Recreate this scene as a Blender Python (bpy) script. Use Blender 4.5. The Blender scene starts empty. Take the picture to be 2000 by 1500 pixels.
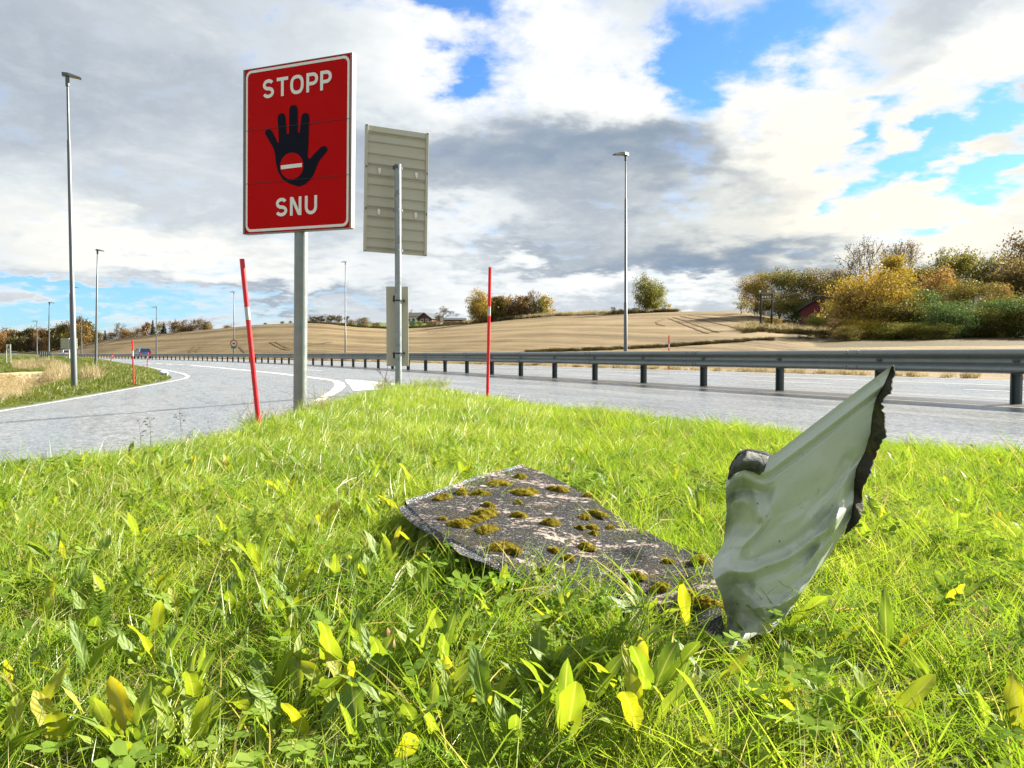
import bpy, bmesh, math, random
import numpy as np
from mathutils import Vector, Matrix

R = math.radians
scene = bpy.context.scene
col = scene.collection

# placed by direction (px, py of the photograph): x, y, radius x, radius y, turn, amount
BLUE_HOLES = [
    (770, 5, 190, 42, -8, 1.1), (1010, -5, 120, 36, 0, 0.8), (870, 60, 90, 40, -10, 0.3),
    (1330, 110, 45, 130, 0, 0.75), (1470, 65, 170, 50, 10, 0.85), (1640, 60, 110, 45, 0, 0.4),
    (1560, -40, 220, 45, 0, 0.5),
    (1730, 215, 60, 30, 55, 1.0), (1900, 260, 80, 30, 40, 1.0), (1975, 215, 60, 45, 30, 1.0),
    (1790, 300, 90, 26, 25, 0.9), (1680, 370, 60, 16, 20, 0.45), (1770, 365, 70, 18, 25, 0.55),
    (60, 592, 150, 22, 0, 0.85), (300, 600, 330, 30, 0, 0.46), (160, 640, 300, 26, 0, 0.55), (620, 585, 160, 16, 0, 0.25),
]
CLOUD_LIGHT = [
    (150, 100, 420, 150, 0, -0.10), (480, 60, 260, 60, 0, 0.12), (250, 380, 130, 45, 0, -0.12),
    (130, 440, 330, 70, -6, 0.30), (330, 490, 220, 50, 0, 0.30), (60, 300, 160, 60, 0, 0.10),
    (400, 330, 120, 100, 0, 0.05),
    (1100, 120, 220, 90, -8, 0.62), (830, 110, 130, 70, 0, 0.35), (1220, 170, 120, 60, 0, 0.45),
    (1050, 300, 270, 80, 0, -0.27), (1330, 285, 240, 55, 0, -0.22), (1480, 330, 170, 40, -8, -0.20), (700, 250, 120, 60, 0, -0.08), (900, 300, 60, 120, 0, -0.05),
    (1560, 180, 160, 80, 12, 0.60), (1480, 240, 90, 60, 0, 0.35), (1830, 180, 230, 60, 40, 0.60), (1900, 120, 130, 60, 35, 0.35),
    (1620, 300, 180, 60, 0, 0.42), (1850, 400, 200, 60, 15, 0.42), (1500, 400, 260, 40, 0, 0.22),
    (1930, 30, 160, 60, 30, -0.05),
    (1100, 420, 360, 40, 0, -0.10), (1420, 510, 260, 45, -4, -0.36), (1500, 540, 130, 40, 0, -0.10),
    (1040, 510, 170, 26, 0, -0.30), (1130, 555, 130, 40, -10, 0.62), (880, 450, 110, 40, 0, 0.40), (900, 560, 120, 45, 0, 0.40),
    (650, 520, 130, 45, 0, 0.30), (1360, 575, 110, 26, 0, 0.50), (1010, 590, 200, 18, 0, 0.15),
    (420, 560, 260, 30, 0, -0.18), (620, 575, 200, 24, 0, -0.25), (700, 600, 80, 18, 0, -0.1),
    (1900, 480, 160, 40, 0, 0.30), (1730, 440, 160, 40, 0, 0.12),
]
CLOUD_WARM = [
    (1680, 300, 380, 180, 0, 0.9), (1950, 450, 240, 160, 0, 0.8), (200, 460, 330, 60, 0, 0.5), (1560, 420, 260, 50, 0, 0.3),
]
CLOUD_K = 0.262
SKY_TINT = (0.44, 0.68, 0.95)

# ------------------------------------------------------------------ camera
CAM_Z = 0.65
PITCH = math.atan(58 / 1500.0)
cam_data = bpy.data.cameras.new("camera")
cam = bpy.data.objects.new("camera", cam_data)
col.objects.link(cam)
cam.location = (0, 0, CAM_Z)
cam.rotation_euler = (math.pi / 2 - PITCH, 0, 0)
cam_data.sensor_width = 36
cam_data.lens = 27.0
cam_data.clip_start = 0.05
cam_data.clip_end = 6000
scene.camera = cam

# ------------------------------------------------------------------ exposure
scene.view_settings.view_transform = 'Standard'
scene.view_settings.look = 'None'
scene.view_settings.gamma = 1
scene.view_settings.use_curve_mapping = False
scene.view_settings.exposure = 2.0
scene.cycles.max_bounces = 7
scene.cycles.diffuse_bounces = 5
scene.cycles.glossy_bounces = 2
scene.cycles.transmission_bounces = 3
scene.cycles.transparent_max_bounces = 7
scene.cycles.caustics_reflective = False
scene.cycles.caustics_refractive = False
scene.cycles.use_adaptive_sampling = True
scene.cycles.adaptive_threshold = 0.02

# ------------------------------------------------------------------ sun
SUN_AZ, SUN_EL = 60.0, 28.0          # to the right of the view, a little in front
sd = Vector((math.sin(R(SUN_AZ)) * math.cos(R(SUN_EL)), math.cos(R(SUN_AZ)) * math.cos(R(SUN_EL)), math.sin(R(SUN_EL))))
sun_data = bpy.data.lights.new("sun", 'SUN')
sun_data.energy = 5.0
sun_data.angle = R(0.6)
sun_data.color = (1.0, 0.93, 0.80)
sun = bpy.data.objects.new("sun", sun_data)
col.objects.link(sun)
sun.rotation_euler = sd.to_track_quat('Z', 'Y').to_euler()

# ------------------------------------------------------------------ pixel rays of the photograph (2000 x 1500)
cP, sP = math.cos(PITCH), math.sin(PITCH)


def ray(px, py):
    x = (px - 1000) / 1500.0
    u = -(py - 750) / 1500.0
    return np.array([x, cP + u * sP, -sP + u * cP])


def at(px, py, Y):
    d = ray(px, py)
    t = Y / d[1]
    return np.array([d[0] * t, Y, CAM_Z + d[2] * t])


def plane(px, py, z):
    d = ray(px, py)
    t = (z - CAM_Z) / d[2]
    return np.array([d[0] * t, d[1] * t, z])


# ------------------------------------------------------------------ node helper
class NT:
    def __init__(self, tree):
        self.t = tree

    def n(self, kind, ins=None, **props):
        nd = self.t.nodes.new(kind)
        for k, v in props.items():
            setattr(nd, k, v)
        for k, v in (ins or {}).items():
            self.set(nd, k, v)
        return nd

    def set(self, nd, k, v):
        s = nd.inputs[k]
        if isinstance(v, bpy.types.NodeSocket):
            self.t.links.new(v, s)
        elif isinstance(v, bpy.types.Node):
            self.t.links.new(v.outputs[0], s)
        else:
            if hasattr(s.default_value, '__len__') and not isinstance(v, (str,)) and hasattr(v, '__len__'):
                if len(s.default_value) == 4 and len(v) == 3:
                    v = (*v, 1.0)
            s.default_value = v

    def m(self, op, a, b=None, c=None, clamp=False):
        nd = self.t.nodes.new('ShaderNodeMath')
        nd.operation = op
        nd.use_clamp = clamp
        self.set(nd, 0, a)
        if b is not None:
            self.set(nd, 1, b)
        if c is not None:
            self.set(nd, 2, c)
        return nd.outputs[0]

    def mix(self, f, a, b, blend='MIX'):
        nd = self.t.nodes.new('ShaderNodeMix')
        nd.data_type = 'RGBA'
        nd.blend_type = blend
        self.set(nd, 0, f)
        self.set(nd, 6, a)
        self.set(nd, 7, b)
        return nd.outputs[2]

    def noise(self, vec, scale, detail=4, rough=0.55, dist=0.0, out=0):
        nd = self.n('ShaderNodeTexNoise', {'Scale': scale, 'Detail': detail, 'Roughness': rough, 'Distortion': dist})
        if vec is not None:
            self.set(nd, 'Vector', vec)
        return nd.outputs[out]

    def step(self, v, lo, hi, a=0.0, b=1.0):
        nd = self.n('ShaderNodeMapRange', {'Value': v, 'From Min': lo, 'From Max': hi, 'To Min': a, 'To Max': b}, interpolation_type='SMOOTHSTEP')
        return nd.outputs[0]

    def ramp(self, fac, stops):
        nd = self.t.nodes.new('ShaderNodeValToRGB')
        cr = nd.color_ramp
        while len(cr.elements) < len(stops):
            cr.elements.new(0.5)
        for e, (p, c) in zip(cr.elements, stops):
            e.position = p
            e.color = (*c, 1)
        self.set(nd, 0, fac)
        return nd.outputs[0]


# ------------------------------------------------------------------ world: Nishita sky behind a broken cloud deck
world = bpy.data.worlds.new("World")
scene.world = world
world.use_nodes = True
wt = world.node_tree
wt.nodes.clear()
W = NT(wt)
BG = 0.057
sky = W.n('ShaderNodeTexSky', sky_type='NISHITA', sun_disc=False, sun_elevation=R(SUN_EL), sun_rotation=R(SUN_AZ), air_density=1.0, dust_density=0.3, ozone_density=3.0)
tc = W.n('ShaderNodeTexCoord')
nrm = W.n('ShaderNodeVectorMath', {0: tc.outputs['Generated']}, operation='NORMALIZE').outputs[0]
sep = W.n('ShaderNodeSeparateXYZ', {0: nrm})
az = W.m('ARCTAN2', sep.outputs[0], sep.outputs[1])
el = W.m('ARCSINE', sep.outputs[2])
zz = W.m('ADD', W.m('MAXIMUM', sep.outputs[2], 0.0), 0.22)
cloudp = W.n('ShaderNodeCombineXYZ', {0: W.m('DIVIDE', sep.outputs[0], zz), 1: W.m('DIVIDE', sep.outputs[1], zz), 2: 0.0}).outputs[0]
# wind-drawn warp shared by everything
warp = W.noise(cloudp, 1.7, 4, 0.6, out=1)
warpv = W.n('ShaderNodeVectorMath', {0: warp, 1: (0.5, 0.5, 0.5)}, operation='SUBTRACT').outputs[0]
warps = W.n('ShaderNodeVectorMath', {0: warpv, 3: 0.22}, operation='SCALE').outputs[0]
warp2 = W.noise(cloudp, 6.0, 5, 0.62, out=1)
warpv2 = W.n('ShaderNodeVectorMath', {0: warp2, 1: (0.5, 0.5, 0.5)}, operation='SUBTRACT').outputs[0]
warps2 = W.n('ShaderNodeVectorMath', {0: warpv2, 3: 0.12}, operation='SCALE').outputs[0]
ae0 = W.n('ShaderNodeCombineXYZ', {0: az, 1: el, 2: 0.0}).outputs[0]
ae = W.n('ShaderNodeVectorMath', {0: ae0, 1: warps}, operation='ADD').outputs[0]
ae = W.n('ShaderNodeVectorMath', {0: ae, 1: warps2}, operation='ADD').outputs[0]


def blob(px, py, sx, sy, rot, amp):
    """a soft elongated patch of the deck round one direction (radii as angles given in photograph pixels)"""
    d = ray(px, py)
    a0 = math.atan2(d[0], d[1])
    e0 = math.asin(d[2] / np.linalg.norm(d))
    mp = W.n('ShaderNodeMapping', {'Vector': ae, 'Location': (a0, e0, 0), 'Rotation': (0, 0, R(rot)), 'Scale': (sx / 1500, sy / 1500, 1)}, vector_type='TEXTURE')
    sp = W.n('ShaderNodeSeparateXYZ', {0: mp.outputs[0]})
    q = W.m('ADD', W.m('MULTIPLY', sp.outputs[0], sp.outputs[0]), W.m('MULTIPLY', sp.outputs[1], sp.outputs[1]))
    g = W.m('EXPONENT', W.m('MULTIPLY', q, -1.0))
    return W.m('MULTIPLY', g, amp)


def total(base, lst):
    s = base
    for b in lst:
        s = W.m('ADD', s, blob(*b))
    return s


n_big = W.noise(cloudp, 1.1, 6, 0.58, 0.3)
n_mid = W.noise(cloudp, 3.2, 8, 0.62, 0.5)
n_fine = W.noise(cloudp, 9.0, 8, 0.66, 0.3)
# holes of open sky
holes = total(0.0, BLUE_HOLES)
cov = W.m('ADD', W.m('MULTIPLY', W.m('SUBTRACT', n_mid, 0.5), 1.5), W.m('MULTIPLY', W.m('SUBTRACT', n_fine, 0.5), 1.1))
cov = W.m('ADD', cov, 0.62)
cov = W.m('SUBTRACT', cov, holes)
cover = W.step(cov, -0.30, 0.55)
# light and dark of the deck
br = W.m('ADD', W.m('MULTIPLY', total(0.0, CLOUD_LIGHT), 0.84), 0.625)
br = W.m('ADD', br, W.m('MULTIPLY', W.m('SUBTRACT', n_big, 0.5), 0.26))
br = W.m('ADD', br, W.m('MULTIPLY', W.m('SUBTRACT', n_mid, 0.5), 0.40))
br = W.m('ADD', br, W.m('MULTIPLY', W.m('SUBTRACT', n_fine, 0.5), 0.22))
# thin edges of a cloud are the lit ones
edge = W.m('SUBTRACT', 1.0, W.step(cov, 0.1, 0.65))
br = W.m('ADD', br, W.m('MULTIPLY', edge, 0.22))
cc = W.ramp(br, [(0.0, (0.14, 0.24, 0.40)), (0.28, (0.245, 0.335, 0.46)), (0.52, (0.43, 0.49, 0.565)), (0.76, (0.76, 0.81, 0.84)), (1.0, (0.97, 0.985, 0.98))])
warm = W.m('MINIMUM', total(0.0, CLOUD_WARM), 1.0)
cc = W.mix(warm, cc, W.mix(1.0, cc, (1.03, 0.975, 0.87), 'MULTIPLY'))
cc = W.mix(1.0, cc, (CLOUD_K / BG,) * 3, 'MULTIPLY')
skyc = W.mix(1.0, sky.outputs[0], SKY_TINT, 'MULTIPLY')
full = W.mix(cover, skyc, cc)
bgn = W.n('ShaderNodeBackground', {'Color': full, 'Strength': BG})
wout = W.n('ShaderNodeOutputWorld', {'Surface': bgn.outputs[0]})
world.cycles.sampling_method = 'MANUAL'
world.cycles.sample_map_resolution = 512

# ------------------------------------------------------------------ object helpers
mats = {}


def link(o, parent=None):
    col.objects.link(o)
    if parent is not None:
        o.parent = parent
    return o


def tag(o, label=None, cat=None, group=None, kind=None):
    if label:
        o['label'] = label
    if cat:
        o['category'] = cat
    if group:
        o['group'] = group
    if kind:
        o['kind'] = kind
    return o


def empty(name, loc=(0, 0, 0), rz=0.0):
    o = bpy.data.objects.new(name, None)
    o.empty_display_size = 0.2
    link(o)
    o.location = Vector([float(c) for c in loc])
    o.rotation_euler = (0, 0, rz)
    return o


def mesh_np(name, verts, faces, mat=None, smooth=False, attrs=None):
    """faces: int array (n,3) or (n,4), or a list of such arrays / ragged lists"""
    me = bpy.data.meshes.new(name)
    verts = np.asarray(verts, dtype=np.float32)
    if isinstance(faces, np.ndarray):
        k = faces.shape[1]
        nf = faces.shape[0]
        me.vertices.add(len(verts))
        me.vertices.foreach_set('co', verts.ravel())
        me.loops.add(nf * k)
        me.loops.foreach_set('vertex_index', faces.astype(np.int32).ravel())
        me.polygons.add(nf)
        me.polygons.foreach_set('loop_start', np.arange(0, nf * k, k, dtype=np.int32))
        me.update(calc_edges=True)
        me.validate()
    else:
        me.from_pydata([tuple(map(float, v)) for v in verts], [], [tuple(int(i) for i in f) for f in faces])
        me.update()
    if smooth:
        me.polygons.foreach_set('use_smooth', [True] * len(me.polygons))
    for k, a in (attrs or {}).items():
        at_ = me.attributes.new(k, 'FLOAT', 'POINT')
        at_.data.foreach_set('value', np.asarray(a, dtype=np.float32))
    if mat is not None:
        for mm in (mat if isinstance(mat, (list, tuple)) else [mat]):
            me.materials.append(mm)
    return me


def obj(name, me, parent=None):
    return link(bpy.data.objects.new(name, me), parent)


class MB:
    """collects simple solids into one mesh"""

    def __init__(self):
        self.v = []
        self.f = []

    def add(self, vs, fs):
        b = len(self.v)
        self.v += [tuple(map(float, v)) for v in vs]
        self.f += [tuple(i + b for i in f) for f in fs]
        return self

    def box(self, c, s, rot=None):
        x, y, z = [k / 2 for k in s]
        vs = [Vector(p) for p in ((-x, -y, -z), (x, -y, -z), (x, y, -z), (-x, y, -z), (-x, -y, z), (x, -y, z), (x, y, z), (-x, y, z))]
        if rot is not None:
            vs = [rot @ v for v in vs]
        vs = [v + Vector(c) for v in vs]
        return self.add(vs, [(0, 3, 2, 1), (4, 5, 6, 7), (0, 1, 5, 4), (1, 2, 6, 5), (2, 3, 7, 6), (3, 0, 4, 7)])

    def tube(self, pts, rad, sides=8, cap=True):
        pts = [Vector([float(k) for k in p]) for p in pts]
        n = len(pts)
        if not hasattr(rad, '__len__'):
            rad = [rad] * n
        b = len(self.v)
        up = Vector((0, 0, 1))
        for i, p in enumerate(pts):
            t = (pts[min(i + 1, n - 1)] - pts[max(i - 1, 0)])
            if t.length < 1e-9:
                t = Vector((0, 0, 1))
            t.normalize()
            a = t.cross(up)
            if a.length < 1e-3:
                a = t.cross(Vector((0, 1, 0)))
            a.normalize()
            c = a.cross(t)
            for k in range(sides):
                th = 2 * math.pi * k / sides
                q = p + (a * math.cos(th) + c * math.sin(th)) * rad[i]
                self.v.append(tuple(q))
        for i in range(n - 1):
            for k in range(sides):
                k2 = (k + 1) % sides
                self.f.append((b + i * sides + k, b + i * sides + k2, b + (i + 1) * sides + k2, b + (i + 1) * sides + k))
        if cap:
            self.f.append(tuple(b + k for k in range(sides))[::-1])
            self.f.append(tuple(b + (n - 1) * sides + k for k in range(sides)))
        return self

    def prism(self, poly, axis_vec):
        """closed polygon (list of 3D points) pushed along axis_vec"""
        n = len(poly)
        a = [Vector(p) for p in poly]
        b_ = [p + Vector(axis_vec) for p in a]
        fs = [tuple(range(n)), tuple(range(2 * n - 1, n - 1, -1))]
        for i in range(n):
            j = (i + 1) % n
            fs.append((i, i + n, j + n, j)[::-1][::-1])
        return self.add(a + b_, fs)

    def build(self, name, mat, parent=None, smooth=False, bevel=0.0, mat_fix=True):
        me = bpy.data.meshes.new(name)
        me.from_pydata(self.v, [], self.f)
        bm = bmesh.new()
        bm.from_mesh(me)
        bmesh.ops.recalc_face_normals(bm, faces=bm.faces)
        if bevel > 0:
            es = [e for e in bm.edges if len(e.link_faces) == 2 and e.calc_face_angle(0) > 0.6]
            bmesh.ops.bevel(bm, geom=es, offset=bevel, segments=2, affect='EDGES', profile=0.6, clamp_overlap=True)
        bm.to_mesh(me)
        bm.free()
        if smooth:
            for p in me.polygons:
                p.use_smooth = True
            me.set_sharp_from_angle(angle=R(40))
        me.materials.append(mat)
        return obj(name, me, parent)


def copy_tree(o, parent=None):
    c = o.copy()
    col.objects.link(c)
    if parent is not None:
        c.parent = parent
    for ch in list(o.children):
        copy_tree(ch, c)
    return c


# ------------------------------------------------------------------ materials
def material(name):
    m = bpy.data.materials.new(name)
    m.use_nodes = True
    m.node_tree.nodes.clear()
    t = NT(m.node_tree)
    out = t.n('ShaderNodeOutputMaterial')
    return m, t, out


def simple(name, color, rough=0.5, metal=0.0, var=0.15, scale=20.0, bump=0.0, bscale=80.0, dirt=None, coat=0.0, spec=0.5):
    m, t, out = material(name)
    tcn = t.n('ShaderNodeTexCoord').outputs['Object']
    nz = t.noise(tcn, scale, 5, 0.6)
    lo = tuple(c * (1 - var) for c in color)
    hi = tuple(min(1, c * (1 + var)) for c in color)
    c = t.mix(nz, lo, hi)
    if dirt:
        dn = t.step(t.noise(tcn, dirt[1], 6, 0.65), dirt[2], dirt[3])
        c = t.mix(dn, c, dirt[0])
    rr = t.step(t.noise(tcn, scale * 1.7, 3), 0.2, 0.8, max(rough - 0.08, 0.02), min(rough + 0.08, 1))
    p = t.n('ShaderNodeBsdfPrincipled', {'Base Color': c, 'Roughness': rr, 'Metallic': metal, 'Coat Weight': coat, 'Specular IOR Level': spec})
    if bump > 0:
        bn = t.n('ShaderNodeBump', {'Strength': bump, 'Distance': 0.01, 'Height': t.noise(tcn, bscale, 4, 0.6)})
        t.set(p, 'Normal', bn.outputs[0])
    t.set(out, 'Surface', p.outputs[0])
    return m


# ------------------------------------------------------------------ the guardrail's course carries the whole layout
DS = 0.5
ss = np.arange(-24, 330, DS)
hd = np.interp(ss, [-24, 0, 20, 50, 85, 130, 180, 230, 300], [24, 25.5, 26.5, 30, 35.5, 39, 43, 47, 52]) * math.pi / 180
dx, dy = -np.sin(hd), np.cos(hd)
RX = np.cumsum(dx) * DS
RY = np.cumsum(dy) * DS
i0 = int(np.argmin(abs(ss)))
RX += 6.57 - RX[i0]
RY += 9.95 - RY[i0]


def rail_at(s, off=0.0):
    x = np.interp(s, ss, RX)
    y = np.interp(s, ss, RY)
    h = np.interp(s, ss, hd)
    return x + np.cos(h) * off, y + np.sin(h) * off, h


def sd_rail(x, y):
    """signed distance to the guardrail line: positive on the far side"""
    x = np.atleast_1d(np.asarray(x, float))
    y = np.atleast_1d(np.asarray(y, float))
    out = np.empty(x.shape)
    st = np.empty(x.shape)
    step = 4
    rx, ry = RX[::step], RY[::step]
    for a in range(0, x.size, 20000):
        xx, yy = x.ravel()[a:a + 20000, None], y.ravel()[a:a + 20000, None]
        d2 = (xx - rx) ** 2 + (yy - ry) ** 2
        k = np.argmin(d2, axis=1) * step
        ex, ey = xx[:, 0] - RX[k], yy[:, 0] - RY[k]
        out.ravel()[a:a + 20000] = ex * np.cos(hd[k]) + ey * np.sin(hd[k])
        st.ravel()[a:a + 20000] = ss[k] + (-ex * np.sin(hd[k]) + ey * np.cos(hd[k]))
    return out, st


def sm(t):
    t = np.clip(t, 0, 1)
    return t * t * (3 - 2 * t)


def zroad(x, y):
    d, s = sd_rail(x, y)
    return -np.clip((-7 - d) * 0.05, 0, 0.55)


def hit_fn(px, py, fn, rmin=2.0, rmax=400.0, n=6000):
    d = ray(px, py)
    k = math.hypot(d[0], d[1])
    r = np.geomspace(rmin, rmax, n)
    x, y, z = d[0] / k * r, d[1] / k * r, CAM_Z + d[2] / k * r
    h = fn(x, y)
    below = np.nonzero(z <= h)[0]
    if len(below) == 0:
        i = n - 1
    else:
        i = below[0]
    return np.array([x[i], y[i], h[i]])


# ---- left edge of the ramp (asphalt edge), near to far
edge_px = [(0, 800), (100, 783.5), (200, 766.5), (280, 752.5), (325, 743.5), (336, 738), (325, 730), (292, 720), (250, 712), (200, 704.5)]
LE = [hit_fn(px, py, zroad)[:2] for px, py in edge_px]
LE = [(-9.6, -14.0), (-9.3, 0.0), (-9.2, 7.0)] + [tuple(p) for p in LE]
# beyond the last visible point the ramp has merged with the main road: follow the rail at -7 m
dl, sl = sd_rail([LE[-1][0]], [LE[-1][1]])
for s_ in np.arange(sl[0] + 12, 320, 12):
    x_, y_, _ = rail_at(s_, np.interp(s_, [sl[0], sl[0] + 60], [dl[0], -6.0]))
    LE.append((float(x_), float(y_)))
LE = np.array(LE)


def resample(P, n):
    P = np.asarray(P, float)
    seg = np.r_[0, np.cumsum(np.hypot(*np.diff(P[:, :2], axis=0).T))]
    t = np.linspace(0, seg[-1], n)
    return np.stack([np.interp(t, seg, P[:, k]) for k in range(P.shape[1])], 1)


def poly_dist(x, y, P):
    """distance to an open polyline and the side (positive = left of travel)"""
    x = np.asarray(x, float).ravel()
    y = np.asarray(y, float).ravel()
    best = np.full(x.shape, 1e18)
    side = np.zeros(x.shape)
    for (ax, ay), (bx, by) in zip(P[:-1], P[1:]):
        ux, uy = bx - ax, by - ay
        L2 = ux * ux + uy * uy + 1e-12
        t = np.clip(((x - ax) * ux + (y - ay) * uy) / L2, 0, 1)
        d2 = (x - ax - t * ux) ** 2 + (y - ay - t * uy) ** 2
        cr = ux * (y - ay) - uy * (x - ax)
        u = d2 < best
        best[u] = d2[u]
        side[u] = np.sign(cr[u])
    return np.sqrt(best), side


def inside(x, y, P):
    x = np.asarray(x, float)
    y = np.asarray(y, float)
    r = np.zeros(x.shape, bool)
    n = len(P)
    for i in range(n):
        ax, ay = P[i][:2]
        bx, by = P[(i + 1) % n][:2]
        c = ((ay > y) != (by > y)) & (x < (bx - ax) * (y - ay) / (by - ay + 1e-12) + ax)
        r ^= c
    return r


FAR_EDGE = 9.6          # outer edge of the far carriageway, metres beyond the rail

# ---- crest of the stubble hill: photograph x, y and distance along Y
CR = np.array([
    (-500, 690, 280), (0, 688, 262), (60, 686, 250), (100, 683, 240), (150, 676, 225), (200, 664, 215), (300, 653.5, 200), (420, 642, 185),
    (500, 634, 175), (590, 630, 166), (640, 632.5, 165), (700, 638.5, 168), (760, 641.5, 170), (830, 639, 165), (920, 631.5, 155),
    (1000, 624.5, 150), (1080, 617.5, 145), (1220, 612.5, 138), (1300, 609.5, 132), (1440, 607, 125), (1480, 612, 116), (1540, 625, 108),
    (1600, 636, 100), (1700, 640, 96), (1850, 640, 92), (2000, 640, 90), (2600, 640, 90)], float)
cr_az = np.array([math.atan2((px - 1000) / 1500, ray(px, py)[1]) for px, py, Y in CR])
cr_r = np.array([math.hypot(*at(px, py, Y)[:2]) for px, py, Y in CR])
cr_z = np.array([at(px, py, Y)[2] for px, py, Y in CR])
AZ = np.radians(np.arange(-62, 62.01, 0.4))
_rr = np.geomspace(6, 400, 500)
edge_r = []
for a in AZ:
    d_, _ = sd_rail(np.sin(a) * _rr, np.cos(a) * _rr)
    k = np.nonzero(d_ < FAR_EDGE)[0]
    edge_r.append(_rr[k[-1]] if len(k) else 6.0)
edge_r = np.array(edge_r)


def zhill(x, y):
    a = np.arctan2(x, y)
    r = np.hypot(x, y)
    re = np.interp(a, AZ, edge_r)
    rc = np.interp(a, cr_az, cr_r)
    zc = np.interp(a, cr_az, cr_z)
    re = np.minimum(re, rc * 0.8)
    t = (r - re) / (rc - re)
    # the right half keeps a flat apron before it climbs
    p = np.interp(np.degrees(a), [-30, 0, 12, 25, 40], [1.15, 1.25, 1.5, 1.35, 1.25])
    tt = np.clip(t, 0, 1)
    up = tt ** p * (1 - 0.35 * tt ** 3) / 0.65
    up = np.where(t < 1, np.minimum(up, 1.0), 1.0)
    e = tt ** p
    z = zc * (e * 0.75 + 0.25 * sm(tt))
    back = np.maximum(r - rc, 0)
    z = np.where(t >= 1, zc - np.minimum(back * 0.012, 1.5), z)
    # the green rise behind the dip with the houses
    g = np.exp(-((a - math.atan2(-230, 1500)) / 0.13) ** 2)
    z = z + g * 4.4 * sm((back - 8) / 55)
    return z - 0.02 + 0.10 * np.sin(x * 0.11 + 1.3) * np.sin(y * 0.09) * sm(tt * 3)


def H(x, y):
    """height of the ground everywhere but the grass island"""
    x = np.asarray(x, float)
    y = np.asarray(y, float)
    d, s = sd_rail(x, y)
    zr = -np.clip((-7 - d) * 0.05, 0, 0.55)
    e, side = poly_dist(x, y, LE)
    left = (side > 0)
    zl = zr + 0.05 * sm(e / 0.4) - 0.55 * sm((e - 0.6) / 5.0) - 0.01
    r = np.hypot(x, y)
    zl = zl + sm((r - 60) / 150) * 0.8
    zl += 0.05 * np.sin(x * 0.9) * np.sin(y * 0.7) * sm(e / 2)
    z = np.where(left, zl, zr - 0.012)
    z = np.where(d > FAR_EDGE, zhill(x, y), z)
    return z


# ---- the grass island between ramp and main road
isl_px = [(0, 890), (150, 873), (300, 851), (420, 827), (500, 810), (560, 797), (640, 777), (690, 763), (740, 757), (800, 755), (870, 757), (900, 761), (955, 771), (1100, 788), (1300, 808), (1580, 838), (2000, 872)]
ISL = [(-4.6, -6.0), (-3.9, 1.0)] + [tuple(plane(px, py, 0.13)[:2]) for px, py in isl_px] + [(4.5, 2.6), (6.9, -2.0), (9.0, -6.0)]
ISL = np.array(ISL)


def zisl(x, y):
    x = np.asarray(x, float)
    y = np.asarray(y, float)
    e, _ = poly_dist(x, y, np.vstack([ISL, ISL[:1]]))
    zr = zroad(x, y).reshape(e.shape)
    k = sm((e + 0.05) / 0.55)
    xf, yf = x.ravel(), y.ravel()
    bump = 0.012 * np.sin(xf * 3.1 + 0.7) * np.sin(yf * 2.3) + 0.008 * np.sin(xf * 7.3) * np.sin(yf * 6.1 + 1)
    return (zr - 0.01) * (1 - k) + (0.10 + bump) * k


def HI(x, y):
    x = np.atleast_1d(np.asarray(x, float))
    y = np.atleast_1d(np.asarray(y, float))
    h = H(x, y)
    i = inside(x, y, ISL)
    if i.any():
        h[i] = zisl(x[i], y[i])
    return h


def hit(px, py):
    return hit_fn(px, py, HI)


def ray_d(px, dist, lo=8, hi=380):
    """the point on the ground along photograph column px that lies dist metres beyond the rail"""
    d = ray(px, 692)
    k = math.hypot(d[0], d[1])
    r = np.linspace(lo, hi, 3000)
    dd, _ = sd_rail(d[0] / k * r, d[1] / k * r)
    i = np.nonzero(dd >= dist)[0]
    i = i[0] if len(i) else len(r) - 1
    x, y = d[0] / k * r[i], d[1] / k * r[i]
    return np.array([x, y, float(H(np.array([x]), np.array([y]))[0])])


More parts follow.
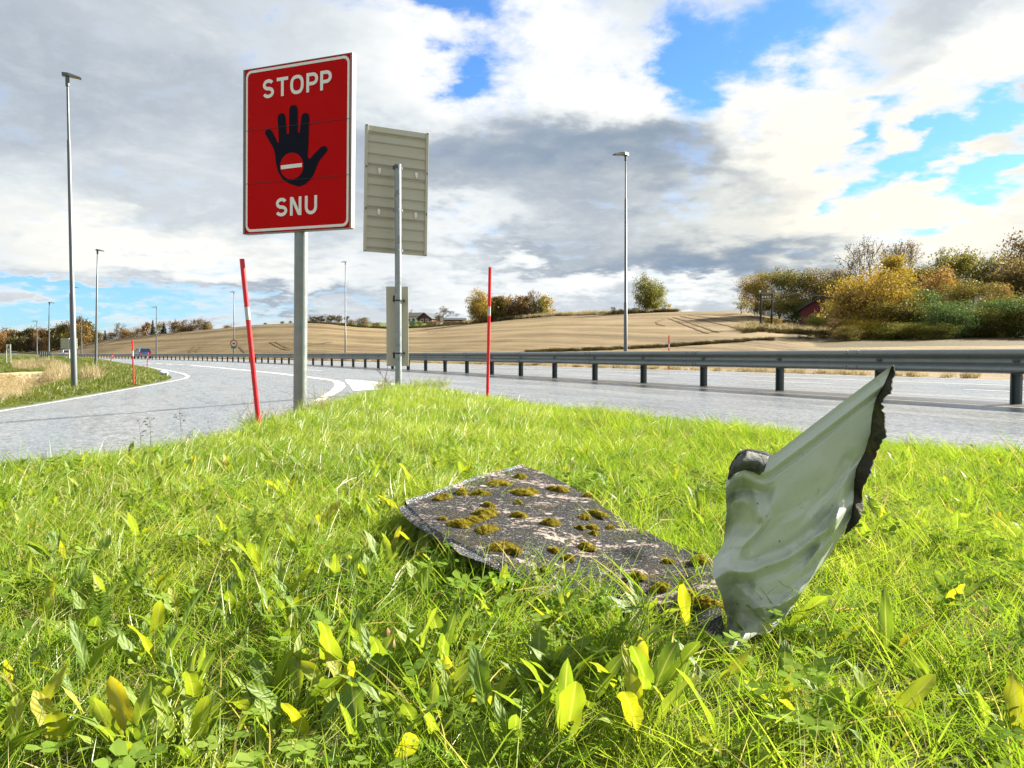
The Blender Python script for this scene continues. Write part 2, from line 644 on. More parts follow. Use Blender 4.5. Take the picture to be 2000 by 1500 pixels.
# ------------------------------------------------------------------ ground materials
def mat_field():
    m, t, out = material('stubble')
    g = t.n('ShaderNodeNewGeometry').outputs['Position']
    at_ = lambda n: t.n('ShaderNodeAttribute', attribute_name=n).outputs['Fac']
    # drill rows bend with the hill: stored row coordinate, broken by noise
    row = at_('row')
    n1 = t.noise(g, 0.05, 5, 0.6)
    n2 = t.noise(g, 0.6, 5, 0.65)
    n3 = t.noise(g, 6.0, 3, 0.7)
    v = t.n('ShaderNodeCombineXYZ', {0: t.m('MULTIPLY', at_('along'), 0.012), 1: row, 2: 0.0}).outputs[0]
    band = t.noise(v, 0.55, 5, 0.62)
    bandf = t.noise(v, 2.6, 3, 0.6)
    v2 = t.n('ShaderNodeCombineXYZ', {0: t.m('MULTIPLY', at_('along'), 0.05), 1: row, 2: 3.0}).outputs[0]
    drill = t.noise(v2, 3.2, 5, 0.75)
    c = t.mix(t.step(t.m('ADD', t.m('MULTIPLY', band, 0.6), t.m('MULTIPLY', drill, 0.4)), 0.41, 0.58), (0.088, 0.062, 0.030), (0.245, 0.180, 0.095))
    c = t.mix(t.m('MULTIPLY', t.step(bandf, 0.42, 0.62), 0.55), c, (0.15, 0.105, 0.055))
    c = t.mix(t.m('MULTIPLY', t.step(n1, 0.45, 0.7), 0.45), c, (0.29, 0.225, 0.12))
    c = t.mix(t.m('MULTIPLY', t.step(n2, 0.5, 0.75), 0.35), c, (0.15, 0.105, 0.055))
    c = t.mix(t.m('MULTIPLY', t.step(t.noise(g, 0.16, 4, 0.6), 0.55, 0.72), 0.3), c, (0.15, 0.16, 0.05))
    gw = t.m('ADD', at_('green'), t.m('MULTIPLY', t.m('SUBTRACT', t.noise(g, 0.4, 4), 0.5), 0.5))
    gw = t.step(gw, 0.35, 0.65)
    gc = t.mix(n2, (0.055, 0.10, 0.02), (0.13, 0.18, 0.04))
    c = t.mix(gw, c, gc)
    bw = t.step(t.m('ADD', at_('brown'), t.m('MULTIPLY', t.m('SUBTRACT', n2, 0.5), 0.6)), 0.35, 0.65)
    bc = t.mix(n3, (0.055, 0.042, 0.02), (0.12, 0.095, 0.04))
    c = t.mix(bw, c, bc)
    bmp = t.n('ShaderNodeBump', {'Strength': 0.6, 'Distance': 0.12, 'Height': t.m('ADD', n3, t.m('MULTIPLY', bandf, 1.5))})
    p = t.n('ShaderNodeBsdfPrincipled', {'Base Color': c, 'Roughness': 0.9, 'Specular IOR Level': 0.15, 'Normal': bmp.outputs[0]})
    t.set(out, 'Surface', p.outputs[0])
    return m


def mat_verge():
    m, t, out = material('verge_soil')
    g = t.n('ShaderNodeNewGeometry').outputs['Position']
    at_ = lambda n: t.n('ShaderNodeAttribute', attribute_name=n).outputs['Fac']
    n1 = t.noise(g, 0.8, 5, 0.6)
    n2 = t.noise(g, 9.0, 4, 0.7)
    c = t.mix(n1, (0.055, 0.085, 0.018), (0.12, 0.135, 0.035))
    c = t.mix(t.m('MULTIPLY', t.step(n2, 0.5, 0.7), 0.5), c, (0.16, 0.125, 0.06))
    pw = t.step(t.m('ADD', at_('pale'), t.m('MULTIPLY', t.m('SUBTRACT', n1, 0.5), 0.4)), 0.35, 0.65)
    pc = t.mix(n2, (0.40, 0.31, 0.17), (0.58, 0.47, 0.29))
    c = t.mix(pw, c, pc)
    bmp = t.n('ShaderNodeBump', {'Strength': 0.7, 'Distance': 0.05, 'Height': n2})
    p = t.n('ShaderNodeBsdfPrincipled', {'Base Color': c, 'Roughness': 0.9, 'Specular IOR Level': 0.15, 'Normal': bmp.outputs[0]})
    t.set(out, 'Surface', p.outputs[0])
    return m


def mat_asphalt():
    m, t, out = material('wet_asphalt')
    g = t.n('ShaderNodeNewGeometry').outputs['Position']
    acr = t.n('ShaderNodeAttribute', attribute_name='across').outputs['Fac']
    alg = t.n('ShaderNodeAttribute', attribute_name='along').outputs['Fac']
    v = t.n('ShaderNodeCombineXYZ', {0: t.m('MULTIPLY', alg, 0.06), 1: acr, 2: 0.0}).outputs[0]
    tracks = t.noise(v, 1.3, 5, 0.6)
    big = t.noise(g, 0.25, 5, 0.6)
    mid = t.noise(g, 2.2, 6, 0.7)
    agg = t.noise(g, 75.0, 3, 0.75)
    fine = t.n('ShaderNodeTexVoronoi', {'Vector': g, 'Scale': 95.0}).outputs['Distance']
    c = t.mix(agg, (0.150, 0.160, 0.170), (0.27, 0.285, 0.295))
    c = t.mix(t.m('MULTIPLY', t.step(tracks, 0.42, 0.62), 0.5), c, (0.25, 0.25, 0.245))
    c = t.mix(t.m('MULTIPLY', t.step(mid, 0.55, 0.75), 0.35), c, (0.09, 0.09, 0.09))
    grain = t.m('ADD', t.m('MULTIPLY', t.noise(g, 14.0, 4, 0.75), 0.5), t.m('MULTIPLY', t.noise(g, 38.0, 2, 0.7), 0.5))
    c = t.mix(t.step(grain, 0.42, 0.60), t.mix(1.0, c, (0.45, 0.45, 0.46), 'MULTIPLY'), t.mix(1.0, c, (1.5, 1.5, 1.5), 'MULTIPLY'))
    wet = t.m('ADD', t.m('MULTIPLY', tracks, 0.6), t.m('MULTIPLY', big, 0.6))
    v3 = t.n('ShaderNodeCombineXYZ', {0: t.m('MULTIPLY', alg, 0.16), 1: acr, 2: 5.0}).outputs[0]
    streak = t.noise(v3, 3.4, 5, 0.7)
    c = t.mix(t.m('MULTIPLY', t.step(streak, 0.50, 0.66), 0.55), c, t.mix(1.0, c, (0.52, 0.52, 0.53), 'MULTIPLY'))
    patch_ = t.step(t.noise(g, 0.55, 6, 0.72), 0.52, 0.62)
    c = t.mix(t.m('MULTIPLY', patch_, 0.35), c, t.mix(1.0, c, (0.62, 0.62, 0.62), 'MULTIPLY'))
    ro = t.step(wet, 0.42, 0.78, 0.16, 0.36)
    bmp = t.n('ShaderNodeBump', {'Strength': 0.42, 'Distance': 0.006, 'Height': t.m('ADD', t.m('MULTIPLY', fine, 0.8), t.m('ADD', agg, t.m('MULTIPLY', grain, 2.0)))})
    p = t.n('ShaderNodeBsdfPrincipled', {'Base Color': c, 'Roughness': ro, 'Specular IOR Level': 0.6, 'Normal': bmp.outputs[0], 'Coat Weight': t.step(t.m('ADD', t.m('MULTIPLY', wet, 0.5), t.m('MULTIPLY', streak, 0.5)), 0.42, 0.62, 0.55, 0.1), 'Coat Roughness': 0.28, 'Coat IOR': 1.33, 'Coat Normal': bmp.outputs[0]})
    t.set(out, 'Surface', p.outputs[0])
    return m


def mat_paint(name, c0, c1, wear=0.5):
    m, t, out = material(name)
    g = t.n('ShaderNodeNewGeometry').outputs['Position']
    n1 = t.noise(g, 14.0, 6, 0.7)
    n2 = t.noise(g, 70.0, 3, 0.7)
    c = t.mix(n2, c0, c1)
    c = t.mix(t.m('MULTIPLY', t.step(n1, wear, wear + 0.14), 0.85), c, (0.10, 0.10, 0.10))
    bmp = t.n('ShaderNodeBump', {'Strength': 0.3, 'Distance': 0.005, 'Height': n2})
    p = t.n('ShaderNodeBsdfPrincipled', {'Base Color': c, 'Roughness': 0.45, 'Normal': bmp.outputs[0]})
    t.set(out, 'Surface', p.outputs[0])
    return m


M_FIELD, M_VERGE, M_ASPH = mat_field(), mat_verge(), mat_asphalt()
M_WHITE = mat_paint('white_road_paint', (0.50, 0.50, 0.49), (0.68, 0.68, 0.67), 0.53)
M_YELLOW = mat_paint('yellow_road_paint', (0.26, 0.21, 0.13), (0.40, 0.32, 0.19), 0.50)
M_CREAM = mat_paint('faded_road_paint', (0.60, 0.54, 0.38), (0.78, 0.72, 0.55), 0.62)

# ------------------------------------------------------------------ terrain sheets (polar grid round the site)
GA = np.radians(np.r_[np.arange(-62, 62.01, 0.36)])
GR = np.r_[np.geomspace(3.0, 60, 110), np.geomspace(61, 420, 120)[0:]]
ga, gr = np.meshgrid(GA, GR, indexing='ij')
gx, gy = (np.sin(ga) * gr).ravel(), (np.cos(ga) * gr).ravel()
gd, gs = sd_rail(gx, gy)
gz = H(gx, gy)
ge, gside = poly_dist(gx, gy, LE)
nA, nR = ga.shape
idx = np.arange(nA * nR).reshape(nA, nR)
quads = np.stack([idx[:-1, :-1], idx[1:, :-1], idx[1:, 1:], idx[:-1, 1:]], -1).reshape(-1, 4)[:, ::-1]
isfar = gd > FAR_EDGE
farq = isfar[quads].sum(1) >= 1
V = np.stack([gx, gy, gz], 1)


def sub(q):
    u, inv = np.unique(q.ravel(), return_inverse=True)
    return u, inv.reshape(q.shape)


u_, q_ = sub(quads[farq])
a_u = np.arctan2(gx[u_], gy[u_])
r_u = np.hypot(gx[u_], gy[u_])
rc_u = np.interp(a_u, cr_az, cr_r)
re_u = np.interp(a_u, AZ, edge_r)
px_u = 1000 + 1500 * np.tan(a_u)
green = np.where(r_u > rc_u + 4, 1.0, 0.0) * np.where((px_u > 560) & (px_u < 900), 1, 0.3)
brown = sm((px_u - 1470) / 120) * sm((r_u - 60) / 8) + sm((px_u - 1560) / 60) * sm((r_u - 52) / 6)
row = (r_u - re_u) / np.maximum(rc_u - re_u, 1) * 22.0 + a_u * 9.0
me = mesh_np('stubble_field', V[u_], q_, M_FIELD, True, {'green': green, 'brown': brown, 'row': row, 'along': np.degrees(a_u) * 2.2})
o = obj('stubble_field', me)
tag(o, kind='structure')

# the low ground left of the ramp: pale stubble in the hollow beyond the green bank
pale_px = [(-160, 800), (-10, 790), (60, 775), (110, 757), (132, 742), (136, 722), (60, 726), (-10, 729), (-160, 728)]
PALE = np.array([hit_fn(px, py, H)[:2] for px, py in pale_px])
u_, q_ = sub(quads[~farq])
pe_, _ = poly_dist(gx[u_], gy[u_], np.vstack([PALE, PALE[:1]]))
pin = np.clip(0.5 + np.where(inside(gx[u_], gy[u_], PALE), 1, -1) * pe_ / 2.4, 0, 1)
me = mesh_np('verge_ground', V[u_], q_, M_VERGE, True, {'pale': pin})
tag(obj('verge_ground', me), kind='structure')

# everything beyond and behind: one low sheet out to the horizon
M_LOW = simple('distant_ground', (0.12, 0.13, 0.045), 0.95, var=0.3, scale=0.02)
me = mesh_np('ground', [(-4000, -4000, -1.6), (4000, -4000, -1.6), (4000, 4000, -1.6), (-4000, 4000, -1.6)], np.array([[0, 1, 2, 3]]), M_LOW)
tag(obj('ground', me), kind='structure')

# ------------------------------------------------------------------ road sheet between the ramp's left edge and the far edge
NS, NC = 340, 40
Lc = resample(LE, NS)
# spread stations by distance so near ones are dense
seg = np.r_[0, np.cumsum(np.hypot(*np.diff(LE, axis=0).T))]
tt = np.linspace(0, 1, NS) ** 1.7 * seg[-1]
Lc = np.stack([np.interp(tt, seg, LE[:, 0]), np.interp(tt, seg, LE[:, 1])], 1)
_, sL = sd_rail(Lc[:, 0], Lc[:, 1])
sL = np.maximum.accumulate(np.clip(sL, -20, 322))
far_s = np.interp(np.linspace(0, 1, NS), np.linspace(0, 1, NS), sL)
fx, fy, _ = rail_at(far_s, FAR_EDGE)
# near the camera, fan the right side out behind the frame
fx0, fy0, _ = rail_at(-23.0, FAR_EDGE)
k = np.clip((far_s + 20) / 30, 0, 1)
w = np.linspace(0, 1, NC)[None, :]
X = Lc[:, 0:1] * (1 - w) + fx[:, None] * w
Yv = Lc[:, 1:2] * (1 - w) + fy[:, None] * w
# extra rows behind the first station so the right end never runs out
Zr = zroad(X.ravel(), Yv.ravel())
dR, sR = sd_rail(X.ravel(), Yv.ravel())
ix = np.arange(NS * NC).reshape(NS, NC)
fq = np.stack([ix[:-1, :-1], ix[:-1, 1:], ix[1:, 1:], ix[1:, :-1]], -1).reshape(-1, 4)
me = mesh_np('road', np.stack([X.ravel(), Yv.ravel(), Zr], 1), fq, M_ASPH, True, {'across': dR, 'along': sR})
tag(obj('road', me), kind='structure')


def strip(name, pts, width, mat, dz=0.004, n=None, widths=None):
    """a painted line: a ribbon on the road along world points"""
    P = resample(np.array([p[:2] for p in pts]), n or max(8, len(pts) * 10))
    T = np.gradient(P, axis=0)
    T /= np.linalg.norm(T, axis=1)[:, None] + 1e-9
    N = np.stack([-T[:, 1], T[:, 0]], 1)
    wd = width if widths is None else np.interp(np.linspace(0, 1, len(P)), np.linspace(0, 1, len(widths)), widths)[:, None]
    A, B = P - N * wd / 2, P + N * wd / 2
    za, zb = zroad(A[:, 0], A[:, 1]) + dz, zroad(B[:, 0], B[:, 1]) + dz
    vs = np.vstack([np.c_[A, za], np.c_[B, zb]])
    m_ = len(P)
    f = np.array([[i, i + 1, m_ + i + 1, m_ + i] for i in range(m_ - 1)])
    return vs, f


def lines(name, lst, mat):
    vs, fs, b = [], [], 0
    for v, f in lst:
        vs.append(v)
        fs.append(f + b)
        b += len(v)
    o_ = obj(name, mesh_np(name, np.vstack(vs), np.vstack(fs), mat))
    tag(o_, kind='structure')
    return o_


def rail_line(off, s0, s1, width, mat=None):
    s = np.arange(s0, s1, 1.0)
    x, y, _ = rail_at(s, off)
    return strip('', np.c_[x, y], width, None, n=len(s))


def rpx(lst):
    return [hit_fn(px, py, zroad) for px, py in lst]


# white edge line of the ramp's left side
ramp_left = rpx([(-40, 812), (0, 803.5), (100, 787), (200, 769.5), (280, 755), (330, 746), (362, 739.5), (368, 735), (358, 730), (330, 724), (290, 717), (240, 710)])
# lane edge from the far left to the nose, then round the nose and back along the ramp
lane_edge = rpx([(372, 713.5), (430, 718.5), (530, 728), (600, 736.5), (640, 741.5)])
nose = rpx([(636, 741), (654, 744), (663, 749), (664, 755), (657, 763), (642, 772), (622, 783)])
wl = [strip('', ramp_left, 0.12, None, n=160), strip('', lane_edge, 0.26, None, n=60)]
for a_, b_ in ((281, 297), (304, 318), (324, 338), (344, 360)):
    yy = lambda p: np.interp(p, [281, 372], [709.2, 713.2])
    wl.append(strip('', rpx([(a_, yy(a_)), (b_, yy(b_))]), 0.28, None, n=6))
wl.append(rail_line(5.9, -15, 200, 0.12))
wl.append(rail_line(6.25, -15, 200, 0.05))
wl.append(rail_line(9.0, -15, 200, 0.14))
for s_ in np.arange(-12, 160, 6.0):
    wl.append(rail_line(3.4, s_, s_ + 3.2, 0.11))
for s_ in np.arange(24, 150, 9.0):
    wl.append(rail_line(-3.7, s_, s_ + 3.2, 0.12))
lines('white_road_line', wl, M_WHITE)
lines('worn_nose_line', [strip('', nose, 0.4, None, n=40, widths=[0.14, 0.20, 0.22, 0.2, 0.16])], M_CREAM)
lines('yellow_road_line', [rail_line(-0.62, -18, 220, 0.07), rail_line(0.75, -18, 220, 0.06)], M_YELLOW)
# the painted nose area before the island tip
na = rpx([(683, 753), (676, 747), (674, 741.5), (700, 743), (740, 746.3), (775, 749.5), (790, 752)])
nb = rpx([(690, 764), (720, 762), (760, 763), (785, 760)])
poly = [p[:2] for p in na] + [p[:2] for p in nb[::-1]]
M_HATCH = mat_paint('white_area_paint', (0.50, 0.50, 0.49), (0.68, 0.68, 0.67), 0.58)
pv = np.array([(x, y, float(zroad([x], [y])[0]) + 0.004) for x, y in poly])
tag(obj('white_nose_area', mesh_np('white_nose_area', pv, [list(range(len(pv)))], M_HATCH)), kind='structure')

# wet dirt line that gathers under the rail
M_GRIT = simple('wet_grit', (0.045, 0.042, 0.038), 0.35, var=0.5, scale=9, bump=0.6, bscale=60)
s_ = np.arange(-18, 200, 1.0)
x_, y_, _ = rail_at(s_, -0.12)
v_, f_ = strip('', np.c_[x_, y_], 0.7, None, dz=0.003, n=len(s_))
tag(obj('road_grit', mesh_np('road_grit', v_, f_, M_GRIT)), kind='structure')

# ------------------------------------------------------------------ grass island ground
ib = 0.12
xs = np.arange(-6.5, 9.5, 0.14)
ys = np.arange(-6.0, 14.6, 0.14)
XX, YY = np.meshgrid(xs, ys, indexing='ij')
ins = inside(XX.ravel(), YY.ravel(), ISL)
e_, _ = poly_dist(XX.ravel(), YY.ravel(), np.vstack([ISL, ISL[:1]]))
keep = ins | (e_ < 0.22)
Z = np.where(ins, zisl(XX.ravel(), YY.ravel()), zroad(XX.ravel(), YY.ravel()) - 0.02)
ix = np.arange(XX.size).reshape(XX.shape)
fq = np.stack([ix[:-1, :-1], ix[1:, :-1], ix[1:, 1:], ix[:-1, 1:]], -1).reshape(-1, 4)
fq = fq[keep[fq].all(1)]
u_, q_ = sub(fq)
mS, tS, oS = material('island_soil')
gS = tS.n('ShaderNodeNewGeometry').outputs['Position']
cS = tS.mix(tS.noise(gS, 5, 6, 0.7), (0.035, 0.05, 0.012), (0.10, 0.12, 0.03))
tS.set(oS, 'Surface', tS.n('ShaderNodeBsdfPrincipled', {'Base Color': cS, 'Roughness': 0.95, 'Specular IOR Level': 0.1}).outputs[0])
tag(obj('island_ground', mesh_np('island_ground', np.c_[XX.ravel(), YY.ravel(), Z][u_], q_, mS, True)), kind='structure')

# ------------------------------------------------------------------ shared materials
M_LAMPP = simple('lamp_pole_steel', (0.115, 0.13, 0.135), 0.5, 0.4, var=0.2, scale=3)
M_GALV = simple('galvanised_steel', (0.24, 0.27, 0.265), 0.42, 0.55, var=0.18, scale=7, bump=0.12, bscale=40, dirt=((0.20, 0.21, 0.20), 3.0, 0.5, 0.75))
M_GALVD = simple('weathered_galvanised_steel', (0.27, 0.31, 0.32), 0.45, 0.45, var=0.22, scale=9, bump=0.15, bscale=50, dirt=((0.14, 0.16, 0.16), 5.0, 0.5, 0.7))
M_RAIL = simple('rail_steel', (0.20, 0.225, 0.215), 0.34, 0.6, var=0.15, scale=5, bump=0.08, bscale=40, dirt=((0.15, 0.17, 0.17), 4.0, 0.52, 0.72))
M_POST = simple('dark_weathered_post', (0.075, 0.10, 0.10), 0.5, 0.3, var=0.3, scale=12, bump=0.2)
M_BLACK = simple('black_plastic', (0.015, 0.016, 0.018), 0.45, 0.0, var=0.3)
M_RED = simple('sign_red', (0.50, 0.004, 0.005), 0.6, 0.0, var=0.05, scale=3, spec=0.06)
M_SIGNW = simple('sign_white', (0.78, 0.76, 0.72), 0.42, 0.0, var=0.05)
M_NAVY = simple('sign_black', (0.008, 0.009, 0.018), 0.6, 0.0, var=0.1, spec=0.06)
M_ALU = simple('aluminium_frame', (0.20, 0.19, 0.165), 0.45, 0.2, var=0.08)
M_BEIGE = simple('beige_sign_back', (0.45, 0.44, 0.345), 0.5, 0.0, var=0.05, scale=4, dirt=((0.38, 0.37, 0.28), 2.5, 0.55, 0.8))
M_STICK = simple('red_snow_pole_plastic', (0.70, 0.012, 0.018), 0.35, 0.0, var=0.08, scale=6)
M_REFL = simple('grey_reflector_band', (0.48, 0.50, 0.48), 0.4, 0.1, var=0.08)
M_LAMPH = simple('lamp_head_grey', (0.10, 0.115, 0.115), 0.45, 0.3, var=0.12)
M_LENS = simple('lamp_lens', (0.16, 0.12, 0.05), 0.25, 0.0, var=0.2)
M_FAR_GREY = simple('pale_pole_paint', (0.52, 0.52, 0.47), 0.5, 0.2, var=0.1)


def shift(o, root):
    """mesh was made in world coordinates; hang it on its thing"""
    o.data.transform(Matrix.Translation(-root.location))
    o.parent = root
    return o


def hz(x, y):
    return float(HI(np.array([x]), np.array([y]))[0])


# ------------------------------------------------------------------ guardrail
gr_root = empty('guardrail', (*rail_at(0)[:2], 0))
tag(gr_root, 'long grey steel guardrail dividing the two carriageways, curving away to the left', 'guardrail')
half = [(-0.020, 0.716), (-0.070, 0.706), (-0.098, 0.686), (-0.106, 0.664), (-0.098, 0.640), (-0.030, 0.602), (-0.016, 0.585), (-0.016, 0.545), (-0.030, 0.525),
        (-0.094, 0.478), (-0.106, 0.455), (-0.100, 0.434), (-0.075, 0.412), (-0.024, 0.400)]
prof = half + [(-x, z) for x, z in half[::-1]]
SEG = 4.0
k_ = 0
jb = MB()
s0 = -17.5
while s0 < 246:
    n_ = 5 if s0 < 150 else 3
    st = np.linspace(s0 - 0.16, s0 + SEG + 0.16, n_)
    vs, fs = [], []
    grow = 1.0 if k_ % 2 else 1.09
    for s in st:
        x, y, h = rail_at(s)
        for (u, z) in prof:
            vs.append((x + math.cos(h) * u * grow, y + math.sin(h) * u * grow, 0.556 + (z - 0.556) * (1.0 if k_ % 2 else 1.03)))
    P_ = len(prof)
    for a in range(n_ - 1):
        for b in range(P_):
            b2 = (b + 1) % P_
            fs.append((a * P_ + b, (a + 1) * P_ + b, (a + 1) * P_ + b2, a * P_ + b2))
    fs.append(tuple(range(P_))[::-1])
    fs.append(tuple((n_ - 1) * P_ + b for b in range(P_)))
    me = mesh_np('rail_beam', np.array(vs), fs, M_RAIL)
    for p in me.polygons:
        p.use_smooth = len(p.vertices) == 4
    me.set_sharp_from_angle(angle=R(50))
    shift(obj('rail_beam', me), gr_root)
    if s0 < 60:
        x, y, h = rail_at(s0 + 0.02)
        cv, sv = math.cos(h), math.sin(h)
        for (du, z) in ((0.094, 0.70), (0.112, 0.664), (0.112, 0.46), (0.10, 0.425)):
            for da in (-0.10, 0.10):
                px_, py_ = x - cv * (du - 0.012) - sv * da, y - sv * (du - 0.012) + cv * da
                jb.tube([(px_, py_, z), (px_ - cv * 0.022, py_ - sv * 0.022, z)], 0.011, 7)
    s0 += SEG
    k_ += 1
tag(shift(jb.build('joint_bolts', M_POST), gr_root), kind='stuff')
pm = MB()
pm.box((0, 0, 0.23), (0.006, 0.10, 0.46)).box((-0.026, 0.047, 0.23), (0.05, 0.006, 0.46)).box((0.026, -0.047, 0.23), (0.05, 0.006, 0.46)).box((-0.05, 0.038, 0.23), (0.006, 0.022, 0.46)).box((0.05, -0.038, 0.23), (0.006, 0.022, 0.46))
pm.box((0, 0, 0.43), (0.07, 0.09, 0.10))
post0 = pm.build('rail_post', M_POST)
bm_ = MB()
bm_.box((-0.020, 0, 0.565), (0.012, 0.10, 0.026)).tube([(-0.028, -0.02, 0.555), (-0.042, -0.02, 0.555)], 0.009, 6).tube([(-0.028, 0.02, 0.555), (-0.042, 0.02, 0.555)], 0.009, 6)
bolt0 = bm_.build('bolt_plate', M_POST)
first = True
for s in np.arange(-16.45, 246, 2.06):
    x, y, h = rail_at(s)
    for src in (post0, bolt0):
        if src is bolt0 and s > 90:
            continue
        c = src if first else src.copy()
        if not first:
            col.objects.link(c)
        c.parent = gr_root
        c.location = (x - gr_root.location.x, y - gr_root.location.y, 0)
        c.rotation_euler = (0, 0, h)
    first = False

# ------------------------------------------------------------------ the red STOPP / SNU sign
pole = plane(586, 806, 0.10)
sroot = empty('stop_sign', pole)
tag(sroot, 'large red sign reading STOPP SNU with a black hand on a thick grey pole', 'sign')
top = at(588.5, 440, pole[1])
mb = MB()
d_ = Vector(top - pole).normalized()
b0 = Vector(pole) - d_ * 0.3
mb.tube([b0, Vector(pole) + d_ * 3.15], 0.062, 20)
shift(mb.build('pole', M_GALV, smooth=True), sroot)
YL, YR = pole[1] + 0.16, pole[1] - 0.30
TL, TR, BR_, BL = at(481, 137.5, YL), at(685, 104, YR), at(684, 444, YR), at(475.2, 456.6, YL)
cen = (TL + TR + BR_ + BL) / 4
ex = Vector(TR + BR_ - TL - BL).normalized()
ez = Vector(TL + TR - BL - BR_)
ez = (ez - ex * ez.dot(ex)).normalized()
ey = ez.cross(ex)        # points away from the camera
SW = Vector((TR + BR_ - TL - BL) / 2).length
SH = Vector((TL + TR - BL - BR_) / 2).length
cen = Vector(cen)


def face(u, v, w=0.0):
    """u right, v up from the sign's centre, w towards the camera"""
    return cen + ex * u + ez * v - ey * w


def homog(src, dst):
    A, b = [], []
    for (x, y), (u, v) in zip(src, dst):
        A.append([x, y, 1, 0, 0, 0, -u * x, -u * y]); b.append(u)
        A.append([0, 0, 0, x, y, 1, -v * x, -v * y]); b.append(v)
    h = np.linalg.solve(np.array(A, float), np.array(b, float))
    return np.r_[h, 1].reshape(3, 3)


HM = homog([(140, 196), (835, 82), (832, 1240), (120, 1284)], [(-SW / 2, SH / 2), (SW / 2, SH / 2), (SW / 2, -SH / 2), (-SW / 2, -SH / 2)])


def uv(x, y):
    p = HM @ np.array([x, y, 1.0])
    return p[0] / p[2], p[1] / p[2]


def flat(polys, w, name, mat, parent=sroot):
    vs, fs = [], []
    for j, poly in enumerate(polys):
        b = len(vs)
        vs += [face(u, v, w + 0.0003 * j) for u, v in poly]
        fs.append(tuple(range(b, b + len(poly))))
    me = mesh_np(name, vs, fs, mat)
    o_ = obj(name, me)
    o_.data.transform(Matrix.Translation(-sroot.location))
    o_.parent = parent
    # make the face look at the camera side
    bm = bmesh.new(); bm.from_mesh(me)
    for f in bm.faces:
        if f.normal.dot(-ey) < 0:
            f.normal_flip()
    bm.to_mesh(me); bm.free()
    return o_


T_ = 0.035
Rm = Matrix((ex, ey, ez)).transposed()
seams = [-SH / 2, SH / 2 - SH * 0.696, SH / 2 - SH * 0.372, SH / 2]
for a, b in zip(seams[:-1], seams[1:]):
    mb = MB().box(face(0, (a + b) / 2, -T_ / 2), (SW - 0.008, T_, b - a - 0.003), Rm)
    shift(mb.build('face_panel', M_RED), sroot)
# frame: side channels and thin top / bottom caps
for sx in (-1, 1):
    mb = MB().box(face(sx * (SW / 2 + 0.007), 0, -0.024), (0.020, 0.060, SH + 0.012), Rm)
    shift(mb.build('side_frame', M_ALU, bevel=0.003), sroot)
for sz in (-1, 1):
    mb = MB().box(face(0, sz * (SH / 2 + 0.004), -0.03), (SW, 0.06, 0.006), Rm)
    shift(mb.build('edge_cap', M_ALU), sroot)
for v in (-0.45, 0.45):
    mb = MB().box(face(0, v * SH / 1.2, -0.065), (SW * 0.9, 0.04, 0.05), Rm)
    shift(mb.build('mounting_rail', M_ALU), sroot)


def rrect(hw, hh, r, n=6):
    P = []
    for cx, cy, a0 in ((hw - r, hh - r, 0), (-hw + r, hh - r, 90), (-hw + r, -hh + r, 180), (hw - r, -hh + r, 270)):
        for i in range(n + 1):
            a = R(a0 + 90 * i / n)
            P.append((cx + r * math.cos(a), cy + r * math.sin(a)))
    return P


outer, inner = rrect(SW / 2 - 0.014, SH / 2 - 0.012, 0.062), rrect(SW / 2 - 0.036, SH / 2 - 0.036, 0.045)
ring = [[outer[i], outer[(i + 1) % len(outer)], inner[(i + 1) % len(outer)], inner[i]] for i in range(len(outer))]
me_v, me_f = [], []
for q in (outer, inner):
    me_v += [face(u, v, 0.002) for u, v in q]
nO = len(outer)
me_f = [(i, (i + 1) % nO, nO + (i + 1) % nO, nO + i) for i in range(nO)]
shift(obj('white_border', mesh_np('white_border', me_v, me_f, M_SIGNW)), sroot)

hand = [(490, 962), (430, 945), (385, 915), (355, 870), (338, 810), (334, 760), (328, 722), (316, 694), (270, 614), (267, 602), (271, 589), (283, 581), (298, 580), (311, 589), (320, 604),
        (346, 658), (351, 669), (357, 669), (358, 640), (352, 522), (351, 500), (357, 484), (370, 475), (387, 474), (399, 483), (404, 499), (411, 598), (414, 612), (421, 613), (426, 602),
        (429, 452), (434, 431), (447, 420), (468, 420), (481, 431), (485, 450), (485, 588), (489, 603), (496, 601), (508, 502), (512, 485), (525, 473), (543, 471), (557, 481), (561, 500),
        (558, 600), (555, 680), (550, 748), (552, 770), (560, 776), (570, 769), (600, 735), (637, 698), (654, 690), (670, 692), (680, 703), (681, 718), (672, 735), (640, 770), (620, 800),
        (605, 840), (590, 880), (565, 917), (530, 947)]
flat([[uv(*p) for p in hand]], 0.003, 'hand_symbol', M_NAVY)
circ = [(444 + 78 * math.cos(t), 824 - 4 * math.cos(t) + 89 * math.sin(t)) for t in np.linspace(0, 2 * math.pi, 40, endpoint=False)]
flat([[uv(*p) for p in circ]], 0.0045, 'no_entry_disc', M_RED)
flat([[uv(*p) for p in ((372, 821), (513, 804), (513, 830), (372, 847))]], 0.006, 'no_entry_bar', M_SIGNW)
for v in seams[1:-1]:
    flat([[(-SW / 2 + 0.01, v - 0.0016), (SW / 2 - 0.01, v - 0.0016), (SW / 2 - 0.01, v + 0.0016), (-SW / 2 + 0.01, v + 0.0016)]], 0.0075, 'panel_seam', M_BLACK)


def arc(cx, cy, rx, ry, a0, a1, n=14):
    return [(cx + rx * math.cos(R(a)), cy + ry * math.sin(R(a))) for a in np.linspace(a0, a1, n)]


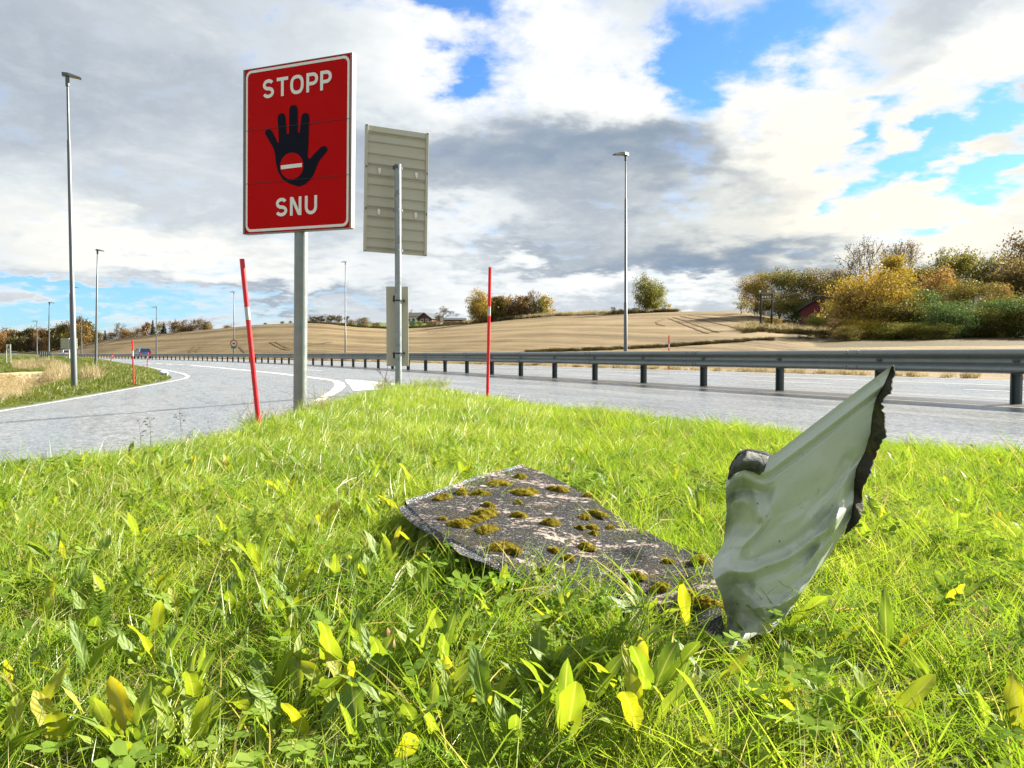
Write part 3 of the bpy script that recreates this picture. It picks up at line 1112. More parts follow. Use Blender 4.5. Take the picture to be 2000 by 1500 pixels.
def glyph(ch, u0, u1, v0, v1, w):
    """stroke letters: centre lines inside the box, inset by half a stroke"""
    a, b, c, d = u0 + w / 2, u1 - w / 2, v0 + w / 2, v1 - w / 2
    mx, my, hw, hh = (a + b) / 2, (c + d) / 2, (b - a) / 2, (d - c) / 2
    if ch == 'S':
        q = hh / 2
        return [arc(mx, d - q, hw * 0.95, q, 25, 90) + arc(mx, d - q, hw * 0.95, q, 90, 255, 16)[1:] + arc(mx, c + q, hw, q, 75, -90, 16) + arc(mx, c + q, hw, q, -90, -160)[1:]]
    if ch == 'T':
        return [[(u0, d), (u1, d)], [(mx, d - w / 2), (mx, v0)]]
    if ch == 'O':
        P = []
        for t in np.linspace(0, 2 * math.pi, 45):
            ct, st_ = math.cos(t), math.sin(t)
            P.append((mx + hw * abs(ct) ** 0.8 * np.sign(ct), my + hh * abs(st_) ** 0.8 * np.sign(st_)))
        return [P]
    if ch == 'P':
        m2 = c + (d - c) * 0.42
        r = (d - m2) / 2
        return [[(a, v0), (a, v1)], [(a + w / 2, d), (b - r, d)] + arc(b - r, d - r, r, r, 90, -90, 16) + [(a + w / 2, m2)]]
    if ch == 'N':
        return [[(a, v0), (a, v1)], [(b, v0), (b, v1)], [(a + w * 0.3, v1 - w * 0.3), (b - w * 0.3, v0 + w * 0.3)]]
    if ch == 'U':
        return [[(a, v1), (a, c + hw)] + arc(mx, c + hw, hw, hw, 180, 360, 18) + [(b, v1)]]


def stroke(P, w):
    P = np.array(P, float)
    closed = np.hypot(*(P[0] - P[-1])) < 1e-6
    T = np.gradient(P, axis=0)
    if closed:
        T[0] = T[-1] = P[1] - P[-2]
    T /= np.linalg.norm(T, axis=1)[:, None] + 1e-12
    N = np.stack([-T[:, 1], T[:, 0]], 1)
    L, Rr = P + N * w / 2, P - N * w / 2
    return [[tuple(L[i]), tuple(L[i + 1]), tuple(Rr[i + 1]), tuple(Rr[i])] for i in range(len(P) - 1)]


def word(text, boxes, mid, hpx, name, w):
    vmid = np.mean([uv((x0 + x1) / 2, mid((x0 + x1) / 2))[1] for x0, x1 in boxes])
    x_ = (boxes[0][0] + boxes[0][1]) / 2
    hh = abs(uv(x_, mid(x_) - hpx / 2)[1] - uv(x_, mid(x_) + hpx / 2)[1])
    for ch, (x0, x1) in zip(text, boxes):
        y_ = mid((x0 + x1) / 2)
        u0, u1 = uv(x0, y_)[0], uv(x1, y_)[0]
        vs, fs = [], []
        for j, P in enumerate(glyph(ch, u0, u1, vmid - hh / 2, vmid + hh / 2, w)):
            for q in stroke(P, w):
                b = len(vs)
                vs += [face(u, v, 0.003 + 0.0005 * j) for u, v in q]
                fs.append((b, b + 1, b + 2, b + 3))
        shift(obj('letter', mesh_np('letter', vs, fs, M_SIGNW)), sroot)


word('STOPP', [(256, 330), (348, 423), (437, 525), (543, 620), (634, 710)], lambda x: 314 - 0.150 * (x - 290), 122, 'STOPP', 0.031)
word('SNU', [(334, 411), (430, 507), (530, 612)], lambda x: 1103 - 0.085 * (x - 370), 126, 'SNU', 0.031)

# ------------------------------------------------------------------ the beige-backed sign behind it
p2 = plane(778, 757, 0.10)
rroot = empty('traffic_sign', p2)
tag(rroot, 'beige ribbed back of a tall sign above a narrow plate on a thin pole', 'sign')
YP = p2[1]
mb = MB()
ptop = at(777, 321, YP)
mb.tube([p2 - np.array([0, 0, 0.3]), ptop], 0.054, 18)
shift(mb.build('pole', M_GALVD, smooth=True), rroot)
TL, TR, BR_, BL = at(711.5, 242.5, YP - 0.02), at(833, 261, YP + 0.42), at(835.5, 500.5, YP + 0.42), at(712.5, 491.5, YP - 0.02)
off2 = Vector((0.0, 0.0, 0))
fc = (TL + TR + BR_ + BL) / 4
fx_ = Vector(TR + BR_ - TL - BL).normalized()
fz_ = Vector(TL + TR - BL - BR_)
fz_ = (fz_ - fx_ * fz_.dot(fx_)).normalized()
fy_ = fz_.cross(fx_)
FW = Vector((TR + BR_ - TL - BL) / 2).length
FH = Vector((TL + TR - BL - BR_) / 2).length
Rf = Matrix((fx_, fy_, fz_)).transposed()
fc = Vector(fc)


def back(u, v, w=0.0):
    return fc + fx_ * u * FW / 2 + fz_ * (FH / 2 - v * FH) - fy_ * w


edges = [0.0, 0.345, 0.675, 1.0]
ledges = [(0.047, 1.4), (0.125, 1), (0.22, 1), (0.30, 1.4), (0.385, 1.4), (0.462, 1), (0.557, 1), (0.635, 1.4), (0.715, 1.4), (0.797, 1), (0.888, 1), (0.96, 1.4)]
for a, b in zip(edges[:-1], edges[1:]):
    mb = MB().box(back(0, (a + b) / 2, -0.012), (FW - 0.07, 0.02, (b - a) * FH - 0.004), Rf)
    # raised tongues of the extrusion between the ledges
    inn = [l for l in ledges if a < l[0] < b]
    for (v, k) in inn:
        mb.box(back(0, v, 0.009), (FW - 0.075, 0.020, 0.009), Rf)
        if k > 1:
            mb.box(back(0, v + 0.014, 0.006), (FW - 0.078, 0.014, 0.007), Rf)
        # sloping lip above the ledge
        p0, p1, p2_ = back(0, v - 0.045, 0.0), back(0, v - 0.004, 0.016), back(0, v - 0.004, 0.0)
        e = fx_ * (FW - 0.08)
        mb.prism([p0 - e / 2, p1 - e / 2, p2_ - e / 2], e)
    shift(mb.build('panel_board', M_BEIGE), rroot)
for sx in (-1, 1):
    mb = MB().box(back(sx * (1 - 0.035 / FW), 0.5, 0.002), (0.045, 0.055, FH), Rf)
    shift(mb.build('side_frame', M_BEIGE, bevel=0.004), rroot)
    for v in (0.004, 0.325, 0.335, 0.655, 0.665, 0.994):
        mb = MB().box(back(sx * (1 - 0.035 / FW), v, 0.032), (0.022, 0.008, 0.012), Rf)
        shift(mb.build('bolt', M_BLACK), rroot)
for v in (0.335, 0.66):
    for u in (-0.56, 0.62):
        mb = MB().box(back(u, v + 0.012, 0.024), (0.045, 0.03, 0.07), Rf).box(back(u, v + 0.035, 0.034), (0.026, 0.02, 0.03), Rf)
        shift(mb.build('clip', M_SIGNW, bevel=0.006), rroot)
for v, mm in ((0.327, M_POST), (0.662, M_GALV), (0.982, M_GALV)):
    c = back(0.0, v, 0.0)
    pz = c.z
    cpt = Vector((float(p2[0]), float(p2[1]), pz))
    mb = MB().tube([cpt - Vector((0, 0, 0.022)), cpt + Vector((0, 0, 0.022))], 0.062, 18)
    mb.box(cpt + Vector((0.06, 0.07, 0)), (0.03, 0.10, 0.04)).box(cpt + Vector((-0.06, 0.05, 0)), (0.03, 0.10, 0.04))
    mb.box(cpt + Vector((0.02, -0.066, 0)), (0.018, 0.014, 0.018))
    shift(mb.build('clamp', mm), rroot)
# narrow plate low on the pole
q0, q1 = at(754, 559.5, YP + 0.10), at(798, 715, YP + 0.10)
mb = MB().box(((q0[0] + q1[0]) / 2, YP + 0.11, (q0[2] + q1[2]) / 2), (q1[0] - q0[0], 0.012, q0[2] - q1[2]))
shift(mb.build('narrow_plate', M_BEIGE, bevel=0.002), rroot)
for py in (587, 690):
    c = at(778, py, YP)
    mb = MB().tube([(c[0], c[1], c[2] - 0.012), (c[0], c[1], c[2] + 0.012)], 0.060, 16)
    mb.box((c[0] + 0.09, c[1] + 0.05, c[2]), (0.035, 0.09, 0.03)).box((c[0] - 0.08, c[1] + 0.05, c[2]), (0.03, 0.09, 0.03))
    mb.box((c[0] - 0.075, c[1] + 0.02, c[2] + (0.05 if py < 600 else -0.05)), (0.03, 0.02, 0.07))
    shift(mb.build('black_clamp', M_BLACK), rroot)

# ------------------------------------------------------------------ red snow poles
def snow_pole(base, tip, r, label, band=(0.63, 0.75), cat='snow pole'):
    base, tip = Vector([float(k) for k in base]), Vector([float(k) for k in tip])
    root = empty('snow_pole', base)
    tag(root, label, cat, 'red snow poles along the road')
    ax = tip - base
    L = lambda t: base + ax * t
    mb = MB().tube([L(-0.06), L(1.0)], r, 12)
    shift(mb.build('stick', M_STICK, smooth=True), root)
    mb = MB().tube([L(band[0]), L(band[1])], r * 1.04, 12, cap=False)
    shift(mb.build('reflector_band', M_REFL, smooth=True), root)
    return root


b = plane(504, 815, 0.10)
snow_pole(b, at(472.5, 506, b[1] + 0.05), 0.021, 'red snow pole leaning left beside the STOPP sign', (0.615, 0.695))
b = plane(952, 781, 0.10)
snow_pole(b, at(957, 522, b[1]), 0.0185, 'straight red snow pole standing alone at the front right of the ribbed sign', (0.635, 0.705))
for bx, by, tx, ty, lab in ((261, 752, 258.5, 663, 'tall thin red snow pole on the green bank left of the ramp'),
                            (287, 720, 289, 688, 'short red snow pole at the far end of the green bank'),
                            (216, 706, 221, 690, 'tiny red snow pole far along the left road edge')):
    b = hit_fn(bx, by, H)
    snow_pole(b, at(tx, ty, b[1]), max(0.018, 0.85 / 1500 * b[1]), lab)
b = ray_d(1307, FAR_EDGE + 0.8)
snow_pole(b, at(1306.5, 655, b[1]), 0.028, 'red snow pole beyond the guardrail in front of the stubble hill')


# ------------------------------------------------------------------ street lamps
def lamp(base, top_px, side, label, low=0.10, thin=False):
    base = Vector([float(k) for k in base])
    tip = Vector([float(k) for k in at(*top_px, base.y)])
    root = empty('street_lamp', base)
    tag(root, label, 'street lamp', 'street lamps along the road')
    ax = tip - base
    L = lambda t: base + ax * t
    near_k = base.y / 25.8 if base.y < 40 else 1.0
    k = max(1.0, base.y / 60.0 * 0.72) * near_k          # far poles keep their real taper, only a little stouter
    mb = MB().tube([L(-0.02), L(0.31), L(0.312), L(0.80), L(0.802), L(1.0)], [low * k, low * 0.86 * k, low * 0.70 * k, low * 0.56 * k, low * 0.42 * k, low * 0.36 * k], 14 if base.y < 60 else 8)
    shift(mb.build('pole', M_LAMPP, smooth=True), root)
    _, _, h = rail_at(np.clip(base.y, 0, 200))
    d = Vector((math.cos(h), math.sin(h), 0)) * side
    n = Vector((-d.y, d.x, 0))
    z = Vector((0, 0, 1))
    p = tip - d * 0.10
    Lh, kk = (0.72, k if base.y > 60 else near_k)
    kk *= 0.76
    P = lambda a, b_, c: p + d * a * kk + n * b_ * kk + z * c * kk
    vs = [P(-0.02, -0.10, 0.02), P(-0.02, 0.10, 0.02), P(0.20, 0.15, 0.03), P(Lh, 0.13, -0.02), P(Lh, -0.13, -0.02), P(0.20, -0.15, 0.03),
          P(-0.03, -0.08, 0.16), P(-0.03, 0.08, 0.16), P(0.22, 0.12, 0.15), P(Lh - 0.03, 0.11, 0.04), P(Lh - 0.03, -0.11, 0.04), P(0.22, -0.12, 0.15)]
    fs = [(0, 5, 2, 1), (5, 4, 3, 2), (6, 7, 8, 11), (11, 8, 9, 10), (0, 1, 7, 6), (1, 2, 8, 7), (2, 3, 9, 8), (3, 4, 10, 9), (4, 5, 11, 10), (5, 0, 6, 11)]
    head = shift(MB().add(vs, fs).build('lamp_head', M_LAMPH), root)
    vs = [P(0.22, -0.11, 0.020), P(0.22, 0.11, 0.020), P(Lh - 0.06, 0.10, -0.022), P(Lh - 0.06, -0.10, -0.022)]
    ln = shift(MB().add(vs, [(0, 3, 2, 1)]).build('lens', M_LENS), root)
    ln.parent = head
    mb = MB().tube([tip - z * 0.22, tip + z * 0.05], low * 0.62 * k, 10)
    shift(mb.build('collar', M_LAMPH, smooth=True), root)
    return root


lamp(hit_fn(145.5, 762, H), (131.5, 150), 1, 'tall near street lamp on the green bank at the left edge')
lamp(hit_fn(187, 718, H), (190.3, 490), 1, 'second street lamp on the green bank, right of the tallest one')
b = hit_fn(95, 700, H)
lamp((*at(95, 700, 120)[:2], at(95, 700, 120)[2]), (96.3, 592), 1, 'distant street lamp left of the tallest lamp, head turned right')
lamp(at(143, 697, 105), (144, 562), 1, 'street lamp half hidden behind the tallest pole')
for px, ty, lab in ((305.5, 600.5, 'distant street lamp in front of the far grey trees, head turned left'),
                    (456.8, 571, 'street lamp that carries a small round sign at the foot of the stubble hill'),
                    (674.5, 512.5, 'street lamp between the STOPP sign and the ribbed sign'),
                    (1222, 305, 'tall street lamp beyond the guardrail near the lone green tree'),
                    (159, 620, 'far street lamp before the rust brown wood right of the tallest pole'),
                    (72, 628, 'farthest street lamp at the left, head turned left')):
    b = ray_d(px, FAR_EDGE + 1.2)
    lamp(b, (px, ty), -1, lab, low=0.066 if b[1] < 60 else 0.085)

# ------------------------------------------------------------------ small far signs
b = ray_d(456.8, FAR_EDGE + 0.9)
c = at(456.8, 671, b[1] - 0.5)
r_ = 0.52
root = empty('round_sign', c)
tag(root, 'small round red-rimmed traffic sign with a green plate below on the lamp pole', 'sign')
M_RIM = simple('faded_red_rim', (0.36, 0.06, 0.05), 0.5)
M_FACE = simple('sign_face_cream', (0.60, 0.52, 0.45), 0.5)
M_GREENP = simple('green_plate', (0.03, 0.16, 0.10), 0.5)
ang = np.linspace(0, 2 * math.pi, 24, endpoint=False)
mb = MB().prism([(c[0] + r_ * math.cos(t), c[1], c[2] + r_ * math.sin(t)) for t in ang], (0, 0.03, 0))
shift(mb.build('rim', M_RIM), root)
mb = MB().prism([(c[0] + r_ * 0.72 * math.cos(t), c[1] - 0.012, c[2] + r_ * 0.72 * math.sin(t)) for t in ang], (0, 0.01, 0))
shift(mb.build('face', M_FACE), root)
mb = MB().box((c[0], c[1] - 0.02, c[2]), (0.34, 0.006, 0.09), Matrix.Rotation(R(35), 3, 'Y')).box((c[0], c[1] - 0.027, c[2]), (0.34, 0.006, 0.09), Matrix.Rotation(R(-20), 3, 'Y'))
shift(mb.build('symbol', M_NAVY), root)
c2 = at(456.8, 678.6, b[1] - 0.5)
shift(MB().box((c2[0], c2[1], c2[2]), (0.72, 0.03, 0.30)).build('lower_plate', M_GREENP), root)

# white walker sign at the far left
Yw = 95.0
c0, c1 = at(12, 672.5, Yw), at(21.2, 684.5, Yw)
root = empty('pedestrian_sign', at(16.5, 696, Yw))
tag(root, 'small white square sign with a black walking figure at the far left', 'sign')
cx, cz = (c0[0] + c1[0]) / 2, (c0[2] + c1[2]) / 2
shift(MB().box((cx, Yw, cz), (c1[0] - c0[0], 0.03, c0[2] - c1[2])).build('plate', M_SIGNW), root)
g_ = c1[0] - c0[0]
mb = MB()
mb.tube([(cx + 0.08, Yw - 0.03, cz + 0.26), (cx + 0.08, Yw - 0.05, cz + 0.26)], 0.06, 8)
for a, b_ in (((0.06, 0.18), (0.02, -0.02)), ((0.02, 0.0), (-0.16, -0.28)), ((0.02, 0.0), (0.16, -0.27)), ((0.05, 0.15), (-0.12, 0.0)), ((0.05, 0.15), (0.14, 0.02))):
    mb.tube([(cx + a[0], Yw - 0.04, cz + a[1]), (cx + b_[0], Yw - 0.04, cz + b_[1])], 0.032, 5)
shift(mb.build('walking_figure', M_NAVY), root)
for px in (12.3, 20.6):
    x, _, z = at(px, 684, Yw)
    shift(MB().tube([(x, Yw + 0.02, -0.6), (x, Yw + 0.02, z + 0.5)], 0.035, 6).build('post', M_FAR_GREY), root)

# back of a direction sign
Yd = 88.0
root = empty('direction_sign', at(136, 708, Yd))
tag(root, 'pale back of a wide direction sign behind the tallest lamp pole', 'sign')
c0, c1 = at(118.5, 660.5, Yd), at(151, 681, Yd)
hgt = (c0[2] - c1[2]) / 4
for i in range(4):
    shift(MB().box(((c0[0] + c1[0]) / 2, Yd, c1[2] + hgt * (i + 0.5)), (c1[0] - c0[0], 0.06, hgt - 0.03)).build('panel_board', M_BEIGE), root)
for px in (135.8, 148.5):
    x = at(px, 690, Yd)[0]
    shift(MB().tube([(x, Yd - 0.08, -0.8), (x, Yd - 0.08, c0[2])], 0.085 if px < 140 else 0.05, 8).build('post', M_FAR_GREY), root)

# dark bridge railing at the end of the green bank
Yb = 110.0
root = empty('bridge_railing', at(89, 697, Yb))
tag(root, 'short dark row of railing posts beside the far left road', 'railing')
for px in np.linspace(78.5, 100.5, 7):
    p = at(px, 699, Yb)
    shift(MB().box((p[0], Yb, p[2] + 0.42), (0.13, 0.10, 0.95)).build('post', M_POST), root)
p0, p1 = at(78, 693, Yb), at(101, 693, Yb)
for dz in (0.0, -0.32):
    shift(MB().box(((p0[0] + p1[0]) / 2, Yb + 0.09, p0[2] + dz), (p1[0] - p0[0], 0.06, 0.08)).build('rail', M_POST), root)

# ------------------------------------------------------------------ cars
M_GLASS = simple('car_glass', (0.012, 0.016, 0.022), 0.08, 0.0, var=0.1)
M_TYRE = simple('tyre', (0.02, 0.02, 0.02), 0.8)
M_RIMM = simple('wheel_rim', (0.45, 0.45, 0.46), 0.35, 0.7)
M_TAIL = simple('tail_light', (0.45, 0.01, 0.01), 0.2)
M_HEADL = simple('headlight', (0.75, 0.75, 0.72), 0.15)
M_PLATE = simple('number_plate', (0.75, 0.75, 0.72), 0.4)


def car(loc, heading, paint, label, suv=True):
    """front along local +Y"""
    root = empty('car', loc, heading)
    tag(root, label, 'car')
    k = 1.0 if suv else 0.93
    prof_ = [(-2.25, 0.32), (-2.30, 0.62), (-2.24, 0.98), (-1.6, 1.03), (0.75, 1.00), (1.75, 0.90), (2.18, 0.74), (2.25, 0.50), (2.20, 0.30)]
    mb = MB()
    secs = [(-0.90, 0.93), (-0.80, 1.0), (0.80, 1.0), (0.90, 0.93)]
    n = len(prof_)
    vs = []
    for x, sc in secs:
        for (y, z) in prof_:
            vs.append((x, y * (0.985 if sc < 1 else 1), 0.62 + (z * k - 0.62) * sc))
    fs = [tuple(range(n))[::-1], tuple(3 * n + i for i in range(n))]
    for a in range(3):
        for i in range(n):
            j = (i + 1) % n
            fs.append((a * n + i, a * n + j, (a + 1) * n + j, (a + 1) * n + i))
    mb.add(vs, fs).build('body', paint, root, smooth=True)
    h0, h1 = 1.0 * k, (1.58 if suv else 1.42)
    low = [(-0.84, -2.1), (0.84, -2.1), (0.84, 1.0), (-0.84, 1.0)]
    upp = [(-0.64, -1.65), (0.64, -1.65), (0.64, 0.15), (-0.64, 0.15)]
    vs = [(x, y, h0 - 0.02) for x, y in low] + [(x, y, h1 - 0.05) for x, y in upp]
    fs = [(0, 1, 5, 4), (1, 2, 6, 5), (2, 3, 7, 6), (3, 0, 4, 7), (4, 5, 6, 7)]
    MB().add(vs, fs).build('window_glass', M_GLASS, root)
    vs = [(x * 1.03, y * 1.02 - 0.01, h1 - 0.06) for x, y in upp] + [(x * 0.9, y * 0.95, h1) for x, y in upp]
    MB().add(vs, [(3, 2, 1, 0)] + fs).build('roof', paint, root, smooth=False)
    for i in range(4):
        a, b_ = Vector((*low[i], h0)), Vector((*upp[i], h1 - 0.04))
        MB().tube([a * 1.0, b_ * 1.0], 0.045, 5).build('pillar', paint, root)
    for x in (-0.86, 0.86):
        for y in (-1.4, 1.4):
            w_ = MB().tube([(x - 0.1, y, 0.33), (x + 0.1, y, 0.33)], 0.33, 16).build('wheel', M_TYRE, root, smooth=True)
            MB().tube([(x - 0.115, y, 0.33), (x + 0.115, y, 0.33)], 0.20, 12).build('rim', M_RIMM, w_)
    for x in (-0.74, 0.74):
        MB().box((x, -2.27, 0.86 * k), (0.24, 0.10, 0.24)).build('tail_light', M_TAIL, root, bevel=0.02)
        MB().box((x * 0.95, 2.17, 0.68 * k), (0.32, 0.12, 0.14)).build('headlight', M_HEADL, root, bevel=0.02)
    MB().box((0, -2.33, 0.62), (0.52, 0.02, 0.12)).build('number_plate', M_PLATE, root)
    return root


M_BLUE = simple('blue_car_paint', (0.015, 0.075, 0.26), 0.25, 0.2, var=0.05, coat=0.6)
M_SILV = simple('silver_car_paint', (0.42, 0.45, 0.47), 0.3, 0.4, var=0.05, coat=0.6)
M_DARKC = simple('grey_car_paint', (0.16, 0.18, 0.20), 0.3, 0.4, var=0.05, coat=0.6)


def car_at(px, d, paint, label, suv, rev=False):
    p = ray_d(px, d)
    _, s = sd_rail([p[0]], [p[1]])
    _, _, h = rail_at(float(s[0]))
    return car((p[0], p[1], p[2] + 0.012), h + (math.pi if rev else 0), paint, label, suv)


car_at(277, 4.0, M_BLUE, 'blue car driving away behind the guardrail at the foot of the hill', True)
car_at(127, 4.0, M_SILV, 'silver grey car half hidden behind the tallest lamp pole', True)
car_at(24, 3.0, M_DARKC, 'low grey car at the far left beside the walker sign', False)

# a white stone by the tip of the green bank
p = hit_fn(321, 737.5, H)
bm = bmesh.new()
bmesh.ops.create_icosphere(bm, subdivisions=3, radius=0.14)
for v in bm.verts:
    v.co *= 1 + 0.18 * math.sin(v.co.x * 31 + 1) * math.sin(v.co.y * 27) + 0.1 * math.sin(v.co.z * 40)
    v.co.z *= 0.75
me = bpy.data.meshes.new('stone')
bm.to_mesh(me); bm.free()
me.materials.append(simple('white_stone', (0.62, 0.60, 0.56), 0.8, var=0.2, bump=0.4))
o = obj('stone', me)
o.location = (p[0], p[1], p[2] + 0.13)
tag(o, 'white stone on the tip of the green bank beside the ramp', 'stone')

# ------------------------------------------------------------------ foliage
def mat_leaf(name, cols, trans=0.35, rough=0.55):
    m, t, out = material(name)
    g = t.n('ShaderNodeNewGeometry')
    rnd = g.outputs['Random Per Island']
    n1 = t.noise(g.outputs['Position'], 0.45, 3, 0.6)
    oi = t.n('ShaderNodeObjectInfo').outputs['Random']
    f = t.m('ADD', t.m('MULTIPLY', rnd, 0.55), t.m('MULTIPLY', t.step(n1, 0.3, 0.7), 0.45))
    c = t.ramp(f, [(i / (len(cols) - 1), cc) for i, cc in enumerate(cols)])
    hs = t.n('ShaderNodeHueSaturation', {'Hue': t.step(oi, 0, 1, 0.485, 0.515), 'Saturation': 1.0, 'Value': t.step(oi, 0, 1, 0.85, 1.15), 'Color': c})
    d = t.n('ShaderNodeBsdfDiffuse', {'Color': hs.outputs[0]})
    tr = t.n('ShaderNodeBsdfTranslucent', {'Color': hs.outputs[0]})
    gl = t.n('ShaderNodeBsdfGlossy', {'Color': (0.6, 0.6, 0.6), 'Roughness': 0.5})
    mx = t.n('ShaderNodeMixShader', {0: trans, 1: d.outputs[0], 2: tr.outputs[0]})
    mx2 = t.n('ShaderNodeMixShader', {0: 0.05, 1: mx.outputs[0], 2: gl.outputs[0]})
    t.set(out, 'Surface', mx2.outputs[0])
    return m


LEAF = {
    'olive': mat_leaf('olive_leaves', [(0.098, 0.104, 0.018), (0.195, 0.176, 0.026), (0.260, 0.202, 0.039)]),
    'yellow': mat_leaf('yellow_leaves', [(0.195, 0.163, 0.018), (0.390, 0.293, 0.033), (0.546, 0.377, 0.039)]),
    'orange': mat_leaf('orange_leaves', [(0.22, 0.135, 0.03), (0.39, 0.25, 0.055), (0.50, 0.34, 0.09)]),
    'green': mat_leaf('green_leaves', [(0.036, 0.072, 0.016), (0.078, 0.130, 0.026), (0.130, 0.176, 0.039)]),
    'brown': mat_leaf('brown_leaves', [(0.104, 0.072, 0.029), (0.182, 0.124, 0.046), (0.260, 0.169, 0.058)]),
    'rust': mat_leaf('rust_leaves', [(0.10, 0.055, 0.015), (0.20, 0.105, 0.022), (0.30, 0.165, 0.03)]),
    'lime': mat_leaf('lime_leaves', [(0.130, 0.156, 0.019), (0.247, 0.260, 0.039), (0.364, 0.338, 0.052)]),
    'spruce': mat_leaf('spruce_needles', [(0.008, 0.016, 0.007), (0.016, 0.028, 0.012), (0.026, 0.040, 0.018)], 0.1),
    'darkolive': mat_leaf('dark_olive_leaves', [(0.045, 0.048, 0.010), (0.085, 0.075, 0.014), (0.13, 0.10, 0.02)]),
    'darkbrown': mat_leaf('dark_brown_leaves', [(0.050, 0.036, 0.016), (0.088, 0.060, 0.022), (0.13, 0.085, 0.03)]),
    'darkrust': mat_leaf('dark_rust_leaves', [(0.065, 0.038, 0.011), (0.125, 0.070, 0.016), (0.19, 0.105, 0.02)]),
    'grey': mat_leaf('grey_twigs', [(0.11, 0.085, 0.06), (0.17, 0.135, 0.10), (0.22, 0.17, 0.12)], 0.1),
}
M_BARK = simple('bark', (0.065, 0.050, 0.038), 0.9, var=0.4, scale=3)
M_BARKG = simple('grey_bark', (0.13, 0.11, 0.09), 0.9, var=0.4, scale=3)


def tubes_np(segs, sides=4):
    """segs: list of (p0, p1, r0, r1) -> verts, quads"""
    A = np.array([s[0] for s in segs], float); B = np.array([s[1] for s in segs], float)
    ra = np.array([s[2] for s in segs]); rb = np.array([s[3] for s in segs])
    T = B - A
    T /= np.linalg.norm(T, axis=1)[:, None] + 1e-9
    ref = np.where(abs(T[:, 2:3]) > 0.9, np.array([[1.0, 0, 0]]), np.array([[0, 0, 1.0]]))
    U = np.cross(T, ref); U /= np.linalg.norm(U, axis=1)[:, None] + 1e-9
    Wv = np.cross(T, U)
    vs = []
    for k in range(sides):
        a = 2 * math.pi * k / sides
        D = U * math.cos(a) + Wv * math.sin(a)
        vs.append(A + D * ra[:, None]); vs.append(B + D * rb[:, None])
    n = len(segs)
    V = np.stack(vs, 1).reshape(-1, 3)          # per seg: a0 b0 a1 b1 ...
    F = []
    base = np.arange(n) * sides * 2
    for k in range(sides):
        k2 = (k + 1) % sides
        F.append(np.stack([base + 2 * k, base + 2 * k2, base + 2 * k2 + 1, base + 2 * k + 1], 1))
    return V, np.vstack(F)


def leaf_quads(rng, C, size, flat=0.0):
    n = len(C)
    a = rng.normal(size=(n, 3)); a /= np.linalg.norm(a, axis=1)[:, None]
    b = rng.normal(size=(n, 3)); b -= a * (a * b).sum(1)[:, None]; b /= np.linalg.norm(b, axis=1)[:, None]
    s = size * rng.uniform(0.55, 1.3, (n, 1))
    w = s * rng.uniform(0.45, 0.8, (n, 1))
    V = np.stack([C - a * s, C + b * w, C + a * s, C - b * w], 1).reshape(-1, 3)
    F = np.arange(n * 4).reshape(n, 4)
    return V, F


def grow(rng, h, w, kind):
    """returns trunk segments and branch tips of a tree of height h and crown width w"""
    segs, tips = [], []
    lean = rng.normal(0, 0.03, 2)
    forks = 1
    base = np.zeros(3)
    if kind == 'multi':
        forks = 4
    for f in range(forks):
        ang = rng.uniform(0, 6.28)
        out = (0.0 if forks == 1 else rng.uniform(0.12, 0.4)) * w * 0.5
        top = np.array([lean[0] * h + math.cos(ang) * out, lean[1] * h + math.sin(ang) * out, h * (0.86 if kind != 'round' else 0.72) * rng.uniform(0.88, 1.0)])
        N = 8
        pts = [base + (top - base) * (i / N) + rng.normal(0, 0.012 * h, 3) * np.array([1, 1, 0.2]) * (0 < i < N) for i in range(N + 1)]
        r0 = 0.016 * h / math.sqrt(forks)
        for i in range(N):
            segs.append((pts[i], pts[i + 1], r0 * (1 - i / N) + 0.012, r0 * (1 - (i + 1) / N) + 0.012))
        lo = 0.18 if kind in ('bush', 'multi') else (0.12 if kind == 'skirt' else 0.28)
        for j in range(int(22 / forks) + 4):
            t = rng.uniform(lo, 0.97)
            p = pts[0] + (top - pts[0]) * t
            ang2 = rng.uniform(0, 6.28)
            L = w * 0.5 * (math.sin(math.pi * min(1, (t - lo) / (1 - lo) * 0.80 + 0.16)) ** 0.8) * rng.uniform(0.6, 1.05)
            up = rng.uniform(0.3, 0.9) * L
            e = p + np.array([math.cos(ang2) * L, math.sin(ang2) * L, up])
            e[2] = min(e[2], h * 0.97)
            mid = (p + e) / 2 + np.array([0, 0, -0.05 * L])
            rr = r0 * (1 - t) * 0.5 + 0.012
            segs.append((p, mid, rr, rr * 0.7)); segs.append((mid, e, rr * 0.7, 0.008))
            tips += [e, mid, (mid + e) / 2]
            for q in range(3):
                e2 = mid + (e - mid) * rng.uniform(0.1, 0.9) + rng.normal(0, 0.22 * L + 0.05, 3)
                e2[2] = min(max(e2[2], 0.04 * h), h)
                segs.append((mid, e2, rr * 0.4, 0.006)); tips.append(e2)
    return segs, tips


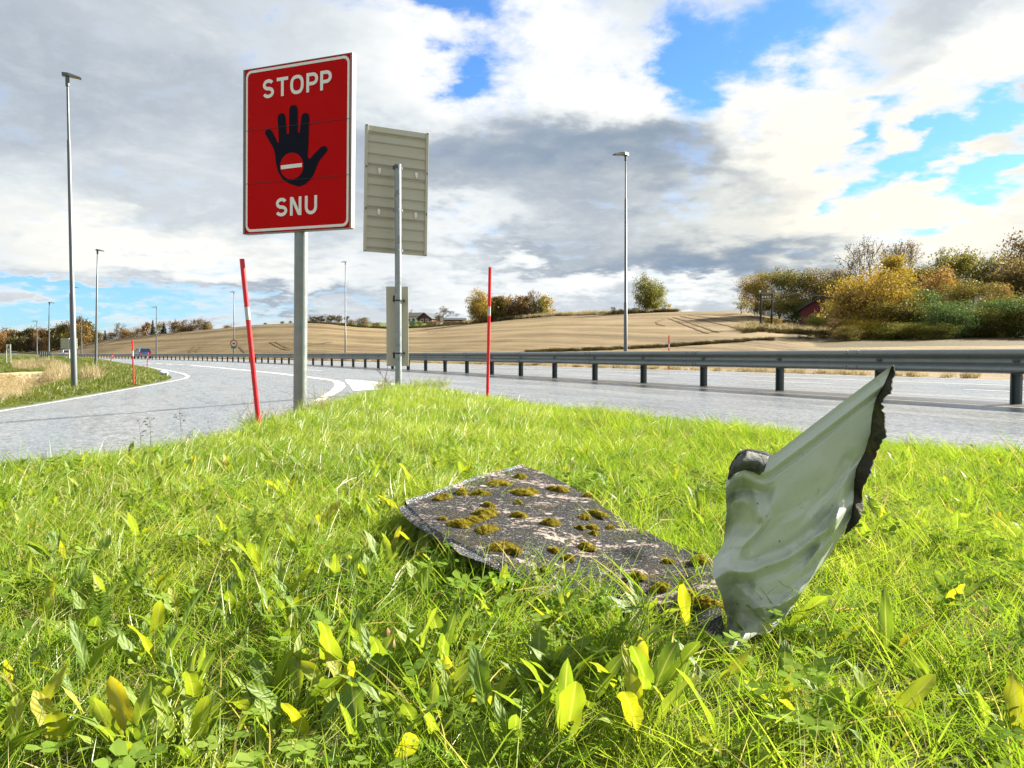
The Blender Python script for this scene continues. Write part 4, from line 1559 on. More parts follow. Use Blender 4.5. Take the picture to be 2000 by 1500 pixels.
def tree_mesh(seed, h, w, n, leaf, kind='single', spread=0.085, keep=1.0):
    rng = np.random.default_rng(seed)
    segs, tips = grow(rng, h, w, kind)
    tips = np.array(tips)
    if kind in ('multi', 'skirt', 'low'):
        m_ = 90
        q = rng.normal(size=(m_, 3)); q /= np.linalg.norm(q, axis=1)[:, None]
        q *= rng.uniform(0.55, 1.0, (m_, 1))
        f_ = np.stack([q[:, 0] * w * 0.47, q[:, 1] * w * 0.47, h * 0.44 + q[:, 2] * h * 0.42], 1)
        if kind == 'skirt':
            f_[:, :2] *= (1.15 - 0.55 * np.clip(f_[:, 2:3] / h, 0, 1))
        tips = np.vstack([tips, f_])
    if keep < 1:
        tips = tips[rng.random(len(tips)) < keep]
    wt_ = rng.uniform(0.4, 1.6, len(tips))
    idx = rng.choice(len(tips), n, p=wt_ / wt_.sum())
    C = tips[idx] + rng.normal(0, 1, (n, 3)) * np.array([w, w, h * 0.55]) * spread
    C = C[(C[:, 2] > 0.03 * h) & (C[:, 2] < h * 1.03)]
    return segs, C, rng


def bare_segs(rng, h, w, depth=6):
    segs = []

    def rec(p, d, L, r, k):
        e = p + d * L
        segs.append((p, e, r, r * 0.72))
        if k == 0:
            return
        for _ in range(rng.integers(2, 4) if k < depth else 4):
            nd = d + rng.normal(0, 0.42, 3) + np.array([0, 0, 0.10])
            nd *= np.array([w / h * 1.25, w / h * 1.25, 1])
            nd /= np.linalg.norm(nd)
            rec(e - d * L * rng.uniform(0, 0.25), nd, L * rng.uniform(0.66, 0.86), r * 0.62, k - 1)
    rec(np.zeros(3), np.array([0.02, 0, 1.0]), h * 0.24, 0.016 * h, depth)
    m = max(s[1][2] for s in segs)
    k = h / m
    return [(a * k, b * k, r0, r1) for a, b, r0, r1 in segs]


MESHES = {}


def tree_data(kind, shape, lod):
    """unit-ish shared meshes: height 10 m, width given by the kind"""
    key = (kind, shape, lod)
    if key in MESHES:
        return MESHES[key]
    h = 10.0
    seed = sum(map(ord, kind)) * 7 + shape * 101 + (0 if lod == 'near' else 5)
    near = lod == 'near'
    cm = None
    if kind.startswith('bare'):
        rng = np.random.default_rng(seed)
        segs = bare_segs(rng, h, 8.0, 6 if near else 5)
        big = [s for s in segs if s[2] > 0.05]
        small = [s for s in segs if s[2] <= 0.05]
        small = [(a, b, max(r0, 0.022 if near else 0.045), max(r1, 0.016 if near else 0.035)) for a, b, r0, r1 in small]
        V, F = tubes_np(big, 6)
        tm = mesh_np('trunk', V, F, M_BARK, True)
        V, F = tubes_np(small, 3)
        C = np.array([s[1] for s in small])
        # the last leaves and the seed heads
        k = int((1500 if near else 700) * (1.8 if kind == 'bareleaf' else 0.55))
        C = C[rng.integers(0, len(C), k)] + rng.normal(0, 0.16, (k, 3))
        V2, F2 = leaf_quads(rng, C, 0.085 if near else 0.14)
        cm = mesh_np('crown', np.vstack([V, V2]), np.vstack([F, F2 + len(V)]), LEAF['grey'])
        out = (tm, cm)
    elif kind == 'spruce':
        rng = np.random.default_rng(seed)
        pts, w = [], 4.4
        n = 2600 if near else 1300
        z = h * (1 - np.sqrt(rng.random(n))) * 0.97 + 0.35
        lay = np.floor(z * 1.7) / 1.7
        rad = w / 2 * (1 - z / h) ** 0.85 * (0.55 + 0.45 * (1 - (z - lay) * 1.7)) * np.sqrt(rng.uniform(0.15, 1, n))
        a = rng.uniform(0, 6.28, n)
        C = np.stack([np.cos(a) * rad, np.sin(a) * rad, np.minimum(z - 0.12 * rad, h)], 1)
        V, F = leaf_quads(rng, C, 0.26)
        cm = mesh_np('crown', V, F, LEAF['spruce'])
        V, F = tubes_np([(np.zeros(3), np.array([0, 0, 5.0]), 0.16, 0.09), (np.array([0, 0, 5.0]), np.array([0, 0, 9.9]), 0.09, 0.02)], 6)
        out = (mesh_np('trunk', V, F, M_BARK, True), cm)
    else:
        k = {'round': ('round', 8.5, 9000, 0.14, 0.075), 'tall': ('single', 5.6, 6500, 0.13, 0.075), 'bush': ('multi', 10.5, 11000, 0.145, 0.075),
             'skirt': ('skirt', 6.5, 9500, 0.135, 0.08), 'thin': ('single', 4.6, 2600, 0.12, 0.05), 'open': ('round', 8.0, 3600, 0.12, 0.05)}[kind]
        n = k[2] if near else k[2] // 5
        leaf = k[3] if near else k[3] * 2.1
        segs, C, rng = tree_mesh(seed, h, k[1], n, leaf, k[0], k[4])
        V, F = tubes_np(segs, 5 if near else 3)
        tm = mesh_np('trunk', V, F, M_BARK, True)
        V, F = leaf_quads(rng, C, leaf)
        out = (tm, mesh_np('crown', V, F, LEAF['olive']))
    MESHES[key] = out
    return out


WID = {'round': 8.5, 'tall': 5.6, 'bush': 10.5, 'skirt': 6.5, 'thin': 4.6, 'open': 8.0, 'bare': 8.0, 'bareleaf': 8.0, 'spruce': 4.4}
trng = random.Random(5)


def tree(px, Y, top, wpx, kind, colr, label, group, lod='near', name='tree', cat='tree', base_py=None, sink=0.0):
    d = ray(px, 692)
    x = d[0] / d[1] * Y
    z = hz(x, Y) - sink
    h = at(px, top, Y)[2] - z
    if h < 0.4:
        h = 0.4
    w = wpx / 1500 * Y
    tm, cm = tree_data(kind, trng.randrange(3 if lod == 'near' else 4), lod)
    root = empty(name, (x, Y, z), trng.uniform(0, 6.28))
    tag(root, label, cat, group)
    big = lod == 'near' and group == G and not kind.startswith('bare')
    kx, kz = w / WID[kind] * (1.2 if big else 1.02), h / 10.0 * (1.10 if big else 1.0)
    for nm, me in (('trunk', tm), ('crown', cm)):
        o_ = obj(nm, me, root)
        o_.scale = (kx, kx, kz)
        if nm == 'crown' and not kind.startswith('bare') and kind != 'spruce':
            o_.material_slots[0].link = 'OBJECT'
            o_.material_slots[0].material = LEAF[colr]
        elif nm == 'crown' and kind.startswith('bare') and colr != 'grey':
            o_.material_slots[0].link = 'OBJECT'
            o_.material_slots[0].material = LEAF[colr]
    return root


# ---- the autumn wood on the right
G = 'autumn trees of the wood on the right'
for a in [
    (1446, 112, 582, 26, 'thin', 'lime', 'small pale green sapling at the left tip of the wood'),
    (1473, 106, 541, 62, 'bush', 'yellow', 'yellow green tree at the left end of the wood above the utility pole'),
    (1522, 103, 535, 84, 'bush', 'olive', 'broad olive tree behind the utility pole'),
    (1568, 101, 536, 80, 'bush', 'olive', 'broad olive tree left above the red barn'),
    (1612, 100, 535, 70, 'bush', 'brown', 'brownish tree right above the red barn'),
    (1642, 96, 524, 80, 'skirt', 'olive', 'tall olive tree just left of the bare tree'),
    (1687, 92, 462, 125, 'bare', 'grey', 'tall bare tree with a fan of grey twigs on top of the wood'),
    (1763, 95, 466, 105, 'bareleaf', 'brown', 'half bare brown tree at the top of the wood, right of the bare one'),
    (1745, 86, 498, 70, 'skirt', 'yellow', 'golden green tree in front of the two bare crowns'),
    (1830, 92, 482, 60, 'bareleaf', 'grey', 'thin grey tree between the golden tree and the tall olive crown'),
    (1800, 88, 505, 80, 'round', 'olive', 'olive crown behind the orange tree'),
    (1880, 90, 487, 110, 'round', 'olive', 'tall wide olive tree behind the orange tree'),
    (1925, 92, 500, 60, 'bare', 'grey', 'small bare tree at the skyline right of the tall olive tree'),
    (1972, 86, 502, 110, 'round', 'brown', 'brown orange tree at the right edge of the picture'),
    (1996, 92, 466, 84, 'skirt', 'brown', 'tallest brown tree at the right edge'),
    (2075, 88, 480, 140, 'round', 'olive', 'olive tree just past the right edge'),
    (2170, 80, 500, 160, 'bush', 'brown', 'brown tree past the right edge'),
    (2280, 76, 490, 180, 'bush', 'olive', 'big olive tree far past the right edge'),
    (1700, 66, 537, 130, 'bush', 'yellow', 'big golden bush in the front row of the wood'),
    (1668, 67, 572, 70, 'bush', 'brown', 'brown bush standing right of the red barn'),
    (1835, 76, 514, 76, 'skirt', 'orange', 'bright orange tree in the middle of the wood'),
    (1795, 66, 575, 95, 'bush', 'green', 'dark green bush below the orange tree'),
    (1745, 64, 588, 110, 'bush', 'olive', 'olive bush in the front row between golden and green bushes'),
    (1890, 68, 558, 120, 'bush', 'olive', 'large olive brown bush right of the dark green one'),
    (1850, 62, 606, 110, 'bush', 'green', 'low dark green bush in the front row'),
    (1948, 74, 556, 54, 'skirt', 'orange', 'small yellow orange tree near the right edge'),
    (1915, 62, 610, 100, 'bush', 'olive', 'low olive bush in the front row near the right edge'),
    (1982, 60, 588, 120, 'bush', 'green', 'dark green bush at the right edge of the picture'),
    (2060, 58, 580, 150, 'bush', 'olive', 'olive bush just past the right edge'),
    (2180, 56, 590, 170, 'bush', 'green', 'green bush far past the right edge'),
    (1768, 60, 632, 80, 'bush', 'olive', 'low olive bush at the foot of the front row'),
    (1690, 63, 632, 80, 'bush', 'yellow', 'low yellow bush at the foot of the big golden bush'),
    (1648, 70, 622, 56, 'bush', 'brown', 'low brown bush at the left foot of the wood'),
    (1608, 84, 615, 56, 'bush', 'lime', 'pale yellow green shrub in front of the red barn'),
    (1508, 82, 619, 30, 'skirt', 'yellow', 'little yellow tree behind the utility pole'),
    (1545, 98, 585, 66, 'bush', 'olive', 'olive undergrowth bush left of the red barn'),
    (1505, 104, 590, 64, 'bush', 'olive', 'dark olive bush behind the transformer'),
    (1562, 97, 597, 40, 'bush', 'green', 'dark bush at the left wall of the red barn'),
    (1720, 84, 560, 90, 'bush', 'olive', 'olive tree hidden behind the golden bush'),
    (1660, 88, 548, 80, 'bush', 'olive', 'olive tree above the roof of the red barn'),
]:
    tree(*a, G)
for i, (px, tp, w, c) in enumerate([(1652, 640, 50, 'olive'), (1690, 625, 74, 'yellow'), (1738, 642, 60, 'olive'), (1776, 604, 74, 'green'), (1822, 634, 70, 'olive'), (1856, 596, 80, 'green'), (1905, 644, 70, 'olive'),
                                    (1938, 616, 76, 'olive'), (1988, 600, 90, 'green'), (2045, 626, 110, 'green'), (2115, 600, 120, 'olive')]):
    tree(px, (59.5, 63.0, 60.5, 64.5, 58.8)[i % 5], tp, w, 'bush', c, ['low olive bush at the left front corner of the wood', 'yellowish bush right below the big golden bush', 'low olive bush between the golden and the dark green bushes',
         'dark green bush under the orange tree in the front row', 'low olive bush right of the dark green front bush', 'taller green bush in the middle of the front row', 'lowest olive bush in the right half of the front row',
         'olive bush before the small orange tree at the right', 'green front bush cut by the right picture edge', 'green bush just outside the right picture edge', 'olive bush well outside the right picture edge'][i], G, sink=0.3)
tree(1637, 74, 594, 52, 'bush', 'olive', 'olive bush covering the right half of the red barn', G)

# ---- trees on the hill crest
G2 = 'trees on the crest of the stubble hill'
tree(1258, 139, 531, 44, 'skirt', 'lime', 'left half of the lone green double tree on the crest', G2, sink=0.2)
tree(1278, 140, 534, 44, 'skirt', 'lime', 'right half of the lone green double tree on the crest', G2, sink=0.2)
for px, tp, w, c, lab in ((1297, 585, 12, 'lime', 'sapling right beside the lone green tree'), (1306, 588, 10, 'yellow', 'last sapling to the right of the lone green tree'),
                          (1198, 596, 12, 'grey', 'small grey shrub on the crest left of the tall lamp'), (1228, 600, 12, 'lime', 'low sapling between lamp and lone tree'),
                          (1213, 601, 10, 'lime', 'low sapling just left of the tall lamp'), (1240, 601, 14, 'olive', 'small bush at the left foot of the lone tree')):
    tree(px, 138, tp, w, 'thin' if c != 'olive' else 'bush', c, lab, G2)
for px, tp, w, k, c, lab in ((938, 568, 36, 'skirt', 'yellow', 'yellow green birch at the left end of the crest copse'), (930, 590, 26, 'bush', 'lime', 'low green bush under the birch of the copse'),
                             (968, 580, 28, 'tall', 'olive', 'olive tree right of the snow pole in the copse'), (984, 577, 28, 'tall', 'rust', 'rust tree left of the middle of the copse'),
                             (1000, 578, 26, 'tall', 'brown', 'brown tree in the middle of the copse'), (1015, 579, 26, 'tall', 'rust', 'rust brown tree right of the middle of the copse'),
                             (1030, 577, 26, 'tall', 'brown', 'brown tree in the right half of the copse'), (1044, 574, 26, 'bareleaf', 'brown', 'thin bare tree in the right half of the copse'),
                             (1056, 580, 26, 'tall', 'olive', 'olive tree next to the right end of the copse'), (1067, 578, 26, 'tall', 'yellow', 'yellowish tree at the right end of the copse'),
                             (955, 582, 26, 'tall', 'yellow', 'yellow tree right behind the snow pole in the copse'), (975, 598, 30, 'bush', 'olive', 'low olive bush at the foot of the copse'), (1020, 600, 40, 'bush', 'brown', 'low brown bush at the foot of the copse')):
    tree(px, 150 + trng.uniform(0, 6), tp - 8, w * 1.3, {'tall': 'skirt'}.get(k, k), c, lab, 'autumn copse on the crest', lod='near' if k == 'skirt' else 'far', sink=0.5)

# ---- by the houses
tree(866, 205, 597, 46, 'bareleaf', 'grey', 'wide pale half bare tree right of the dark red house', None, lod='near')
tree(806, 240, 603, 16, 'bare', 'grey', 'small bare tree in front of the white house', None, lod='far')
tree(858, 203, 614, 20, 'bush', 'brown', 'brown bush under the wide pale tree by the houses', None, lod='far')
tree(708, 176, 620, 34, 'bush', 'brown', 'round grey brown bush at the edge of the green field', None, lod='far')
tree(687, 178, 624, 16, 'bush', 'brown', 'small grey bush left of the round bush by the green field', None, lod='far')
for i, px in enumerate(np.linspace(606, 676, 10)):
    tree(px, 235, 612 + trng.uniform(0, 4), 15, ('bareleaf', 'tall')[i % 2], ('grey', 'brown', 'brown')[i % 3], 'grey brown tree in the far row behind the STOPP pole', 'far row of trees behind the STOPP pole', lod='far')
for px, w, c in ((805, 18, 'green'), (820, 16, 'olive'), (838, 16, 'brown'), (850, 18, 'brown'), (875, 22, 'brown'), (895, 20, 'brown'), (910, 16, 'brown'), (650, 26, 'brown'), (670, 22, 'brown'), (735, 20, 'brown')):
    tree(px, 186 if px < 760 else 198, 626.5 if px > 760 else 629, w, 'bush', c, 'low hedge bush between the stubble hill and the houses', 'low bushes before the houses', lod='far', name='bush', cat='bush')
for px, tp, w in ((519, 630, 8), (552, 627, 10), (568, 626, 8)):
    tree(px, 178, tp, w, 'bush', 'green', 'tiny bush on the crest left of the STOPP pole', 'tiny bushes on the hill crest', lod='far', name='bush', cat='bush')

# ---- the wood on the left, from the picture's edge to the hill crest
G3 = 'trees of the far left wood'


def where(px):
    for lim, w_ in ((-20, 'outside the left picture edge'), (24, 'behind the walker sign'), (48, 'just right of the walker sign'), (72, 'left of the farthest lamp'), (95, 'between the two distant lamps'),
                    (118, 'left of the wide direction sign'), (146, 'behind the wide direction sign'), (166, 'just right of the tallest pole')):
        if px < lim:
            return w_
    return 'at the right end of the far wood'


cols = ['darkolive', 'darkrust', 'darkbrown', 'darkolive', 'darkbrown', 'darkrust', 'darkolive', 'rust']
LAB = {'olive': 'olive tree of the far left wood', 'rust': 'rust coloured tree of the far left wood', 'brown': 'brown tree of the far left wood', 'orange': 'orange tree of the far left wood',
       'yellow': 'yellow tree of the far left wood', 'darkolive': 'dull olive tree of the far left wood', 'darkbrown': 'dull brown tree of the far left wood', 'darkrust': 'dull rust brown tree of the far left wood'}
skyline = [(-60, 632), (0, 640), (8, 642), (20, 638), (45, 640), (70, 634), (85, 632), (100, 634), (118, 628), (135, 625), (150, 620), (165, 619), (175, 622), (185, 640), (196, 646)]
for i, px in enumerate(np.linspace(-70, 186, 34)):
    tp = np.interp(px, *zip(*skyline)) + trng.uniform(-1, 5)
    c = cols[(i * 5 + 3) % len(cols)] if px > 20 else 'darkrust'
    Yt = np.interp(px, [-70, 0, 100, 186], [270, 258, 238, 222]) + trng.uniform(0, 14)
    tree(px, Yt, tp, trng.uniform(26, 36), trng.choice(['skirt', 'bush', 'skirt']), c, LAB[c].replace('of the far left wood', 'of the far wood ' + where(px)).replace('of the far wood at the right end', 'at the right end'), G3, lod='far', sink=0.6)
for px, tp, w, c in ((3, 645, 16, 'orange'), (72, 648, 10, 'orange'), (93, 658, 12, 'orange'), (126, 648, 12, 'yellow'), (168, 630, 22, 'rust'), (52, 655, 20, 'darkolive'), (30, 655, 22, 'darkolive'), (80, 660, 20, 'darkbrown'), (112, 655, 20, 'darkolive'), (150, 640, 24, 'darkolive')):
    Yt = np.interp(px, [0, 100, 186], [252, 232, 216])
    tree(px, Yt, tp, w * 1.3, 'bush', c, LAB[c].replace('of the far left wood', 'of the far wood ' + where(px)).replace('of the far wood at the right end', 'at the right end'), G3, lod='far', sink=0.6)
G4 = 'trees behind the crest on the left'
for px, tp, w, k, c, lab in ((197, 650, 12, 'round', 'brown', 'low brown tree behind the crest near the second lamp'), (206, 645, 12, 'spruce', 'spruce', 'small dark spruce behind the crest right of the second lamp'),
                             (220, 649, 18, 'round', 'brown', 'low brown tree right of the small spruce'), (236, 631, 16, 'bareleaf', 'brown', 'pointed bare brown tree behind the crest'),
                             (248, 645, 16, 'round', 'rust', 'rust tree behind the crest left of the gap'), (262, 648, 16, 'bush', 'brown', 'low brown tree behind the crest in the gap'),
                             (275, 640, 18, 'round', 'brown', 'brown tree behind the crest right of the gap'), (289, 626, 14, 'tall', 'rust', 'rust tree left of the dark spruce'),
                             (299.5, 624, 14, 'spruce', 'spruce', 'tall dark spruce left of the far lamp on the crest'), (321, 629, 17, 'spruce', 'spruce', 'broad dark spruce right of the far lamp on the crest'),
                             (312, 630, 12, 'round', 'olive', 'olive tree between the two dark spruces'), (340, 624, 22, 'bareleaf', 'brown', 'grey brown tree right of the broad spruce'),
                             (348, 630, 18, 'round', 'brown', 'low brown crown right of the broad spruce'), (366, 625, 20, 'bareleaf', 'grey', 'grey bare tree in the crest row'),
                             (378, 623, 20, 'bareleaf', 'grey', 'second grey bare tree in the crest row'), (362, 636, 16, 'bush', 'brown', 'low brown bush in the crest row'),
                             (398, 624, 18, 'bareleaf', 'grey', 'grey bare tree near the right end of the crest row'), (407, 623, 14, 'tall', 'brown', 'brown tree at the right end of the crest row'),
                             (445, 635, 14, 'bush', 'brown', 'tiny bush on the crest by the lamp with the round sign')):
    Yt = np.interp(px, [190, 420], [218, 190])
    k = {'round': 'bush', 'tall': 'skirt'}.get(k, k)
    tree(px, Yt, tp - 1, w * (1.5 if k != 'spruce' else 1.15), k, c, lab, G4, lod='far', sink=1.0)
    if k == 'bareleaf':
        tree(px + 5, Yt + 3, tp + 9, w * 1.5, 'bush', 'brown', 'low brown undergrowth along the crest on the left', G4, lod='far', sink=1.0)

# ------------------------------------------------------------------ buildings
M_BARN = simple('red_barn_boards', (0.17, 0.028, 0.032), 0.75, var=0.25, scale=2, dirt=((0.10, 0.03, 0.03), 1.5, 0.5, 0.8))
M_SLATE = simple('dark_roof', (0.055, 0.062, 0.070), 0.6, var=0.25)
M_WHITEW = simple('white_house_wall', (0.72, 0.70, 0.66), 0.7, var=0.05)
M_BROWNW = simple('dark_red_house_wall', (0.10, 0.035, 0.03), 0.7, var=0.2)
M_WIN = simple('window_pane', (0.03, 0.035, 0.045), 0.1)
M_TRIM = simple('white_trim', (0.70, 0.69, 0.66), 0.6)
M_ROOFB = simple('brown_roof_tiles', (0.11, 0.085, 0.075), 0.7, var=0.25)


def gable_house(loc, rz, L, Wd, eave, ridge, wall, roof, label, name, wins, boards=False, over=0.35, trimc=None):
    """ridge along local X; local -Y is the long front"""
    root = empty(name, loc, rz)
    tag(root, label, name.split('_')[-1])
    a, b_ = L / 2, Wd / 2
    mb = MB()
    pent = [(-a, -b_, -1.5), (-a, b_, -1.5), (-a, b_, eave), (-a, 0, ridge), (-a, -b_, eave)]
    mb.prism([Vector(p) for p in pent], (L, 0, 0))
    wl_ = mb.build('wall', wall, root)
    if boards:
        # upright boards on the gable and the front
        for i, y in enumerate(np.arange(-b_ + 0.1, b_, 0.45)):
            hh = eave + (ridge - eave) * (1 - abs(y) / b_)
            for sx in (-1,):
                MB().box((sx * (a + 0.02), y, hh / 2 - 0.6), (0.05, 0.34, hh + 0.9)).build('wall_board', wall, root)
        for x in np.arange(-a + 0.2, a, 0.55):
            MB().box((x, -b_ - 0.02, eave / 2 - 0.6), (0.42, 0.05, eave + 0.9)).build('wall_board', wall, root)
    sl = math.atan2(ridge - eave, b_)
    ln = math.hypot(b_, ridge - eave) + over
    for sy in (-1, 1):
        c = Vector((0, sy * (b_ + over * math.cos(sl)) / 2, (ridge + eave - over * math.sin(sl)) / 2 + 0.12))
        MB().box(c, (L + 2 * over, ln, 0.14), Matrix.Rotation(-sy * sl, 3, 'X')).build('roof', roof, root)
    for (face_, u, z, w_, h_) in wins:
        if face_ == 'front':
            c, s1, s2 = Vector((u, -b_ - 0.03, z)), (w_ + 0.24, 0.06, h_ + 0.24), (w_, 0.03, h_)
            off = Vector((0, -0.035, 0))
        else:
            sx = -1 if face_ == 'gable_l' else 1
            c, s1, s2 = Vector((sx * (a + 0.03), u, z)), (0.06, w_ + 0.24, h_ + 0.24), (0.03, w_, h_)
            off = Vector((0.035 * sx, 0, 0))
        fr = MB().box(c, s1).build('window', M_TRIM, root)
        MB().box(c + off, s2).build('pane', M_WIN, fr)
    return root


def gpos(px, Y):
    d = ray(px, 692)
    x = d[0] / d[1] * Y
    return (x, Y, hz(x, Y))


# red barn in the wood: its long side faces us, roof falls to the left
Yb = 92.0
p = at(1606, 623, Yb)
bw = 46 / 1500 * Yb
barn = gable_house((p[0] + 1.4, Yb + 2.0, p[2]), R(62), 6.4, 5.2, 1.15, 2.7, M_BARN, M_SLATE, 'red board barn with a dark roof half hidden in the wood', 'red_barn', [('gable_l', -0.6, 0.4, 0.1, 0.1)], boards=True, over=0.4)
Yh = 100.0
p = at(1776, 575, Yh)
gable_house((p[0], Yh, p[2]), R(40), 7, 6, 0.2, 1.65, M_BARN, M_SLATE, 'red house roof peeping out between the golden and orange trees', 'red_house', [], over=0.5)

# houses beyond the dip
Yh = 232.0
p = at(806, 634, Yh)
gable_house((p[0] - 0.4, Yh, p[2] + 0.5), R(-18), 8.0, 5.0, 1.75, 2.9, M_WHITEW, M_ROOFB, 'white house with a brown roof on the far rise', 'white_house', [('front', 1.9, 0.8, 0.8, 0.8), ('front', -1.2, 0.8, 0.8, 0.8), ('front', 0.4, 0.8, 0.7, 0.8)])
p = at(838, 634, Yh - 10)
gable_house((p[0], Yh - 10, p[2] + 0.6), R(68), 5.5, 4.6, 0.95, 2.6, M_BROWNW, M_SLATE, 'dark red gabled house beside the white house on the far rise', 'red_house', [('gable_l', 0.7, 0.5, 0.7, 0.6), ('gable_l', -0.8, 0.5, 0.7, 0.6)])
p = at(888, 633, Yh - 14)
gable_house((p[0], Yh - 14, p[2] + 0.6), R(4), 6.0, 3.5, 0.45, 0.95, M_BROWNW, M_SLATE, 'low dark roofed shed right of the wide pale tree', 'low_shed', [])

# ------------------------------------------------------------------ utility poles with the transformer
Yu = 80.0
M_CREO = simple('creosoted_wood', (0.035, 0.026, 0.020), 0.8, var=0.3)
M_PORC = simple('porcelain_insulator', (0.75, 0.75, 0.72), 0.25)
M_TRAFO = simple('transformer_grey', (0.26, 0.30, 0.31), 0.5)
g0, g1 = at(1485.5, 656, Yu), at(1507, 652, Yu)
root = empty('utility_pole', (g0[0], Yu, hz(g0[0], Yu)))
tag(root, 'pair of dark wooden utility poles with a crossarm and a grey transformer box', 'utility pole')
for g_, tp in ((g0, 570), (g1, 571)):
    zt = at(1500, tp, Yu)[2]
    shift(MB().tube([(g_[0], Yu, hz(g_[0], Yu) - 0.3), (g_[0], Yu, zt)], [0.13, 0.095], 10).build('pole', M_CREO, smooth=True), root)
zc = at(1500, 572.5, Yu)[2]
x0, x1 = at(1482, 570, Yu)[0], at(1516, 570, Yu)[0]
shift(MB().box(((x0 + x1) / 2, Yu - 0.13, zc), (x1 - x0, 0.09, 0.10)).build('crossarm', M_GALVD), root)
z2 = at(1500, 585.5, Yu)[2]
shift(MB().box(((g0[0] + g1[0]) / 2, Yu - 0.13, z2), (g1[0] - g0[0], 0.08, 0.10)).box(((g0[0] + g1[0]) / 2, Yu - 0.13, z2 + 0.18), (g1[0] - g0[0], 0.06, 0.06)).build('crossarm', M_GALVD), root)
for px in (1483.3, 1499.3, 1514.5):
    x = at(px, 570, Yu)[0]
    shift(MB().tube([(x, Yu - 0.13, zc + 0.05), (x, Yu - 0.13, zc + 0.13), (x, Yu - 0.13, zc + 0.2), (x, Yu - 0.13, zc + 0.28)], [0.05, 0.11, 0.08, 0.11], 8).build('insulator', M_PORC, smooth=True), root)
for px in (1489, 1494, 1499, 1504):
    x = at(px, 570, Yu)[0]
    shift(MB().tube([(x, Yu - 0.13, z2 + 0.22), (x, Yu - 0.13, z2 + 0.36)], [0.05, 0.06], 6).build('insulator', M_PORC, smooth=True), root)
tp_ = at(1496.5, 613, Yu)
shift(MB().box((tp_[0], Yu - 0.45, tp_[2]), (0.50, 0.5, 0.50)).build('transformer_box', M_TRAFO, bevel=0.03), root)
shift(MB().box((tp_[0] - 0.24, Yu - 0.72, tp_[2]), (0.06, 0.05, 0.5)).build('transformer_fin', M_PORC), root)
shift(MB().box(((tp_[0] + g1[0]) / 2, Yu - 0.2, tp_[2] + 0.05), (0.55, 0.1, 0.06)).tube([(g1[0], Yu - 0.2, tp_[2]), (g1[0] + 0.25, Yu - 0.22, tp_[2] + 0.02)], 0.09, 8).build('bracket', M_GALVD), root)
M_WIRE = simple('power_wire', (0.30, 0.29, 0.26), 0.4, 0.4)
for i, (px, dz) in enumerate(((1483.3, 0.28), (1499.3, 0.28), (1514.5, 0.28))):
    x = at(px, 570, Yu)[0]
    a = Vector((x, Yu - 0.13, zc + dz))
    b_ = Vector((at(2150 + 40 * i, 548 + 6 * i, 66.0)))
    pts = [a.lerp(b_, t) - Vector((0, 0, 1.1 * 4 * t * (1 - t))) for t in np.linspace(0, 1, 14)]
    o = MB().tube(pts, 0.010, 4).build('power_line', M_WIRE)
    tag(o, 'thin power line running right from the utility poles before the wood', 'cable', 'power lines of the utility poles')

# ------------------------------------------------------------------ the wrecked roof sheet in the grass
def coons(top, bottom, left, right, nu, nv):
    """four px polylines (top/bottom run left to right, left/right run top to bottom) -> nv x nu grid"""
    T_, B_, L_, R_ = resample(np.array(top, float), nu), resample(np.array(bottom, float), nu), resample(np.array(left, float), nv), resample(np.array(right, float), nv)
    u = np.linspace(0, 1, nu)[None, :, None]
    v = np.linspace(0, 1, nv)[:, None, None]
    P = (1 - v) * T_[None] + v * B_[None] + (1 - u) * L_[:, None] + u * R_[:, None]
    P -= (1 - u) * (1 - v) * T_[0] + u * (1 - v) * T_[-1] + (1 - u) * v * B_[0] + u * v * B_[-1]
    return P


def sheet(name, P, off, mats_, parent, attrs=None):
    """grid of points P (nv, nu, 3) with a second skin at P + off and a closed rim; mats_ = (front, back)"""
    nv, nu = P.shape[:2]
    n = nv * nu
    V = np.vstack([P.reshape(-1, 3), (P + off).reshape(-1, 3)])
    ix = np.arange(n).reshape(nv, nu)
    f1 = np.stack([ix[:-1, :-1], ix[1:, :-1], ix[1:, 1:], ix[:-1, 1:]], -1).reshape(-1, 4)
    f2 = f1[:, ::-1] + n
    rim = []
    loop = list(ix[0, :]) + list(ix[1:, -1]) + list(ix[-1, ::-1][1:]) + list(ix[::-1, 0][1:-1])
    for a, b in zip(loop, loop[1:] + loop[:1]):
        rim.append((a, b, b + n, a + n))
    F = np.vstack([f1, f2, np.array(rim)])
    me = mesh_np(name, V, F, list(mats_), True)
    k = len(f1)
    mi = np.zeros(len(F), np.int32)
    mi[k:] = 1
    me.polygons.foreach_set('material_index', mi)
    bm = bmesh.new(); bm.from_mesh(me)
    bmesh.ops.recalc_face_normals(bm, faces=bm.faces)
    bm.to_mesh(me); bm.free()
    me.set_sharp_from_angle(angle=R(60))
    return shift(obj(name, me), parent)


